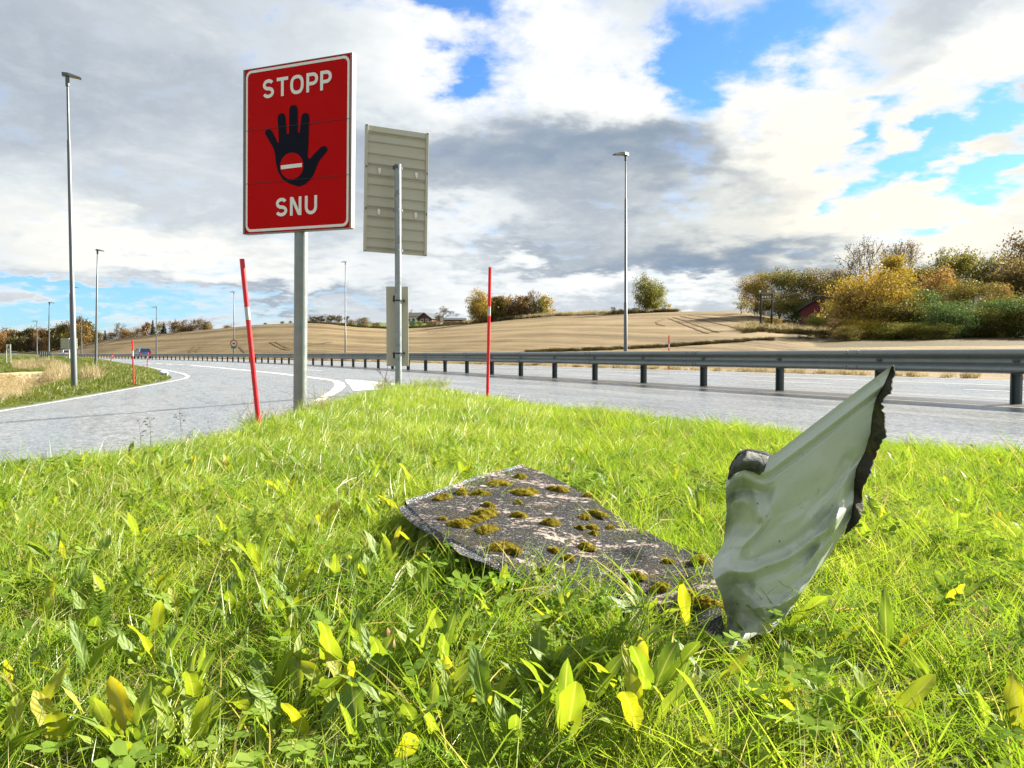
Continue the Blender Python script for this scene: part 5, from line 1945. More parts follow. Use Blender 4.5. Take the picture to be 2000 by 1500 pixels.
def mat_granules(k=1.0):
    m, t, out = material('stone_granule_coating')
    g = t.n('ShaderNodeTexCoord').outputs['Object']
    vo = t.n('ShaderNodeTexVoronoi', {'Vector': g, 'Scale': 330.0})
    sp = t.n('ShaderNodeSeparateXYZ', {0: vo.outputs['Color']})
    c = t.ramp(sp.outputs[0], [(0.0, (0.010, 0.011, 0.011)), (0.5, (0.025, 0.026, 0.026)), (0.85, (0.060, 0.061, 0.060)), (1.0, (0.22, 0.22, 0.22))])
    if k > 1:
        c = t.mix(1.0, c, (k, k * 1.06, k * 1.14), 'MULTIPLY')  # lit copy: brighter and bluer, skylight painted into the granule colour
    # worn brown grime
    c = t.mix(t.m('MULTIPLY', t.step(t.noise(g, 9, 6, 0.65), 0.50, 0.66), 0.55), c, (0.040, 0.030, 0.018))
    mf = t.step(t.m('ADD', t.noise(g, 16, 5, 0.65), t.m('MULTIPLY', t.m('SUBTRACT', t.noise(g, 130, 3, 0.7), 0.5), 0.5)), 0.60, 0.68)
    c = t.mix(t.m('MULTIPLY', mf, 0.8), c, (0.085, 0.068, 0.018))
    # pink-grey lichen crusts, in streaks across the sheet
    mp = t.n('ShaderNodeMapping', {'Vector': g, 'Rotation': (0, 0, R(-35)), 'Scale': (3.2, 9.0, 6.0)}, vector_type='POINT')
    l1 = t.noise(mp.outputs[0], 1.3, 5, 0.6)
    l2 = t.noise(g, 55, 5, 0.75)
    li = t.step(t.m('ADD', l1, t.m('MULTIPLY', t.m('SUBTRACT', l2, 0.5), 1.15)), 0.60, 0.65)
    lc = t.mix(t.noise(g, 120, 3, 0.7), (0.17, 0.13, 0.11), (0.52, 0.44, 0.39))
    c = t.mix(li, c, lc)
    # single round lichen rosettes
    ro = t.n('ShaderNodeTexVoronoi', {'Vector': g, 'Scale': 11.0, 'Randomness': 1.0})
    rd = t.m('ADD', ro.outputs['Distance'], t.m('MULTIPLY', t.m('SUBTRACT', l2, 0.5), 0.16))
    rs = t.n('ShaderNodeSeparateXYZ', {0: ro.outputs['Color']}).outputs[1]
    rr = t.m('MULTIPLY', t.m('SUBTRACT', 1.0, t.step(rd, 0.12, 0.17)), t.m('GREATER_THAN', rs, 0.72))
    c = t.mix(rr, c, (0.40, 0.37, 0.34))
    h = t.m('ADD', t.m('MULTIPLY', vo.outputs['Distance'], -1.0), t.m('MULTIPLY', li, 0.8))
    bmp = t.n('ShaderNodeBump', {'Strength': 0.9, 'Distance': 0.003, 'Height': h})
    p = t.n('ShaderNodeBsdfPrincipled', {'Base Color': c, 'Roughness': 0.85, 'Specular IOR Level': 0.08, 'Normal': bmp.outputs[0]})
    t.set(out, 'Surface', p.outputs[0])
    return m


def mat_primer():
    m, t, out = material('pale_green_primer')
    g = t.n('ShaderNodeTexCoord').outputs['Object']
    n1 = t.noise(g, 6, 6, 0.65)
    n2 = t.noise(g, 45, 6, 0.75)
    c = t.mix(n1, (0.43, 0.48, 0.39), (0.54, 0.58, 0.485))
    dirt = t.m('MULTIPLY', t.step(n2, 0.56, 0.72), t.step(n1, 0.42, 0.6))
    c = t.mix(t.m('MULTIPLY', dirt, 0.55), c, (0.14, 0.15, 0.11))
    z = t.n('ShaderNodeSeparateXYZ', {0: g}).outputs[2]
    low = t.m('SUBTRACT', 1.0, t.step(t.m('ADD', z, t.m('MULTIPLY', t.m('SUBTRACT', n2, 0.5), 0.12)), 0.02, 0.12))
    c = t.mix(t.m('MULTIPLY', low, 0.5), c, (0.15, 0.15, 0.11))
    gm = t.n('ShaderNodeAttribute', attribute_name='grime_shade').outputs['Fac']  # dirt together with painted shade of the crumpled left folds
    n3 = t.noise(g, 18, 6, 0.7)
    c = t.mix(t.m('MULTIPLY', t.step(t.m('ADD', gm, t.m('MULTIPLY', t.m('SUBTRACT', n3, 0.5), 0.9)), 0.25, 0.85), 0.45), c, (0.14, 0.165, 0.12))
    vs_ = t.n('ShaderNodeMapping', {'Vector': g, 'Rotation': (0, R(40), 0), 'Scale': (12.0, 12.0, 130.0)})
    scr = t.step(t.noise(vs_.outputs[0], 1.0, 3, 0.6), 0.68, 0.72)
    c = t.mix(t.m('MULTIPLY', scr, 0.45), c, (0.62, 0.65, 0.60))
    vo = t.n('ShaderNodeTexVoronoi', {'Vector': g, 'Scale': 60.0})
    spot = t.m('MULTIPLY', t.m('SUBTRACT', 1.0, t.step(vo.outputs['Distance'], 0.10, 0.2)), t.m('GREATER_THAN', t.n('ShaderNodeSeparateXYZ', {0: vo.outputs['Color']}).outputs[0], 0.90))
    c = t.mix(t.m('MULTIPLY', spot, 0.8), c, (0.05, 0.055, 0.045))
    drop = t.m('SUBTRACT', 1.0, t.step(t.n('ShaderNodeTexVoronoi', {'Vector': g, 'Scale': 85.0}).outputs['Distance'], 0.0, 0.22))
    bmp = t.n('ShaderNodeBump', {'Strength': 0.35, 'Distance': 0.004, 'Height': t.m('ADD', t.m('MULTIPLY', drop, 0.5), t.m('MULTIPLY', n1, 0.8))})
    p = t.n('ShaderNodeBsdfPrincipled', {'Base Color': c, 'Roughness': t.step(n2, 0.3, 0.7, 0.32, 0.48), 'Specular IOR Level': 0.45, 'Normal': bmp.outputs[0], 'Coat Weight': 0.1, 'Coat Roughness': 0.2})
    t.set(out, 'Surface', p.outputs[0])
    return m


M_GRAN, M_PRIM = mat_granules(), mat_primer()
M_LIP_LIT = mat_granules(3.0)  # lit copy of the granules, skylight on the lip painted into its colour
M_FOLD = simple('weathered_sheet_fold', (0.105, 0.115, 0.105), 0.7, var=0.45, scale=45, bump=0.5, bscale=160, dirt=((0.05, 0.05, 0.04), 30.0, 0.5, 0.65), spec=0.15)
M_TORN = simple('mossy_torn_rim', (0.045, 0.040, 0.026), 0.85, var=0.6, scale=30, bump=0.8, bscale=150, dirt=((0.09, 0.085, 0.03), 22.0, 0.5, 0.65))

rroot_z = 0.11
sheet_root = empty('roof_sheet', (0.30, 1.70, rroot_z))
tag(sheet_root, 'wrecked metal roof sheet in the grass, mossy and grey, one torn end bent upright', 'scrap metal')

# ---- lying, stone-coated part
topE = [(795, 985), (860, 962), (930, 937), (985, 922), (1025, 911)]
rightE = [(1025, 911), (1055, 920), (1100, 942), (1141, 965), (1190, 998), (1234, 1024), (1308, 1060), (1360, 1078), (1400, 1092)]
leftE = [(795, 985), (844, 1031), (876, 1050), (934, 1078), (959, 1092), (1000, 1112), (1068, 1146), (1164, 1172), (1260, 1190), (1340, 1215), (1418, 1250)]
botE = [(1418, 1250), (1408, 1190), (1400, 1140), (1400, 1092)]
NU, NV = 46, 90
# grid: v along the length (A..D / B..C), u across
G_ = coons(topE, [tuple(p) for p in botE], leftE, rightE, NU, NV)
uu = np.linspace(0, 1, NU)[None, :].repeat(NV, 0)
vv = np.linspace(0, 1, NV)[:, None].repeat(NU, 1)
zl = np.interp(vv, [0, 0.35, 0.6, 0.8, 1.0], [0.205, 0.175, 0.15, 0.143, 0.145])
buck = 0.016 * np.exp(-((vv - 0.33 - 0.10 * (uu - 0.5)) / 0.05) ** 2) - 0.012 * np.exp(-((vv - 0.47 - 0.06 * uu) / 0.08) ** 2) + 0.014 * np.exp(-((vv - 0.66 - 0.05 * uu) / 0.05) ** 2) - 0.010 * np.exp(-((vv - 0.86) / 0.06) ** 2)
rng = np.random.default_rng(3)
dent = sum(a * np.exp(-(((vv - p) / 0.06) ** 2 + ((uu - q) / 0.09) ** 2)) for a, p, q in zip(rng.normal(0, 0.0016, 26), rng.random(26), rng.random(26)))
zz_ = zl + buck * 0.6 + dent - 0.045 * (1 - uu) ** 2 * sm((vv - 0.25) / 0.4) * (1 - sm((vv - 0.75) / 0.25))
Pl = np.empty((NV, NU, 3))
for i in range(NV):
    for j in range(NU):
        Pl[i, j] = plane(G_[i, j, 0], G_[i, j, 1], zz_[i, j])
panel = sheet('granulated_panel', Pl, np.array([0, 0.0012, -0.004]), (M_GRAN, M_PRIM), sheet_root)
# folded lips: the near long edge hangs down wavy, the far short edge is turned up
n_ = 70
Le = Pl[:n_, 0]
wave = 0.014 + 0.008 * np.sin(np.linspace(0, 15, n_)) + 0.004 * np.sin(np.linspace(0, 47, n_))
fade = np.interp(np.linspace(0, 1, n_), [0, 0.12, 0.8, 1], [0.5, 1, 0.55, 0.25])
out_dir = np.array([-0.75, -0.66, 0])
lip = np.stack([Le + np.array([0, 0, 0.001]),
                Le + out_dir * 0.007 + np.array([0, 0, -0.003]),
                Le + out_dir * (0.016 + 0.006 * np.sin(np.linspace(0, 21, n_)))[:, None] + np.array([0, 0, -1]) * (wave * fade * 0.42)[:, None],
                Le + out_dir * (0.024 + 0.010 * np.sin(np.linspace(1, 23, n_)))[:, None] + np.array([0, 0, -1]) * (wave * fade * 0.75)[:, None]], 0)
sheet('folded_lip', lip, np.array([0.0012, 0.0012, -0.001]), (M_LIP_LIT, M_LIP_LIT), sheet_root)
Te = Pl[0]
lip2 = np.stack([Te + np.array([0, 0, 0.001]), Te + np.array([-0.006, 0.010, 0.009]), Te + np.array([-0.010, 0.020, 0.004]), Te + np.array([-0.011, 0.024, -0.025])], 0)
sheet('folded_lip', lip2, np.array([0.001, -0.001, -0.002]), (M_LIP_LIT, M_LIP_LIT), sheet_root)

# moss cushions on it
M_MOSS = None


def mat_moss():
    m, t, out = material('moss_cushion')
    g = t.n('ShaderNodeNewGeometry').outputs['Position']
    n1 = t.noise(g, 60, 4, 0.7)
    n2 = t.noise(g, 420, 3, 0.8)
    c = t.ramp(t.m('ADD', t.m('MULTIPLY', n1, 0.55), t.m('MULTIPLY', n2, 0.45)), [(0.36, (0.13, 0.108, 0.020)), (0.5, (0.35, 0.29, 0.042)), (0.64, (0.62, 0.52, 0.08))])
    bmp = t.n('ShaderNodeBump', {'Strength': 1.0, 'Distance': 0.004, 'Height': n2})
    d = t.n('ShaderNodeBsdfDiffuse', {'Color': c, 'Normal': bmp.outputs[0]})
    tr = t.n('ShaderNodeBsdfTranslucent', {'Color': c})
    t.set(out, 'Surface', t.n('ShaderNodeMixShader', {0: 0.4, 1: d.outputs[0], 2: tr.outputs[0]}).outputs[0])
    return m


M_MOSS = mat_moss()


def panel_point(px, py):
    k = np.argmin((G_[..., 0] - px) ** 2 + (G_[..., 1] - py) ** 2)
    i, j = divmod(k, NU)
    return Pl[i, j]


mrng = np.random.default_rng(11)
moss_px = [(1016, 931, 12, 7), (972, 946, 22, 7), (938, 965, 15, 9), (1018, 966, 22, 13), (1036, 963, 14, 9), (1095, 959, 16, 11), (950, 987, 11, 6), (897, 1023, 22, 11), (922, 1021, 14, 9), (945, 1006, 22, 8),
           (958, 1003, 13, 9), (948, 1035, 22, 10), (940, 1012, 12, 6), (1076, 1022, 17, 13), (1132, 1030, 9, 8), (1163, 1006, 17, 12), (1140, 1010, 12, 9), (1156, 1030, 11, 8), (976, 1071, 24, 12), (1000, 1076, 16, 8),
           (1014, 984, 9, 6), (1010, 1008, 14, 6), (1144, 1070, 16, 10), (1078, 1074, 12, 7), (1110, 1091, 13, 6), (1366, 1098, 20, 12), (1302, 1098, 10, 7), (1245, 1130, 15, 12), (1290, 1150, 18, 10), (1380, 1180, 26, 14),
           (1345, 1165, 14, 9), (1065, 1115, 9, 7), (855, 978, 10, 5), (868, 972, 12, 4), (900, 963, 14, 5), (1148, 972, 9, 6), (862, 1013, 8, 6), (1080, 955, 10, 5), (1160, 1045, 9, 5), (1190, 1030, 8, 5)]
for k, (px, py, rx, ry) in enumerate(moss_px):
    p = panel_point(px, py)
    d = p[1]
    r = rx / 1500 * d * 0.95
    nd_ = 1500 if r > 0.008 else 700
    hh = min(0.62 * r, 0.013)
    ph = mrng.uniform(0, 6, 6)
    # a low lumpy cushion ...
    NA, NR_ = 26, 8
    V_, F_ = [(0, 0, hh)], []

    def cush(a, t):
        f = 1 + 0.20 * math.sin(2 * a + ph[0]) + 0.16 * math.sin(3 * a + ph[1]) + 0.10 * math.sin(5 * a + ph[2])
        x, y = math.cos(a) * t * f * r, math.sin(a) * t * f * r * 1.15
        z = hh * (1 - t ** 2.4) * (1 + 0.28 * math.sin(x * 330 + ph[3]) * math.sin(y * 300 + ph[4])) - 0.0012 * t
        return np.array([x, y, z])
    for q in range(1, NR_ + 1):
        for a in range(NA):
            V_.append(tuple(cush(a / NA * 2 * math.pi, q / NR_)))
    for a in range(NA):
        F_.append((0, 1 + a, 1 + (a + 1) % NA))
        for q in range(NR_ - 1):
            b0_, b1_ = 1 + q * NA, 1 + (q + 1) * NA
            F_.append((b0_ + a, b1_ + a, b1_ + (a + 1) % NA, b0_ + (a + 1) % NA))
    # ... covered with fine upright shoots
    for _ in range(nd_):
        a, t = mrng.uniform(0, 6.283), math.sqrt(mrng.random()) * 1.03
        c_ = cush(a, min(t, 1.0)) * (1 if t <= 1 else 1.03)
        e_ = c_ + np.array([c_[0] * 0.18, c_[1] * 0.18, 0]) + mrng.normal(0, 0.0010, 3) + np.array([0, 0, mrng.uniform(0.0012, 0.0036)])
        w_ = mrng.normal(0, 1, 3) * 0.0008
        b_ = len(V_)
        V_ += [tuple(c_ - w_), tuple(c_ + w_), tuple(e_)]
        F_.append((b_, b_ + 1, b_ + 2))
    me = mesh_np('moss_cushion', V_, F_, M_MOSS)
    o = obj('moss_cushion', me, sheet_root)
    o.location = Vector(p) - sheet_root.location
    o.rotation_euler = (0.0, 0.0, mrng.uniform(0, 6))

# ---- the torn end, bent upright: pale green underside towards us
Lp = [(1424, 918), (1417, 947), (1419, 1002), (1413, 1060), (1393, 1094), (1391, 1121), (1409, 1164), (1419, 1205), (1424, 1275)]
Tp = [(1424, 918), (1440, 893), (1459, 881), (1484, 886), (1502, 891), (1515, 886), (1560, 851), (1611, 812), (1650, 782), (1690, 752), (1743, 713)]
Rp = [(1743, 713), (1726, 752), (1711, 777), (1703, 812), (1700, 847), (1689, 882), (1672, 916), (1668, 945), (1667, 975), (1663, 1009), (1642, 1048), (1618, 1088), (1592, 1121), (1557, 1160)]
Bp = [(1424, 1275), (1440, 1262), (1476, 1240), (1503, 1236), (1542, 1196), (1557, 1160)]
NU2, NV2 = 140, 170
G2 = coons(Tp, Bp, Lp, Rp, NU2, NV2)
u2 = np.linspace(0, 1, NU2)[None, :].repeat(NV2, 0)
v2 = np.linspace(0, 1, NV2)[:, None].repeat(NU2, 1)
gxp, gyp = G2[..., 0], G2[..., 1]


def ga_(x, w):
    return np.exp(-(x / w) ** 2)


Yb_ = 1.40 + 0.10 * u2 + 0.05 * (1 - v2)
D = np.zeros_like(u2)                       # towards the camera
# ribs pressed into the sheet
D += 0.014 * ga_(v2 - 0.085, 0.030) * sm((u2 - 0.16) / 0.08)                      # half round along the top edge
D += 0.007 * sm((v2 - 0.13) / 0.025) * (1 - sm((v2 - 0.20) / 0.22)) * sm((u2 - 0.16) / 0.06)
rib = v2 - (0.615 + 0.03 * np.sin(u2 * 3) - 0.05 * u2)
D += 0.019 * ga_(rib, 0.020) * sm((u2 - 0.08) / 0.10) * (1 - 0.5 * sm((u2 - 0.86) / 0.12))
D -= 0.006 * ga_(rib - 0.055, 0.02) * sm((u2 - 0.1) / 0.1)
D -= 0.006 * ga_(rib + 0.055, 0.02) * sm((u2 - 0.1) / 0.1)
# the crumpled left side: ribs end in open folds and the sheet bellies back between them
uL = 1 - sm(u2 / 0.34)
tri = lambda x, w: np.maximum(0, 1 - np.abs(x) / w)
D += uL * (0.022 * tri(v2 - 0.10, 0.09) - 0.075 * ga_(v2 - 0.36, 0.15) + 0.050 * tri(v2 - 0.60, 0.10) - 0.060 * ga_(v2 - 0.80, 0.11) + 0.02 * ga_(v2 - 0.97, 0.07))
D += 0.020 * tri(v2 - 0.10 - 0.25 * u2, 0.05) * (1 - sm(u2 / 0.3)) - 0.016 * tri(v2 - 0.17 - 0.1 * u2, 0.05) * (1 - sm(u2 / 0.26))
ucr = 0.27 - 0.10 * np.abs(v2 - 0.36) / 0.2
D += 0.024 * tri(u2 - ucr, 0.06) * ga_(v2 - 0.36, 0.17)                         # the crease that bounds the belly
D -= 0.030 * (1 - sm(u2 / 0.10)) * ga_(v2 - 0.36, 0.2)
# shiny crease down the right and the flattened bottom tongue
cr = u2 - (0.90 - 0.25 * (v2 - 0.45))
D += 0.015 * tri(cr, 0.07) * ga_(v2 - 0.6, 0.16) - 0.010 * tri(cr + 0.13, 0.06) * ga_(v2 - 0.52, 0.08)
D -= 0.016 * sm(cr / 0.12) * ga_(v2 - 0.60, 0.22)
tong = v2 - (0.80 + 0.12 * u2)
D += 0.016 * tri(tong, 0.06) * sm((u2 - 0.05) / 0.1) + 0.040 * sm(tong / 0.2)
D -= 0.020 * sm((u2 - 0.72) / 0.28) * (1 - v2)


def crease(u0, v0, u1, v1, amp, w, side=0.0):
    du, dv = u1 - u0, v1 - v0
    L = math.hypot(du, dv)
    t = ((u2 - u0) * du + (v2 - v0) * dv) / L / L
    d = ((u2 - u0) * dv - (v2 - v0) * du) / L
    along = sm((t + 0.15) / 0.3) * (1 - sm((t - 0.85) / 0.3))
    return amp * along * np.where(d > 0, np.maximum(0, 1 - d / w), np.maximum(0, 1 + d / (w * (1 + side))))


for c_ in ((0.02, 0.14, 0.30, 0.21, -0.016, 0.045), (0.05, 0.22, 0.24, 0.30, 0.016, 0.06), (0.24, 0.30, 0.20, 0.52, 0.022, 0.06), (0.03, 0.52, 0.22, 0.50, -0.016, 0.06), (0.02, 0.66, 0.24, 0.70, -0.018, 0.05),
           (0.14, 0.70, 0.42, 0.92, 0.018, 0.06), (0.62, 0.52, 0.97, 0.44, 0.010, 0.05), (0.66, 0.74, 0.93, 0.52, 0.013, 0.05), (0.55, 0.60, 0.72, 0.66, -0.010, 0.05), (0.40, 0.86, 0.85, 0.80, 0.008, 0.05),
           (0.30, 0.42, 0.62, 0.47, 0.006, 0.07), (0.80, 0.30, 0.97, 0.40, -0.008, 0.05), (0.03, 0.84, 0.16, 0.96, -0.020, 0.07)):
    D += crease(*c_, 0.6)
drng = np.random.default_rng(8)
for _ in range(34):
    D += drng.normal(0, 0.0022) * ga_(np.hypot((u2 - drng.random()), (v2 - drng.random()) * 1.3), drng.uniform(0.04, 0.10))
Yp_ = Yb_ - D
Pu = np.empty((NV2, NU2, 3))
for i in range(NV2):
    for j in range(NU2):
        Pu[i, j] = at(gxp[i, j], gyp[i, j], Yp_[i, j])
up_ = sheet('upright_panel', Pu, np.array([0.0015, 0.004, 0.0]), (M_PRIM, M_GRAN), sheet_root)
gr_ = np.clip((1 - sm(u2 / 0.30)) * 0.75 + 0.5 * sm((v2 - 0.86) / 0.14) + 0.35 * ga_(v2 - 0.205, 0.02) * sm((u2 - 0.1) / 0.1) + 0.35 * ga_(rib - 0.055, 0.02), 0, 1)  # dirt and painted-in shade: darker left side, foot and under the ribs
a_ = up_.data.attributes.new('grime_shade', 'FLOAT', 'POINT')
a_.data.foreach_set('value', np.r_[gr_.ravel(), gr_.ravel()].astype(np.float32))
# torn flange turned back along the right edge
outp = [(1747, 716), (1748, 735), (1744, 752), (1746, 772), (1731, 778), (1736, 800), (1742, 821), (1736, 838), (1737, 856), (1728, 872), (1721, 889), (1709, 905), (1699, 921), (1703, 930), (1699, 945), (1699, 967), (1694, 990), (1688, 1010), (1680, 1032), (1664, 1045), (1646, 1053)]
inp_i = np.linspace(0, int(NV2 * 0.66), 60).astype(int)
inn = np.array([(gxp[i, -1], gyp[i, -1]) for i in inp_i])
outr = resample(np.array(outp, float), 60)
outr = inn + (outr - inn) * (0.72 + 0.22 * np.sin(np.linspace(0, 19, 60)) * np.sin(np.linspace(0, 7, 60)))[:, None]
outr += np.stack([np.random.default_rng(4).normal(0, 1.6, 60), np.zeros(60)], 1)
NW = 9
Pf = np.empty((NW, 60, 3))
for a in range(NW):
    t = a / (NW - 1)
    for b in range(60):
        q = inn[b] * (1 - t) + outr[b] * t
        Y0 = Yp_[inp_i[b], -1]
        Pf[a, b] = at(q[0], q[1], Y0 + 0.004 - 0.022 * t ** 1.2 + 0.010 * math.sin(b * 0.45) * t)
sheet('torn_flange', Pf, np.array([0.003, 0.002, 0.0]), (M_TORN, M_TORN), sheet_root)
# crumpled corner at the top left
cor = [[(1424, 918), (1440, 893), (1459, 881), (1484, 886), (1502, 891)], [(1428, 908), (1442, 888), (1460, 878), (1486, 883), (1504, 889)]]
Pc = np.empty((6, 14, 3))
c0, c1 = resample(np.array(cor[0], float), 14), resample(np.array([(1430, 905), (1445, 884), (1462, 879), (1490, 884), (1508, 889)], float), 14)
for a in range(6):
    t = a / 5
    for b in range(14):
        q = c0[b] * (1 - t) + c1[b] * t
        Pc[a, b] = at(q[0], q[1], Yp_[0, int(b / 13 * NU2 * 0.2)] + 0.002 + 0.045 * t)
c2_ = resample(np.array([(1421, 938), (1434, 926), (1452, 918), (1472, 922), (1489, 932)], float), 14)
Pq = np.empty((9, 14, 3))
for a in range(9):
    t = a / 8
    for b in range(14):
        q = c0[b] * (1 - t) + c2_[b] * t
        wob = 0.006 * math.sin(b * 1.1 + 3 * t)
        Pq[a, b] = at(q[0], q[1], Yp_[0, int(b / 13 * NU2 * 0.2)] - 0.004 - 0.034 * math.sin(math.pi * (0.15 + 0.70 * t)) * (0.45 + 0.55 * math.sin(math.pi * (b + 1) / 15)) - wob)
sheet('folded_corner', Pq, np.array([0.0005, 0.002, 0.0005]), (M_FOLD, M_GRAN), sheet_root)
sheet('folded_corner', Pc, np.array([0.0, 0.002, 0.003]), (M_GRAN, M_GRAN), sheet_root)

# footprint in which grass does not grow through
FOOT = np.vstack([Pl[::6, 0, :2], Pl[-1:, ::6, :2][0], Pl[::-6, -1, :2], Pl[:1, ::-6, :2][0]])

# ------------------------------------------------------------------ grass and weeds
def mat_grass(name, c_lo, c_mid, c_hi, straw, trans=0.5, patch=1.3, gloss=0.10, tt=(1.06, 1.05, 0.62)):
    m, t, out = material(name)
    g = t.n('ShaderNodeNewGeometry')
    tint = t.n('ShaderNodeAttribute', attribute_name='tint').outputs['Fac']
    oi = t.n('ShaderNodeObjectInfo').outputs['Random']
    n1 = t.noise(g.outputs['Position'], patch, 4, 0.6)
    f = t.m('ADD', t.m('MULTIPLY', tint, 0.5), t.m('ADD', t.m('MULTIPLY', oi, 0.2), t.m('MULTIPLY', t.step(n1, 0.35, 0.65), 0.32)))
    c = t.ramp(f, [(0.1, c_lo), (0.5, c_mid), (0.9, c_hi)])
    c = t.mix(t.m('GREATER_THAN', t.m('ADD', tint, t.m('MULTIPLY', t.step(t.noise(g.outputs['Position'], patch * 0.7, 3), 0.5, 0.75), 0.06)), 0.93), c, straw)
    d = t.n('ShaderNodeBsdfDiffuse', {'Color': c})
    tc_ = t.mix(1.0, c, tt, 'MULTIPLY')
    tr = t.n('ShaderNodeBsdfTranslucent', {'Color': tc_})
    gl = t.n('ShaderNodeBsdfGlossy', {'Color': (0.9, 0.9, 0.9), 'Roughness': 0.5})
    fr = t.n('ShaderNodeFresnel', {'IOR': 1.4})
    mx = t.n('ShaderNodeMixShader', {0: trans, 1: d.outputs[0], 2: tr.outputs[0]})
    mx2 = t.n('ShaderNodeMixShader', {0: t.m('MULTIPLY', fr, gloss), 1: mx.outputs[0], 2: gl.outputs[0]})
    t.set(out, 'Surface', mx2.outputs[0])
    return m


M_GRASS = mat_grass('lawn_grass', (0.110, 0.205, 0.018), (0.215, 0.325, 0.030), (0.370, 0.440, 0.060), (0.45, 0.38, 0.17))
M_WEED = mat_grass('ground_weed', (0.110, 0.200, 0.028), (0.185, 0.290, 0.045), (0.28, 0.37, 0.075), (0.33, 0.24, 0.06), gloss=0.0)
M_DRY = mat_grass('dry_grass', (0.22, 0.17, 0.08), (0.36, 0.29, 0.15), (0.50, 0.42, 0.25), (0.55, 0.47, 0.30), trans=0.35, gloss=0.04, tt=(1, 1, 1))
M_BANK = mat_grass('bank_grass', (0.055, 0.090, 0.012), (0.110, 0.150, 0.020), (0.19, 0.21, 0.035), (0.38, 0.30, 0.14), patch=0.35, gloss=0.08)
M_SCRUB = mat_grass('dry_scrub', (0.030, 0.026, 0.010), (0.065, 0.053, 0.020), (0.115, 0.088, 0.035), (0.20, 0.15, 0.08), trans=0.25, patch=0.25, gloss=0.0, tt=(1, 1, 1))


def blades_mesh(name, seed, n, rad, L, W, bend, mat, nseg=4, lean=0.35, wind=(0, 0)):
    rng = np.random.default_rng(seed)
    V, F, tint = [], [], []
    for k in range(n):
        r = rad * math.sqrt(rng.random())
        a = rng.uniform(0, 6.283)
        p = np.array([r * math.cos(a), r * math.sin(a), -0.01])
        l = rng.uniform(*L)
        w = rng.uniform(*W)
        az_ = rng.uniform(0, 6.283)
        d = np.array([math.cos(az_), math.sin(az_), 0]) * abs(rng.normal(0, lean)) + np.array([wind[0], wind[1], 1.0])
        d /= np.linalg.norm(d)
        s = np.cross(d, np.array([math.cos(az_ + 1.2), math.sin(az_ + 1.2), 0.2]))
        s /= np.linalg.norm(s)
        bd = np.array([math.cos(az_), math.sin(az_), -0.35])
        kb = abs(rng.normal(0, bend))
        tn = rng.random()
        b = len(V)
        for i in range(nseg + 1):
            t = i / nseg
            c = p + d * l * t + bd * kb * l * t * t
            ww = w * (1 - t ** 2.2) * (0.65 + 0.35 * min(1, t * 4))
            if i < nseg:
                V += [c - s * ww / 2, c + s * ww / 2]; tint += [tn, tn]
            else:
                V.append(c); tint.append(tn)
        for i in range(nseg - 1):
            F.append((b + 2 * i, b + 2 * i + 1, b + 2 * i + 3, b + 2 * i + 2))
        F.append((b + 2 * nseg - 2, b + 2 * nseg - 1, b + 2 * nseg))
    return mesh_np(name, V, F, mat, True, {'tint': tint})


def clover_mesh(seed):
    rng = np.random.default_rng(seed)
    V, F, T_ = [], [], []
    for k in range(12):
        r = 0.07 * math.sqrt(rng.random()); a = rng.uniform(0, 6.283)
        h = rng.uniform(0.025, 0.075)
        c = np.array([r * math.cos(a), r * math.sin(a), h])
        tn = rng.random() * 0.8
        tilt = rng.normal(0, 0.25, 2)
        b = len(V)
        V += [np.array([c[0] * 0.8 - 0.0007, c[1] * 0.8, 0]), np.array([c[0] * 0.8 + 0.0007, c[1] * 0.8, 0]), c + [0.0007, 0, 0], c - [0.0007, 0, 0]]
        F.append((b, b + 1, b + 2, b + 3)); T_ += [tn] * 4
        a0 = rng.uniform(0, 6.283)
        s = rng.uniform(0.008, 0.014)
        for q in range(3):
            a1 = a0 + q * 2.094
            e = np.array([math.cos(a1), math.sin(a1), tilt[0] * math.cos(a1) + tilt[1] * math.sin(a1) + 0.15])
            f = np.array([-math.sin(a1), math.cos(a1), -tilt[0] * math.sin(a1) + tilt[1] * math.cos(a1)])
            b = len(V)
            V += [c, c + e * s * 0.55 + f * s * 0.55, c + e * s * 1.1 + f * s * 0.5, c + e * s * 1.2 - [0, 0, s * 0.08], c + e * s * 1.1 - f * s * 0.5, c + e * s * 0.55 - f * s * 0.55]
            F.append(tuple(range(b, b + 6))); T_ += [tn] * 6
    return mesh_np('clover', V, F, M_WEED, False, {'tint': T_})


def yarrow_mesh(seed):
    """feathery fronds"""
    rng = np.random.default_rng(seed)
    V, F, T_ = [], [], []
    for k in range(6):
        az_ = rng.uniform(0, 6.283)
        l = rng.uniform(0.06, 0.11)
        el_ = rng.uniform(0.5, 1.2)
        tn = rng.random() * 0.8
        d = np.array([math.cos(az_) * math.cos(el_), math.sin(az_) * math.cos(el_), math.sin(el_)])
        sd_ = np.array([-math.sin(az_), math.cos(az_), 0])
        for i in range(13):
            t = 0.15 + 0.85 * i / 12
            c = d * l * t + np.array([math.cos(az_), math.sin(az_), -0.6]) * 0.25 * l * t * t
            ln = l * 0.20 * math.sin(math.pi * (0.12 + 0.86 * i / 12)) + 0.002
            for sg in (-1, 1):
                for fan in (-0.5, 0.1, 0.6):
                    e = sd_ * sg + d * (0.5 + fan) + np.array([0, 0, rng.normal(0, 0.25)])
                    e = e / np.linalg.norm(e) * ln
                    b = len(V)
                    w = np.array([0, 0, 0.0011]) + d * 0.0006
                    V += [c - w, c + w, c + e]
                    F.append((b, b + 1, b + 2)); T_ += [tn] * 3
    return mesh_np('yarrow', V, F, M_WEED, False, {'tint': T_})


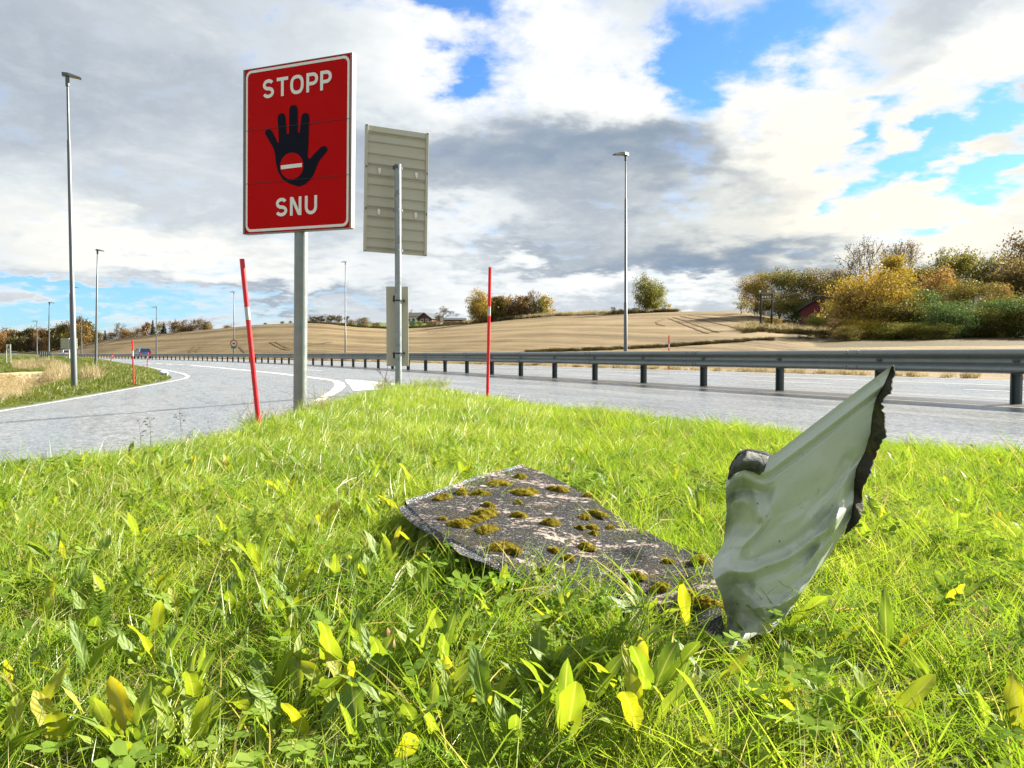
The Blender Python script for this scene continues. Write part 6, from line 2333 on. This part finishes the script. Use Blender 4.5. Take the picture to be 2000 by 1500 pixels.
def protos(name, meshes):
    c = bpy.data.collections.new(name)
    for i, me in enumerate(meshes):
        o_ = bpy.data.objects.new(f"{name}_{i:02d}", me)
        c.objects.link(o_)
    return c


def scatter(name, pts, rot, scl, idx, coll, parent=None):
    me = bpy.data.meshes.new(name)
    n = len(pts)
    me.vertices.add(n)
    me.vertices.foreach_set('co', np.asarray(pts, np.float32).ravel())
    for nm, tp, data in (('rot', 'FLOAT_VECTOR', rot), ('scl', 'FLOAT_VECTOR', scl)):
        a = me.attributes.new(nm, tp, 'POINT')
        a.data.foreach_set('vector', np.asarray(data, np.float32).ravel())
    a = me.attributes.new('pick', 'INT', 'POINT')
    a.data.foreach_set('value', np.asarray(idx, np.int32))
    o_ = obj(name, me)
    tag(o_, kind='stuff')
    ng = bpy.data.node_groups.new(name, 'GeometryNodeTree')
    ng.interface.new_socket('Geometry', in_out='INPUT', socket_type='NodeSocketGeometry')
    ng.interface.new_socket('Geometry', in_out='OUTPUT', socket_type='NodeSocketGeometry')
    gi, go = ng.nodes.new('NodeGroupInput'), ng.nodes.new('NodeGroupOutput')
    ci = ng.nodes.new('GeometryNodeCollectionInfo')
    ci.inputs['Collection'].default_value = coll
    ci.inputs['Separate Children'].default_value = True
    ci.inputs['Reset Children'].default_value = True
    ip = ng.nodes.new('GeometryNodeInstanceOnPoints')
    ip.inputs['Pick Instance'].default_value = True
    L = ng.links.new
    L(gi.outputs[0], ip.inputs['Points'])
    L(ci.outputs[0], ip.inputs['Instance'])
    for nm, tp, sk in (('rot', 'FLOAT_VECTOR', 'Rotation'), ('scl', 'FLOAT_VECTOR', 'Scale'), ('pick', 'INT', 'Instance Index')):
        na_ = ng.nodes.new('GeometryNodeInputNamedAttribute')
        na_.data_type = tp
        na_.inputs['Name'].default_value = nm
        L(na_.outputs[0], ip.inputs[sk])
    L(ip.outputs[0], go.inputs[0])
    md = o_.modifiers.new('scatter', 'NODES')
    md.node_group = ng
    return o_


lawn = [blades_mesh('lawn_clump', 20 + i, 46, 0.060, (0.055, 0.125), (0.0018, 0.0042), 0.55, M_GRASS, 4, 0.45) for i in range(6)]
lawn += [blades_mesh('lawn_clump', 40 + i, 30, 0.060, (0.08, 0.19), (0.0022, 0.0048), 0.75, M_GRASS, 5, 0.5) for i in range(3)]
lawn += [blades_mesh('lawn_clump', 50 + i, 34, 0.075, (0.05, 0.12), (0.0016, 0.0034), 0.5, M_DRY, 4, 1.6) for i in range(2)]
weeds = [clover_mesh(70 + i) for i in range(3)] + [yarrow_mesh(80 + i) for i in range(3)]
C_LAWN = protos('lawn_clumps', lawn)
C_WEED = protos('weed_clumps', weeds)

grng = np.random.default_rng(17)


def sample_island(n, y0, y1, margin=1.35):
    xs_ = grng.uniform(-5.2, 8.0, n)
    ys_ = grng.uniform(y0, y1, n)
    k = (np.abs(xs_) < 0.70 * ys_ + margin) & inside(xs_, ys_, ISL)
    return xs_[k], ys_[k]


def foot_mask(x, y, shrink=0.03):
    e, _ = poly_dist(x, y, np.vstack([FOOT, FOOT[:1]]))
    return inside(x, y, FOOT) & (e > shrink + 0.05 * (np.asarray(x) < 0.24))


PX, PY, PS = [], [], []
for (y0, y1, dens, sc) in ((0.35, 2.4, 330, 0.80), (2.4, 5.0, 210, 0.92), (5.0, 14.2, 140, 1.05)):
    n = int(13.2 * (y1 - y0) * dens)
    x, y = sample_island(n, y0, y1)
    PX.append(x); PY.append(y); PS.append(np.full(len(x), sc))
PX, PY, PS = map(np.concatenate, (PX, PY, PS))
k = ~foot_mask(PX, PY)
PX, PY, PS = PX[k], PY[k], PS[k]
n = len(PX)
pn = np.sin(PX * 1.7 + 0.4) * np.sin(PY * 1.3 + 1.0) + 0.5 * np.sin(PX * 4.1) * np.sin(PY * 3.7)
SC = PS * grng.uniform(0.72, 1.18, n) * (1 + 0.12 * pn)
# grass right at the camera is kept shorter so that no blade crosses the lens; next to the sheet it stands taller
e_f, _ = poly_dist(PX, PY, np.vstack([FOOT, FOOT[:1]]))
SC *= np.where((PX > 0.24) & (PY < 1.50), 1 - 0.38 * np.exp(-(e_f / 0.12) ** 2), 1 + 0.22 * np.exp(-(e_f / 0.12) ** 2))
pick = np.where(grng.random(n) < 0.26, grng.integers(6, 9, n), grng.integers(0, 6, n))
pick = np.where(grng.random(n) < 0.07 + 0.10 * (pn > 0.7), grng.integers(9, 11, n), pick)
leanx = np.where(PX > 0.35, 0.22, 0.0) + grng.normal(0, 0.16, n)
rot = np.stack([grng.normal(0, 0.16, n), leanx, np.zeros(n)], 1)
# spin about the clump's own axis is folded into the choice of prototype plus a random z turn
rot[:, 2] = grng.uniform(0, 6.283, n)
rot[PX > 0.35, 2] = grng.normal(0.0, 0.7, (PX > 0.35).sum())
scatter('lawn_grass', np.c_[PX, PY, zisl(PX, PY)], rot, np.stack([SC, SC, SC], 1), pick, C_LAWN)

x, y = sample_island(3000, 0.35, 4.2)
den = np.clip(1.1 - y / 4.2, 0.0, 1) * np.where(x < 0.25, 1.0, 0.55) * np.clip(0.6 + 0.8 * np.sin(x * 3 + 1) * np.sin(y * 2.2), 0.15, 1)
k = (grng.random(len(x)) < den) & ~foot_mask(x, y, 0.0)
x, y = x[k], y[k]
n = len(x)
s_ = grng.uniform(0.8, 1.35, n)
scatter('clover_and_yarrow', np.c_[x, y, zisl(x, y) + 0.012], np.stack([grng.normal(0, .1, n), grng.normal(0, .1, n), grng.uniform(0, 6.28, n)], 1), np.stack([s_, s_, s_], 1),
        np.where((x < 0.1) & (grng.random(n) < 0.38), grng.integers(3, 6, n), grng.integers(0, 3, n)), C_WEED)

# dry stalks round the sign poles
stalks = protos('stalk_clumps', [blades_mesh('stalk_clump', 120 + i, 16, 0.09, (0.14, 0.40), (0.0024, 0.0050), 0.45, M_DRY, 5, 0.35) for i in range(3)] +
                [blades_mesh('stalk_clump', 130 + i, 40, 0.10, (0.12, 0.26), (0.003, 0.006), 0.5, M_GRASS, 4, 0.4) for i in range(3)])
pt, rt = [], []
for (cx, cy, m_, rr) in ((pole[0], pole[1] - 0.05, 30, 0.30), (pole[0] - 0.3, pole[1] + 0.0, 16, 0.22), (pole[0] + 0.12, pole[1] - 0.12, 10, 0.12), (p2[0], p2[1] - 0.1, 22, 0.35), (p2[0] + 0.5, p2[1] + 0.1, 20, 0.35)):
    for _ in range(m_):
        a, r = grng.uniform(0, 6.28), rr * math.sqrt(grng.random())
        pt.append((cx + r * math.cos(a), cy + r * math.sin(a)))
pt = np.array(pt)
n = len(pt)
scatter('dry_stalks', np.c_[pt, zisl(pt[:, 0], pt[:, 1])], np.stack([np.zeros(n), np.zeros(n), grng.uniform(0, 6.28, n)], 1), np.ones((n, 3)) * grng.uniform(0.6, 1.1, (n, 1)), grng.integers(0, 6, n), stalks)

# ---- bank left of the ramp, dry reeds in the hollow, rough strips on the hill
bank = protos('bank_clumps', [blades_mesh('bank_clump', 150 + i, 60, 0.30, (0.14, 0.34), (0.010, 0.022), 0.5, M_BANK, 3, 0.45) for i in range(4)])
reed = protos('reed_clumps', [blades_mesh('reed_clump', 160 + i, 60, 0.35, (0.5, 1.0), (0.012, 0.026), 0.35, M_DRY, 4, 0.22) for i in range(4)])
scrub = protos('scrub_clumps', [blades_mesh('scrub_clump', 170 + i, 60, 0.6, (0.4, 1.0), (0.03, 0.07), 0.4, M_SCRUB, 3, 0.5) for i in range(4)])
straw = protos('straw_clumps', [blades_mesh('straw_clump', 180 + i, 60, 0.7, (0.5, 1.15), (0.03, 0.06), 0.4, M_DRY, 3, 0.4) for i in range(4)])

along = np.array([p for p in LE if 5 < p[1] < 95])
al = resample(along, 600)
tn_ = np.gradient(al, axis=0); tn_ /= np.linalg.norm(tn_, axis=1)[:, None]
nl = np.stack([-tn_[:, 1], tn_[:, 0]], 1)
N_ = 9000
i_ = grng.integers(0, 600, N_)
o_ = 0.12 + 9.0 * grng.random(N_) ** 1.5
b_xy = al[i_] + nl[i_] * o_[:, None]
kp = ~inside(b_xy[:, 0], b_xy[:, 1], PALE)
_, sd_side = poly_dist(b_xy[:, 0], b_xy[:, 1], LE)
kp &= sd_side > 0
b_xy = b_xy[kp]
n = len(b_xy)
s_ = grng.uniform(0.5, 1.1, n) * np.clip(0.35 + o_[kp] * 0.4, 0.4, 1.0)
scatter('bank_grass', np.c_[b_xy, H(b_xy[:, 0], b_xy[:, 1])], np.stack([grng.normal(0, .1, n), grng.normal(0, .1, n), grng.uniform(0, 6.28, n)], 1), np.stack([s_, s_, s_], 1), grng.integers(0, 4, n), bank)


def px_area(poly, n, fn=H):
    P = np.array(poly, float)
    out = []
    while len(out) < n:
        q = grng.uniform(P.min(0), P.max(0))
        if inside(np.array([q[0]]), np.array([q[1]]), P)[0]:
            out.append(hit_fn(q[0], q[1], fn, n=1500))
    return np.array(out)


def put(name, pts, coll, lo, hi):
    n = len(pts)
    s = grng.uniform(lo, hi, n)
    return scatter(name, pts, np.stack([grng.normal(0, .08, n), grng.normal(0, .08, n), grng.uniform(0, 6.28, n)], 1), np.stack([s, s, s], 1), grng.integers(0, 4, n), coll)


put('dry_reeds', np.vstack([px_area([(98, 722), (134, 722), (132, 745), (112, 757), (92, 742)], 130), px_area([(20, 708), (110, 704), (125, 722), (30, 726)], 120), px_area([(165, 742), (186, 740), (184, 752), (168, 754)], 14)]), reed, 0.5, 1.0)
put('stubble_stalks', px_area([(-20, 732), (95, 732), (110, 757), (60, 776), (-20, 790)], 900), reed, 0.12, 0.3)
put('green_hollow', px_area([(-10, 700), (130, 699), (180, 707), (130, 722), (-10, 712)], 260), bank, 1.0, 1.9)


def world_strip(pxs, n, jit):
    """points near the ground line through photograph points"""
    P = np.array([hit(px, py) for px, py in pxs])
    Q = resample(P[:, :2], 400)
    q = Q[grng.integers(0, 400, n)] + grng.normal(0, jit, (n, 2))
    return np.c_[q, HI(q[:, 0], q[:, 1])]


put('ditch_scrub', world_strip([(1030, 689), (1150, 684.5), (1260, 680), (1350, 674), (1430, 669), (1500, 664)], 420, 0.35), scrub, 0.18, 0.42)


def crest_strip(pxs, n, jit, back=0.0):
    q = []
    for _ in range(n):
        px = grng.uniform(*pxs)
        a = math.atan2(px - 1000, 1500)
        r = np.interp(a, cr_az, cr_r) + back + grng.normal(0, jit)
        q.append((math.sin(a) * r, math.cos(a) * r))
    q = np.array(q)
    return np.c_[q, H(q[:, 0], q[:, 1])]


put('crest_straw', np.vstack([crest_strip((910, 1240), 420, 1.0, 0.5), crest_strip((1080, 1330), 120, 0.8, 0.5)]), straw, 0.5, 1.05)
put('crest_scrub', np.vstack([crest_strip((600, 925), 300, 1.2, 1.0), crest_strip((1170, 1320), 200, 0.6, 0.0), crest_strip((905, 1060), 160, 0.8, 0.0)]), scrub, 0.4, 0.9)


def polar_area(px0, px1, Y0, Y1, n):
    px = grng.uniform(px0, px1, n)
    Y = grng.uniform(Y0, Y1, n)
    x = (px - 1000) / 1500 * Y
    return np.c_[x, Y, H(x, Y)]


put('wood_undergrowth', np.vstack([polar_area(1640, 2250, 60, 66, 160), polar_area(1560, 2250, 62, 92, 900)]), scrub, 0.15, 0.45)
put('rough_grass', np.vstack([polar_area(1455, 1680, 71, 82, 420), polar_area(1530, 1640, 82, 98, 260)]), scrub, 0.35, 0.75)
put('rough_straw', np.vstack([polar_area(1440, 1660, 74, 84, 160)]), straw, 0.5, 0.9)
put('road_edge_straw', np.vstack([np.array([(lambda x, y: (x, y, hz(x, y)))(*rail_at(s, FAR_EDGE + 0.5 + abs(grng.normal(0, 0.5)))[:2]) for s in grng.uniform(-12, 110, 500)])]), straw, 0.12, 0.32)

# ------------------------------------------------------------------ broad-leaved weeds, leaf by leaf
def mat_broad():
    m, t, out = material('broad_weed_leaf')
    g = t.n('ShaderNodeNewGeometry')
    mid = t.n('ShaderNodeAttribute', attribute_name='mid').outputs['Fac']
    lon = t.n('ShaderNodeAttribute', attribute_name='lon').outputs['Fac']
    oi = t.n('ShaderNodeObjectInfo').outputs['Random']
    n1 = t.noise(g.outputs['Position'], 40, 5, 0.65)
    c = t.ramp(oi, [(0.0, (0.12, 0.22, 0.035)), (0.45, (0.19, 0.30, 0.045)), (0.78, (0.28, 0.37, 0.045)), (0.95, (0.38, 0.41, 0.03)), (1.0, (0.46, 0.40, 0.04))])
    c = t.mix(t.m('MULTIPLY', n1, 0.4), c, (0.15, 0.21, 0.035))
    # side veins and a pale midrib
    vein = t.m('SINE', t.m('ADD', t.m('MULTIPLY', lon, 46.0), t.m('MULTIPLY', mid, -9.0)))
    c = t.mix(t.m('MULTIPLY', t.step(vein, 0.75, 1.0), 0.12), c, (0.26, 0.33, 0.10))
    c = t.mix(t.m('SUBTRACT', 1.0, t.step(mid, 0.05, 0.13)), c, (0.34, 0.38, 0.16))
    bl = t.m('MULTIPLY', t.step(t.noise(g.outputs['Position'], 90, 4, 0.7), 0.66, 0.72), t.step(oi, 0.5, 0.9))
    c = t.mix(t.m('MULTIPLY', bl, 0.6), c, (0.20, 0.12, 0.03))
    bmp = t.n('ShaderNodeBump', {'Strength': 0.5, 'Distance': 0.002, 'Height': t.m('ADD', t.m('MULTIPLY', vein, 0.25), t.m('MULTIPLY', n1, 1.5))})
    d = t.n('ShaderNodeBsdfPrincipled', {'Base Color': c, 'Roughness': 0.5, 'Specular IOR Level': 0.3, 'Normal': bmp.outputs[0]})
    tr = t.n('ShaderNodeBsdfTranslucent', {'Color': t.mix(1.0, c, (1.25, 1.12, 0.35), 'MULTIPLY')})
    mx = t.n('ShaderNodeMixShader', {0: 0.52, 1: d.outputs[0], 2: tr.outputs[0]})
    t.set(out, 'Surface', mx.outputs[0])
    return m


M_BROAD = mat_broad()
M_STEM = simple('weed_stem', (0.15, 0.17, 0.05), 0.6, var=0.3)


def broad_leaf(seed, shape):
    """leaf along +Z from a short stalk, blade facing +Y, unit length"""
    rng = np.random.default_rng(seed)
    NL, NWd = 15, 7
    V, mid, lon = [], [], []
    curl = rng.uniform(0.15, 0.6)
    twist = rng.normal(0, 0.35)
    ph = rng.uniform(0, 6, 3)
    cup = rng.uniform(0.1, 0.5)
    for i in range(NL):
        t = i / (NL - 1)
        if shape == 'lance':
            w = 0.080 * math.sin(math.pi * min(1, max(0.0, (t - 0.16) / 0.84)) ** 0.72) ** 0.85 + 0.013
        elif shape == 'oval':
            w = 0.104 * math.sin(math.pi * min(1, max(0.0, (t - 0.22) / 0.78)) ** 0.85) ** 0.75 + 0.014
        else:
            w = 0.078 * math.sin(math.pi * min(1, max(0.0, (t - 0.10) / 0.90)) ** 1.25) ** 0.9 + 0.012
        if i == NL - 1:
            w = 0.004
        w *= 1 + 0.13 * math.sin(11 * t + ph[0]) + 0.06 * math.sin(23 * t + ph[2])
        z = t - 0.22 * curl * t ** 3
        y = curl * 0.55 * t * t
        for j in range(NWd):
            s = (j / (NWd - 1)) * 2 - 1
            x = s * w
            yy = y - cup * abs(s) ** 1.4 * w * 0.6 + 0.018 * math.sin(13 * t + ph[1] + 2 * s) * abs(s) * (1 if w > 0.03 else 0)
            a = twist * t
            V.append((x * math.cos(a) - yy * math.sin(a) * 0.3, yy + x * math.sin(a), z))
            mid.append(abs(s)); lon.append(t)
    ix = np.arange(NL * NWd).reshape(NL, NWd)
    F = np.stack([ix[:-1, :-1], ix[:-1, 1:], ix[1:, 1:], ix[1:, :-1]], -1).reshape(-1, 4)
    return mesh_np('leaf', V, F, M_BROAD, True, {'mid': mid, 'lon': lon})


LEAFS = [broad_leaf(i, s) for i, s in enumerate(['lance', 'lance', 'oval', 'oval', 'dande', 'lance', 'dande', 'oval'])]
lrng = random.Random(23)


def weed(px, py, size, n, label, group, tilt=(15, 60), shapes=None, toward=None, pos=None):
    if pos is None:
        p = plane(px, py, 0.10)
    else:
        p = np.array(pos)
    p[2] = float(zisl(np.array([p[0]]), np.array([p[1]]))[0]) + 0.005
    root = empty('broad_leaved_weed', p, 0)
    tag(root, label, 'weed', group)
    a0 = lrng.uniform(0, 360)
    for i in range(n):
        o_ = obj('leaf', lrng.choice([LEAFS[k] for k in (shapes or range(len(LEAFS)))]), root)
        az_ = a0 + i * 360 / n + lrng.uniform(-35, 35) if toward is None else toward + lrng.uniform(-30, 30)
        tl = lrng.uniform(*tilt)
        s = size * lrng.uniform(0.7, 1.1)
        o_.scale = (s * lrng.uniform(0.85, 1.2), s, s)
        # tilt away from upright, then turn
        o_.rotation_euler = (Matrix.Rotation(R(az_), 3, 'Z') @ Matrix.Rotation(R(-tl), 3, 'X') @ Matrix.Rotation(R(lrng.uniform(-40, 40)), 3, 'Z')).to_euler()
        o_.location = (lrng.uniform(-0.008, 0.008), lrng.uniform(-0.008, 0.008), 0)
    return root


GW = 'broad-leaved weeds in the grass'
special = [
    (1342, 1236, 0.135, 2, 'bright yellow green leaf standing upright before the mossy end of the sheet', (2, 14), (0, 1, 5)),
    (1528, 1252, 0.15, 3, 'large leafed weed at the right foot of the upright metal panel', (35, 60), (2, 3, 7)),
    (1462, 1262, 0.105, 2, 'dark green leaves tucked in front of the bent metal foot', (20, 45), (2, 7)),
    (640, 1345, 0.165, 3, 'tall glowing yellow green leaf left of the middle in the front grass', (5, 22), (0, 1, 5)),
    (965, 1448, 0.14, 2, 'bright yellow leaf standing at the bottom middle of the picture', (5, 18), (2, 3)),
    (745, 1345, 0.14, 4, 'leafy weed right of the tall glowing leaf', (10, 35), (0, 3, 5)),
    (315, 1325, 0.125, 3, 'weed with a yellow tipped leaf in the left front grass', (10, 40), (0, 2)),
    (725, 1172, 0.12, 4, 'cluster of bright leaves left below the mossy sheet', (10, 40), (0, 2, 3)),
    (445, 1225, 0.115, 3, 'narrow leaved weed in the left middle grass', (10, 45), (0, 4)),
    (845, 1330, 0.13, 2, 'pale curled leaf beside the bottom middle', (10, 30), (0, 4)),
    (690, 1035, 0.13, 4, 'bright leafed weed left of the mossy sheet', (10, 40), (0, 2, 3)),
    (830, 985, 0.12, 2, 'yellow leaf at the far left corner of the mossy sheet', (10, 25), (0, 1)),
    (905, 950, 0.12, 3, 'pair of upright leaves behind the far edge of the mossy sheet', (5, 20), (0, 2)),
    (820, 1100, 0.13, 4, 'weed with pale leaves under the lip of the mossy sheet', (20, 50), (0, 2, 5)),
    (250, 1490, 0.14, 4, 'yellow leafed weed at the bottom left', (15, 50), (2, 3)),
    (110, 1480, 0.14, 3, 'grey green leaf in the bottom left corner', (20, 55), (2, 3)),
    (300, 1430, 0.13, 3, 'broad pale leaf rising in the left front grass', (10, 35), (3, 7)),
    (380, 1400, 0.14, 3, 'pair of broad leaves in the left front grass', (10, 35), (3, 7)),
    (830, 1460, 0.14, 4, 'dull green rosette left of the bright yellow front leaf', (25, 60), (2, 3)),
    (1085, 1430, 0.13, 3, 'leafy weed right of the bright yellow front leaf', (10, 40), (0, 5, 7)),
    (1525, 1385, 0.13, 3, 'weed with a silvery leaf below the metal panel', (15, 50), (4, 0)),
    (1395, 1390, 0.12, 3, 'weed with a torn yellow leaf below the metal panel', (20, 50), (1, 4)),
    (1720, 1440, 0.135, 4, 'broad dull leaves in the right front grass', (20, 55), (2, 3)),
    (1850, 1390, 0.12, 2, 'yellow leaf in the right front grass', (25, 50), (0, 2)),
    (1610, 1285, 0.10, 2, 'small yellow leaf right of the metal foot', (25, 50), (2, 7)),
    (1650, 1440, 0.13, 3, 'pale green leaves at the bottom right', (15, 45), (3, 7)),
    (540, 1450, 0.13, 3, 'leafy weed at the bottom left of the tall leaf', (15, 45), (0, 3)),
    (700, 1480, 0.14, 3, 'broad leaves at the bottom edge below the tall leaf', (15, 45), (2, 3)),
    (1260, 1200, 0.11, 3, 'weed half covering the near edge of the mossy sheet', (8, 30), (0, 5)),
    (980, 1190, 0.11, 3, 'weed with a bright leaf below the middle of the mossy sheet', (8, 30), (0, 2)),
    (1050, 1465, 0.12, 2, 'small upright leaf at the bottom right of the yellow front leaf', (5, 25), (2, 5)),
    (1990, 1480, 0.13, 2, 'yellow leaf in the bottom right corner', (15, 40), (0, 3)),
]
for (px, py, s, n_, lab, tl, shp) in special:
    weed(px, py, s * (0.80 if py > 1380 and px < 900 else 0.95), n_, lab, GW, (tl[0], tl[1] * 0.75), shp)
cnt = 0
while cnt < 300:
    y = 0.98 + 3.0 * lrng.random() ** 1.25
    x = lrng.uniform(-0.72, 0.72) * y
    if x > 0.25 and lrng.random() < 0.62:
        continue
    if foot_mask(np.array([x]), np.array([y]), -0.05)[0] or (0.28 < x < 0.62 and 1.2 < y < 1.75):
        continue
    n_ = lrng.choice([2, 2, 3, 3, 4])
    u_ = x / y
    side_ = 'at the far left' if u_ < -0.5 else 'left' if u_ < -0.28 else 'left of the middle' if u_ < -0.08 else 'in the middle' if u_ < 0.12 else 'right of the middle' if u_ < 0.34 else 'at the far right'
    row_ = 'along the bottom edge of the picture' if y < 1.25 else 'in the near lawn' if y < 1.7 else 'in the lawn level with the mossy sheet' if y < 2.6 else 'in the lawn behind the mossy sheet'
    weed(0, 0, lrng.uniform(0.085, 0.135), n_, {2: 'two', 3: 'three', 4: 'four'}[n_] + ' leaved weed ' + side_ + ', ' + row_, 'scattered small weeds in the lawn', (5, 42), pos=(x, y, 0.1))
    cnt += 1

# fallen leaves
M_FALL = simple('fallen_leaf', (0.24, 0.10, 0.035), 0.7, var=0.5, scale=40)
fl = broad_leaf(99, 'oval').copy()
fl.name = 'fallen_leaf'
fl.materials.clear()
fl.materials.append(M_FALL)
for px, py, lab in ((425, 1140, 'reddish fallen leaf in the left middle grass'), (995, 880, 'brown fallen leaf behind the mossy sheet'), (1050, 905, 'yellow brown fallen leaf behind the mossy sheet'),
                    (780, 1275, 'yellow brown withered leaf in the front grass'), (1430, 1480, 'orange withered leaf at the bottom middle'), (1140, 800, 'dark fallen leaf near the road edge'), (700, 1250, 'pale brown fallen leaf left of the middle')):
    p = plane(px, py, 0.15)
    o = obj('fallen_leaf', fl)
    o.location = p
    o.scale = (0.05, 0.05, 0.05)
    o.rotation_euler = (R(lrng.uniform(50, 110)), lrng.uniform(-0.5, 0.5), lrng.uniform(0, 6.28))
    tag(o, lab, 'leaf', 'fallen leaves in the grass')

# ------------------------------------------------------------------ tractor tracks pressed into the stubble
M_TRACK = simple('pressed_stubble', (0.165, 0.120, 0.063), 0.95, var=0.4, scale=1.5, spec=0.05)
tv, tf, nb = [], [], 0
for path, wd in (([(371, 690), (374, 684), (380, 677), (391, 671)], .45), ([(384, 689), (387, 683), (393, 676), (404, 671)], .45), ([(468, 677), (474, 684), (480, 689)], .4),
                 ([(528, 668), (540, 675), (552, 681), (566, 684)], .5), ([(538, 667), (556, 677), (572, 682)], .5), ([(560, 683), (590, 677), (625, 672), (650, 668)], .5),
                 ([(1306, 622), (1325, 629), (1355, 641), (1385, 652)], .45), ([(1316, 620), (1340, 627), (1372, 639), (1405, 650)], .45), ([(1330, 618), (1375, 626), (1420, 636), (1470, 648)], .45),
                 ([(1345, 616), (1400, 622), (1450, 630), (1490, 637)], .45), ([(1360, 613.5), (1420, 617), (1470, 623)], .4), ([(1296, 624), (1282, 629), (1286, 634), (1300, 637)], .4),
                 ([(836, 650), (850, 646), (868, 642)], .4), ([(846, 651), (862, 646), (880, 642)], .4), ([(1530, 632), (1570, 640), (1610, 652)], .35), ([(1500, 645), (1545, 648), (1600, 658)], .35)):
    P_ = resample(np.array([hit_fn(px, py, H)[:2] for px, py in path]), 26)
    T_ = np.gradient(P_, axis=0)
    T_ /= np.linalg.norm(T_, axis=1)[:, None] + 1e-9
    N_2 = np.stack([-T_[:, 1], T_[:, 0]], 1)
    w_ = wd * (0.8 + 0.3 * np.sin(np.arange(26) * 1.7))[:, None] / 2
    for Q in (P_ + N_2 * w_, P_ - N_2 * w_):
        tv.append(np.c_[Q, H(Q[:, 0], Q[:, 1]) + 0.05])
    tf += [[nb + i, nb + i + 1, nb + 26 + i + 1, nb + 26 + i] for i in range(25)]
    nb += 52
tag(obj('wheel_tracks', mesh_np('wheel_tracks', np.vstack(tv), np.array(tf), M_TRACK)), kind='structure')

# ------------------------------------------------------------------ withered stalks at the grass edge
M_WITH = simple('withered_stem', (0.10, 0.085, 0.045), 0.8, var=0.4, scale=60)


def withered(px, py, top_py, label, heads=5):
    p = plane(px, py, 0.08)
    p[2] = float(HI(np.array([p[0]]), np.array([p[1]]))[0])
    tp = at(px + lrng.uniform(-4, 4), top_py, p[1])
    root = empty('withered_flower', p)
    tag(root, label, 'plant', 'withered flower stalks at the grass edge')
    a, b = Vector(p), Vector(tp)
    mb, mh = MB(), MB()
    mid = a.lerp(b, 0.6) + Vector((0.01, 0, 0))
    mb.tube([a, mid, b], [0.0022, 0.0018, 0.0012], 5)
    for i in range(heads):
        q = mid.lerp(b, lrng.uniform(0.1, 1))
        e = q + Vector((lrng.uniform(-0.035, 0.035), lrng.uniform(-0.02, 0.02), lrng.uniform(0.01, 0.04)))
        mb.tube([q, e], 0.0009, 4)
        for _ in range(7):
            c = e + Vector((lrng.uniform(-1, 1), lrng.uniform(-1, 1), lrng.uniform(-0.3, 0.3))) * 0.009
            mh.tube([c, c + Vector((0, 0, 0.004))], [0.003, 0.0035], 5)
    shift(mb.build('stem', M_WITH), root)
    shift(mh.build('flower_head', M_WITH), root)


withered(352, 838, 796, 'withered flower stalk before the ramp, right one of three')
withered(290, 845, 819, 'withered flower stalk before the ramp, middle of three')
withered(273, 848, 822, 'withered flower stalk before the ramp, left one of three')
# bare twigs at the foot of the rear sign
tw = MB()
for pts in ([(764, 756), (752, 742), (744, 730), (739, 714)], [(752, 742), (755, 728), (757, 716)], [(744, 730), (735, 722)]):
    tw.tube([at(x, y, p2[1] - 0.15) for x, y in pts], [0.006] + [0.004] * (len(pts) - 1), 5)
o = tw.build('bare_twig', M_BARKG)
tag(o, 'thin bare twig growing at the foot of the ribbed sign pole', 'twig')

# ------------------------------------------------------------------ gravel that collects along the asphalt edge
M_CHIP = simple('grey_gravel', (0.16, 0.155, 0.15), 0.8, var=0.6, scale=30)
chips = []
for i in range(4):
    bm = bmesh.new()
    bmesh.ops.create_icosphere(bm, subdivisions=1, radius=1.0)
    r_ = random.Random(i)
    for v in bm.verts:
        v.co *= r_.uniform(0.65, 1.15)
        v.co.z *= 0.7
    me = bpy.data.meshes.new('gravel_chip')
    bm.to_mesh(me); bm.free()
    me.materials.append(M_CHIP)
    chips.append(me)
C_CHIP = protos('gravel_chips', chips)
ie = resample(ISL[1:14], 700)
te = np.gradient(ie, axis=0); te /= np.linalg.norm(te, axis=1)[:, None]
ne = np.stack([-te[:, 1], te[:, 0]], 1)
n = 5200
i_ = grng.integers(0, 700, n)
o_ = np.abs(grng.normal(0, 0.45, n)) + 0.02
q = ie[i_] + ne[i_] * o_[:, None]
q = q[~inside(q[:, 0], q[:, 1], ISL)]
n = len(q)
s = 0.003 + 0.010 * grng.random(n) ** 3
scatter('edge_gravel', np.c_[q, zroad(q[:, 0], q[:, 1]) + s * 0.4], grng.uniform(0, 6.28, (n, 3)), np.stack([s, s, s], 1), grng.integers(0, 4, n), C_CHIP)
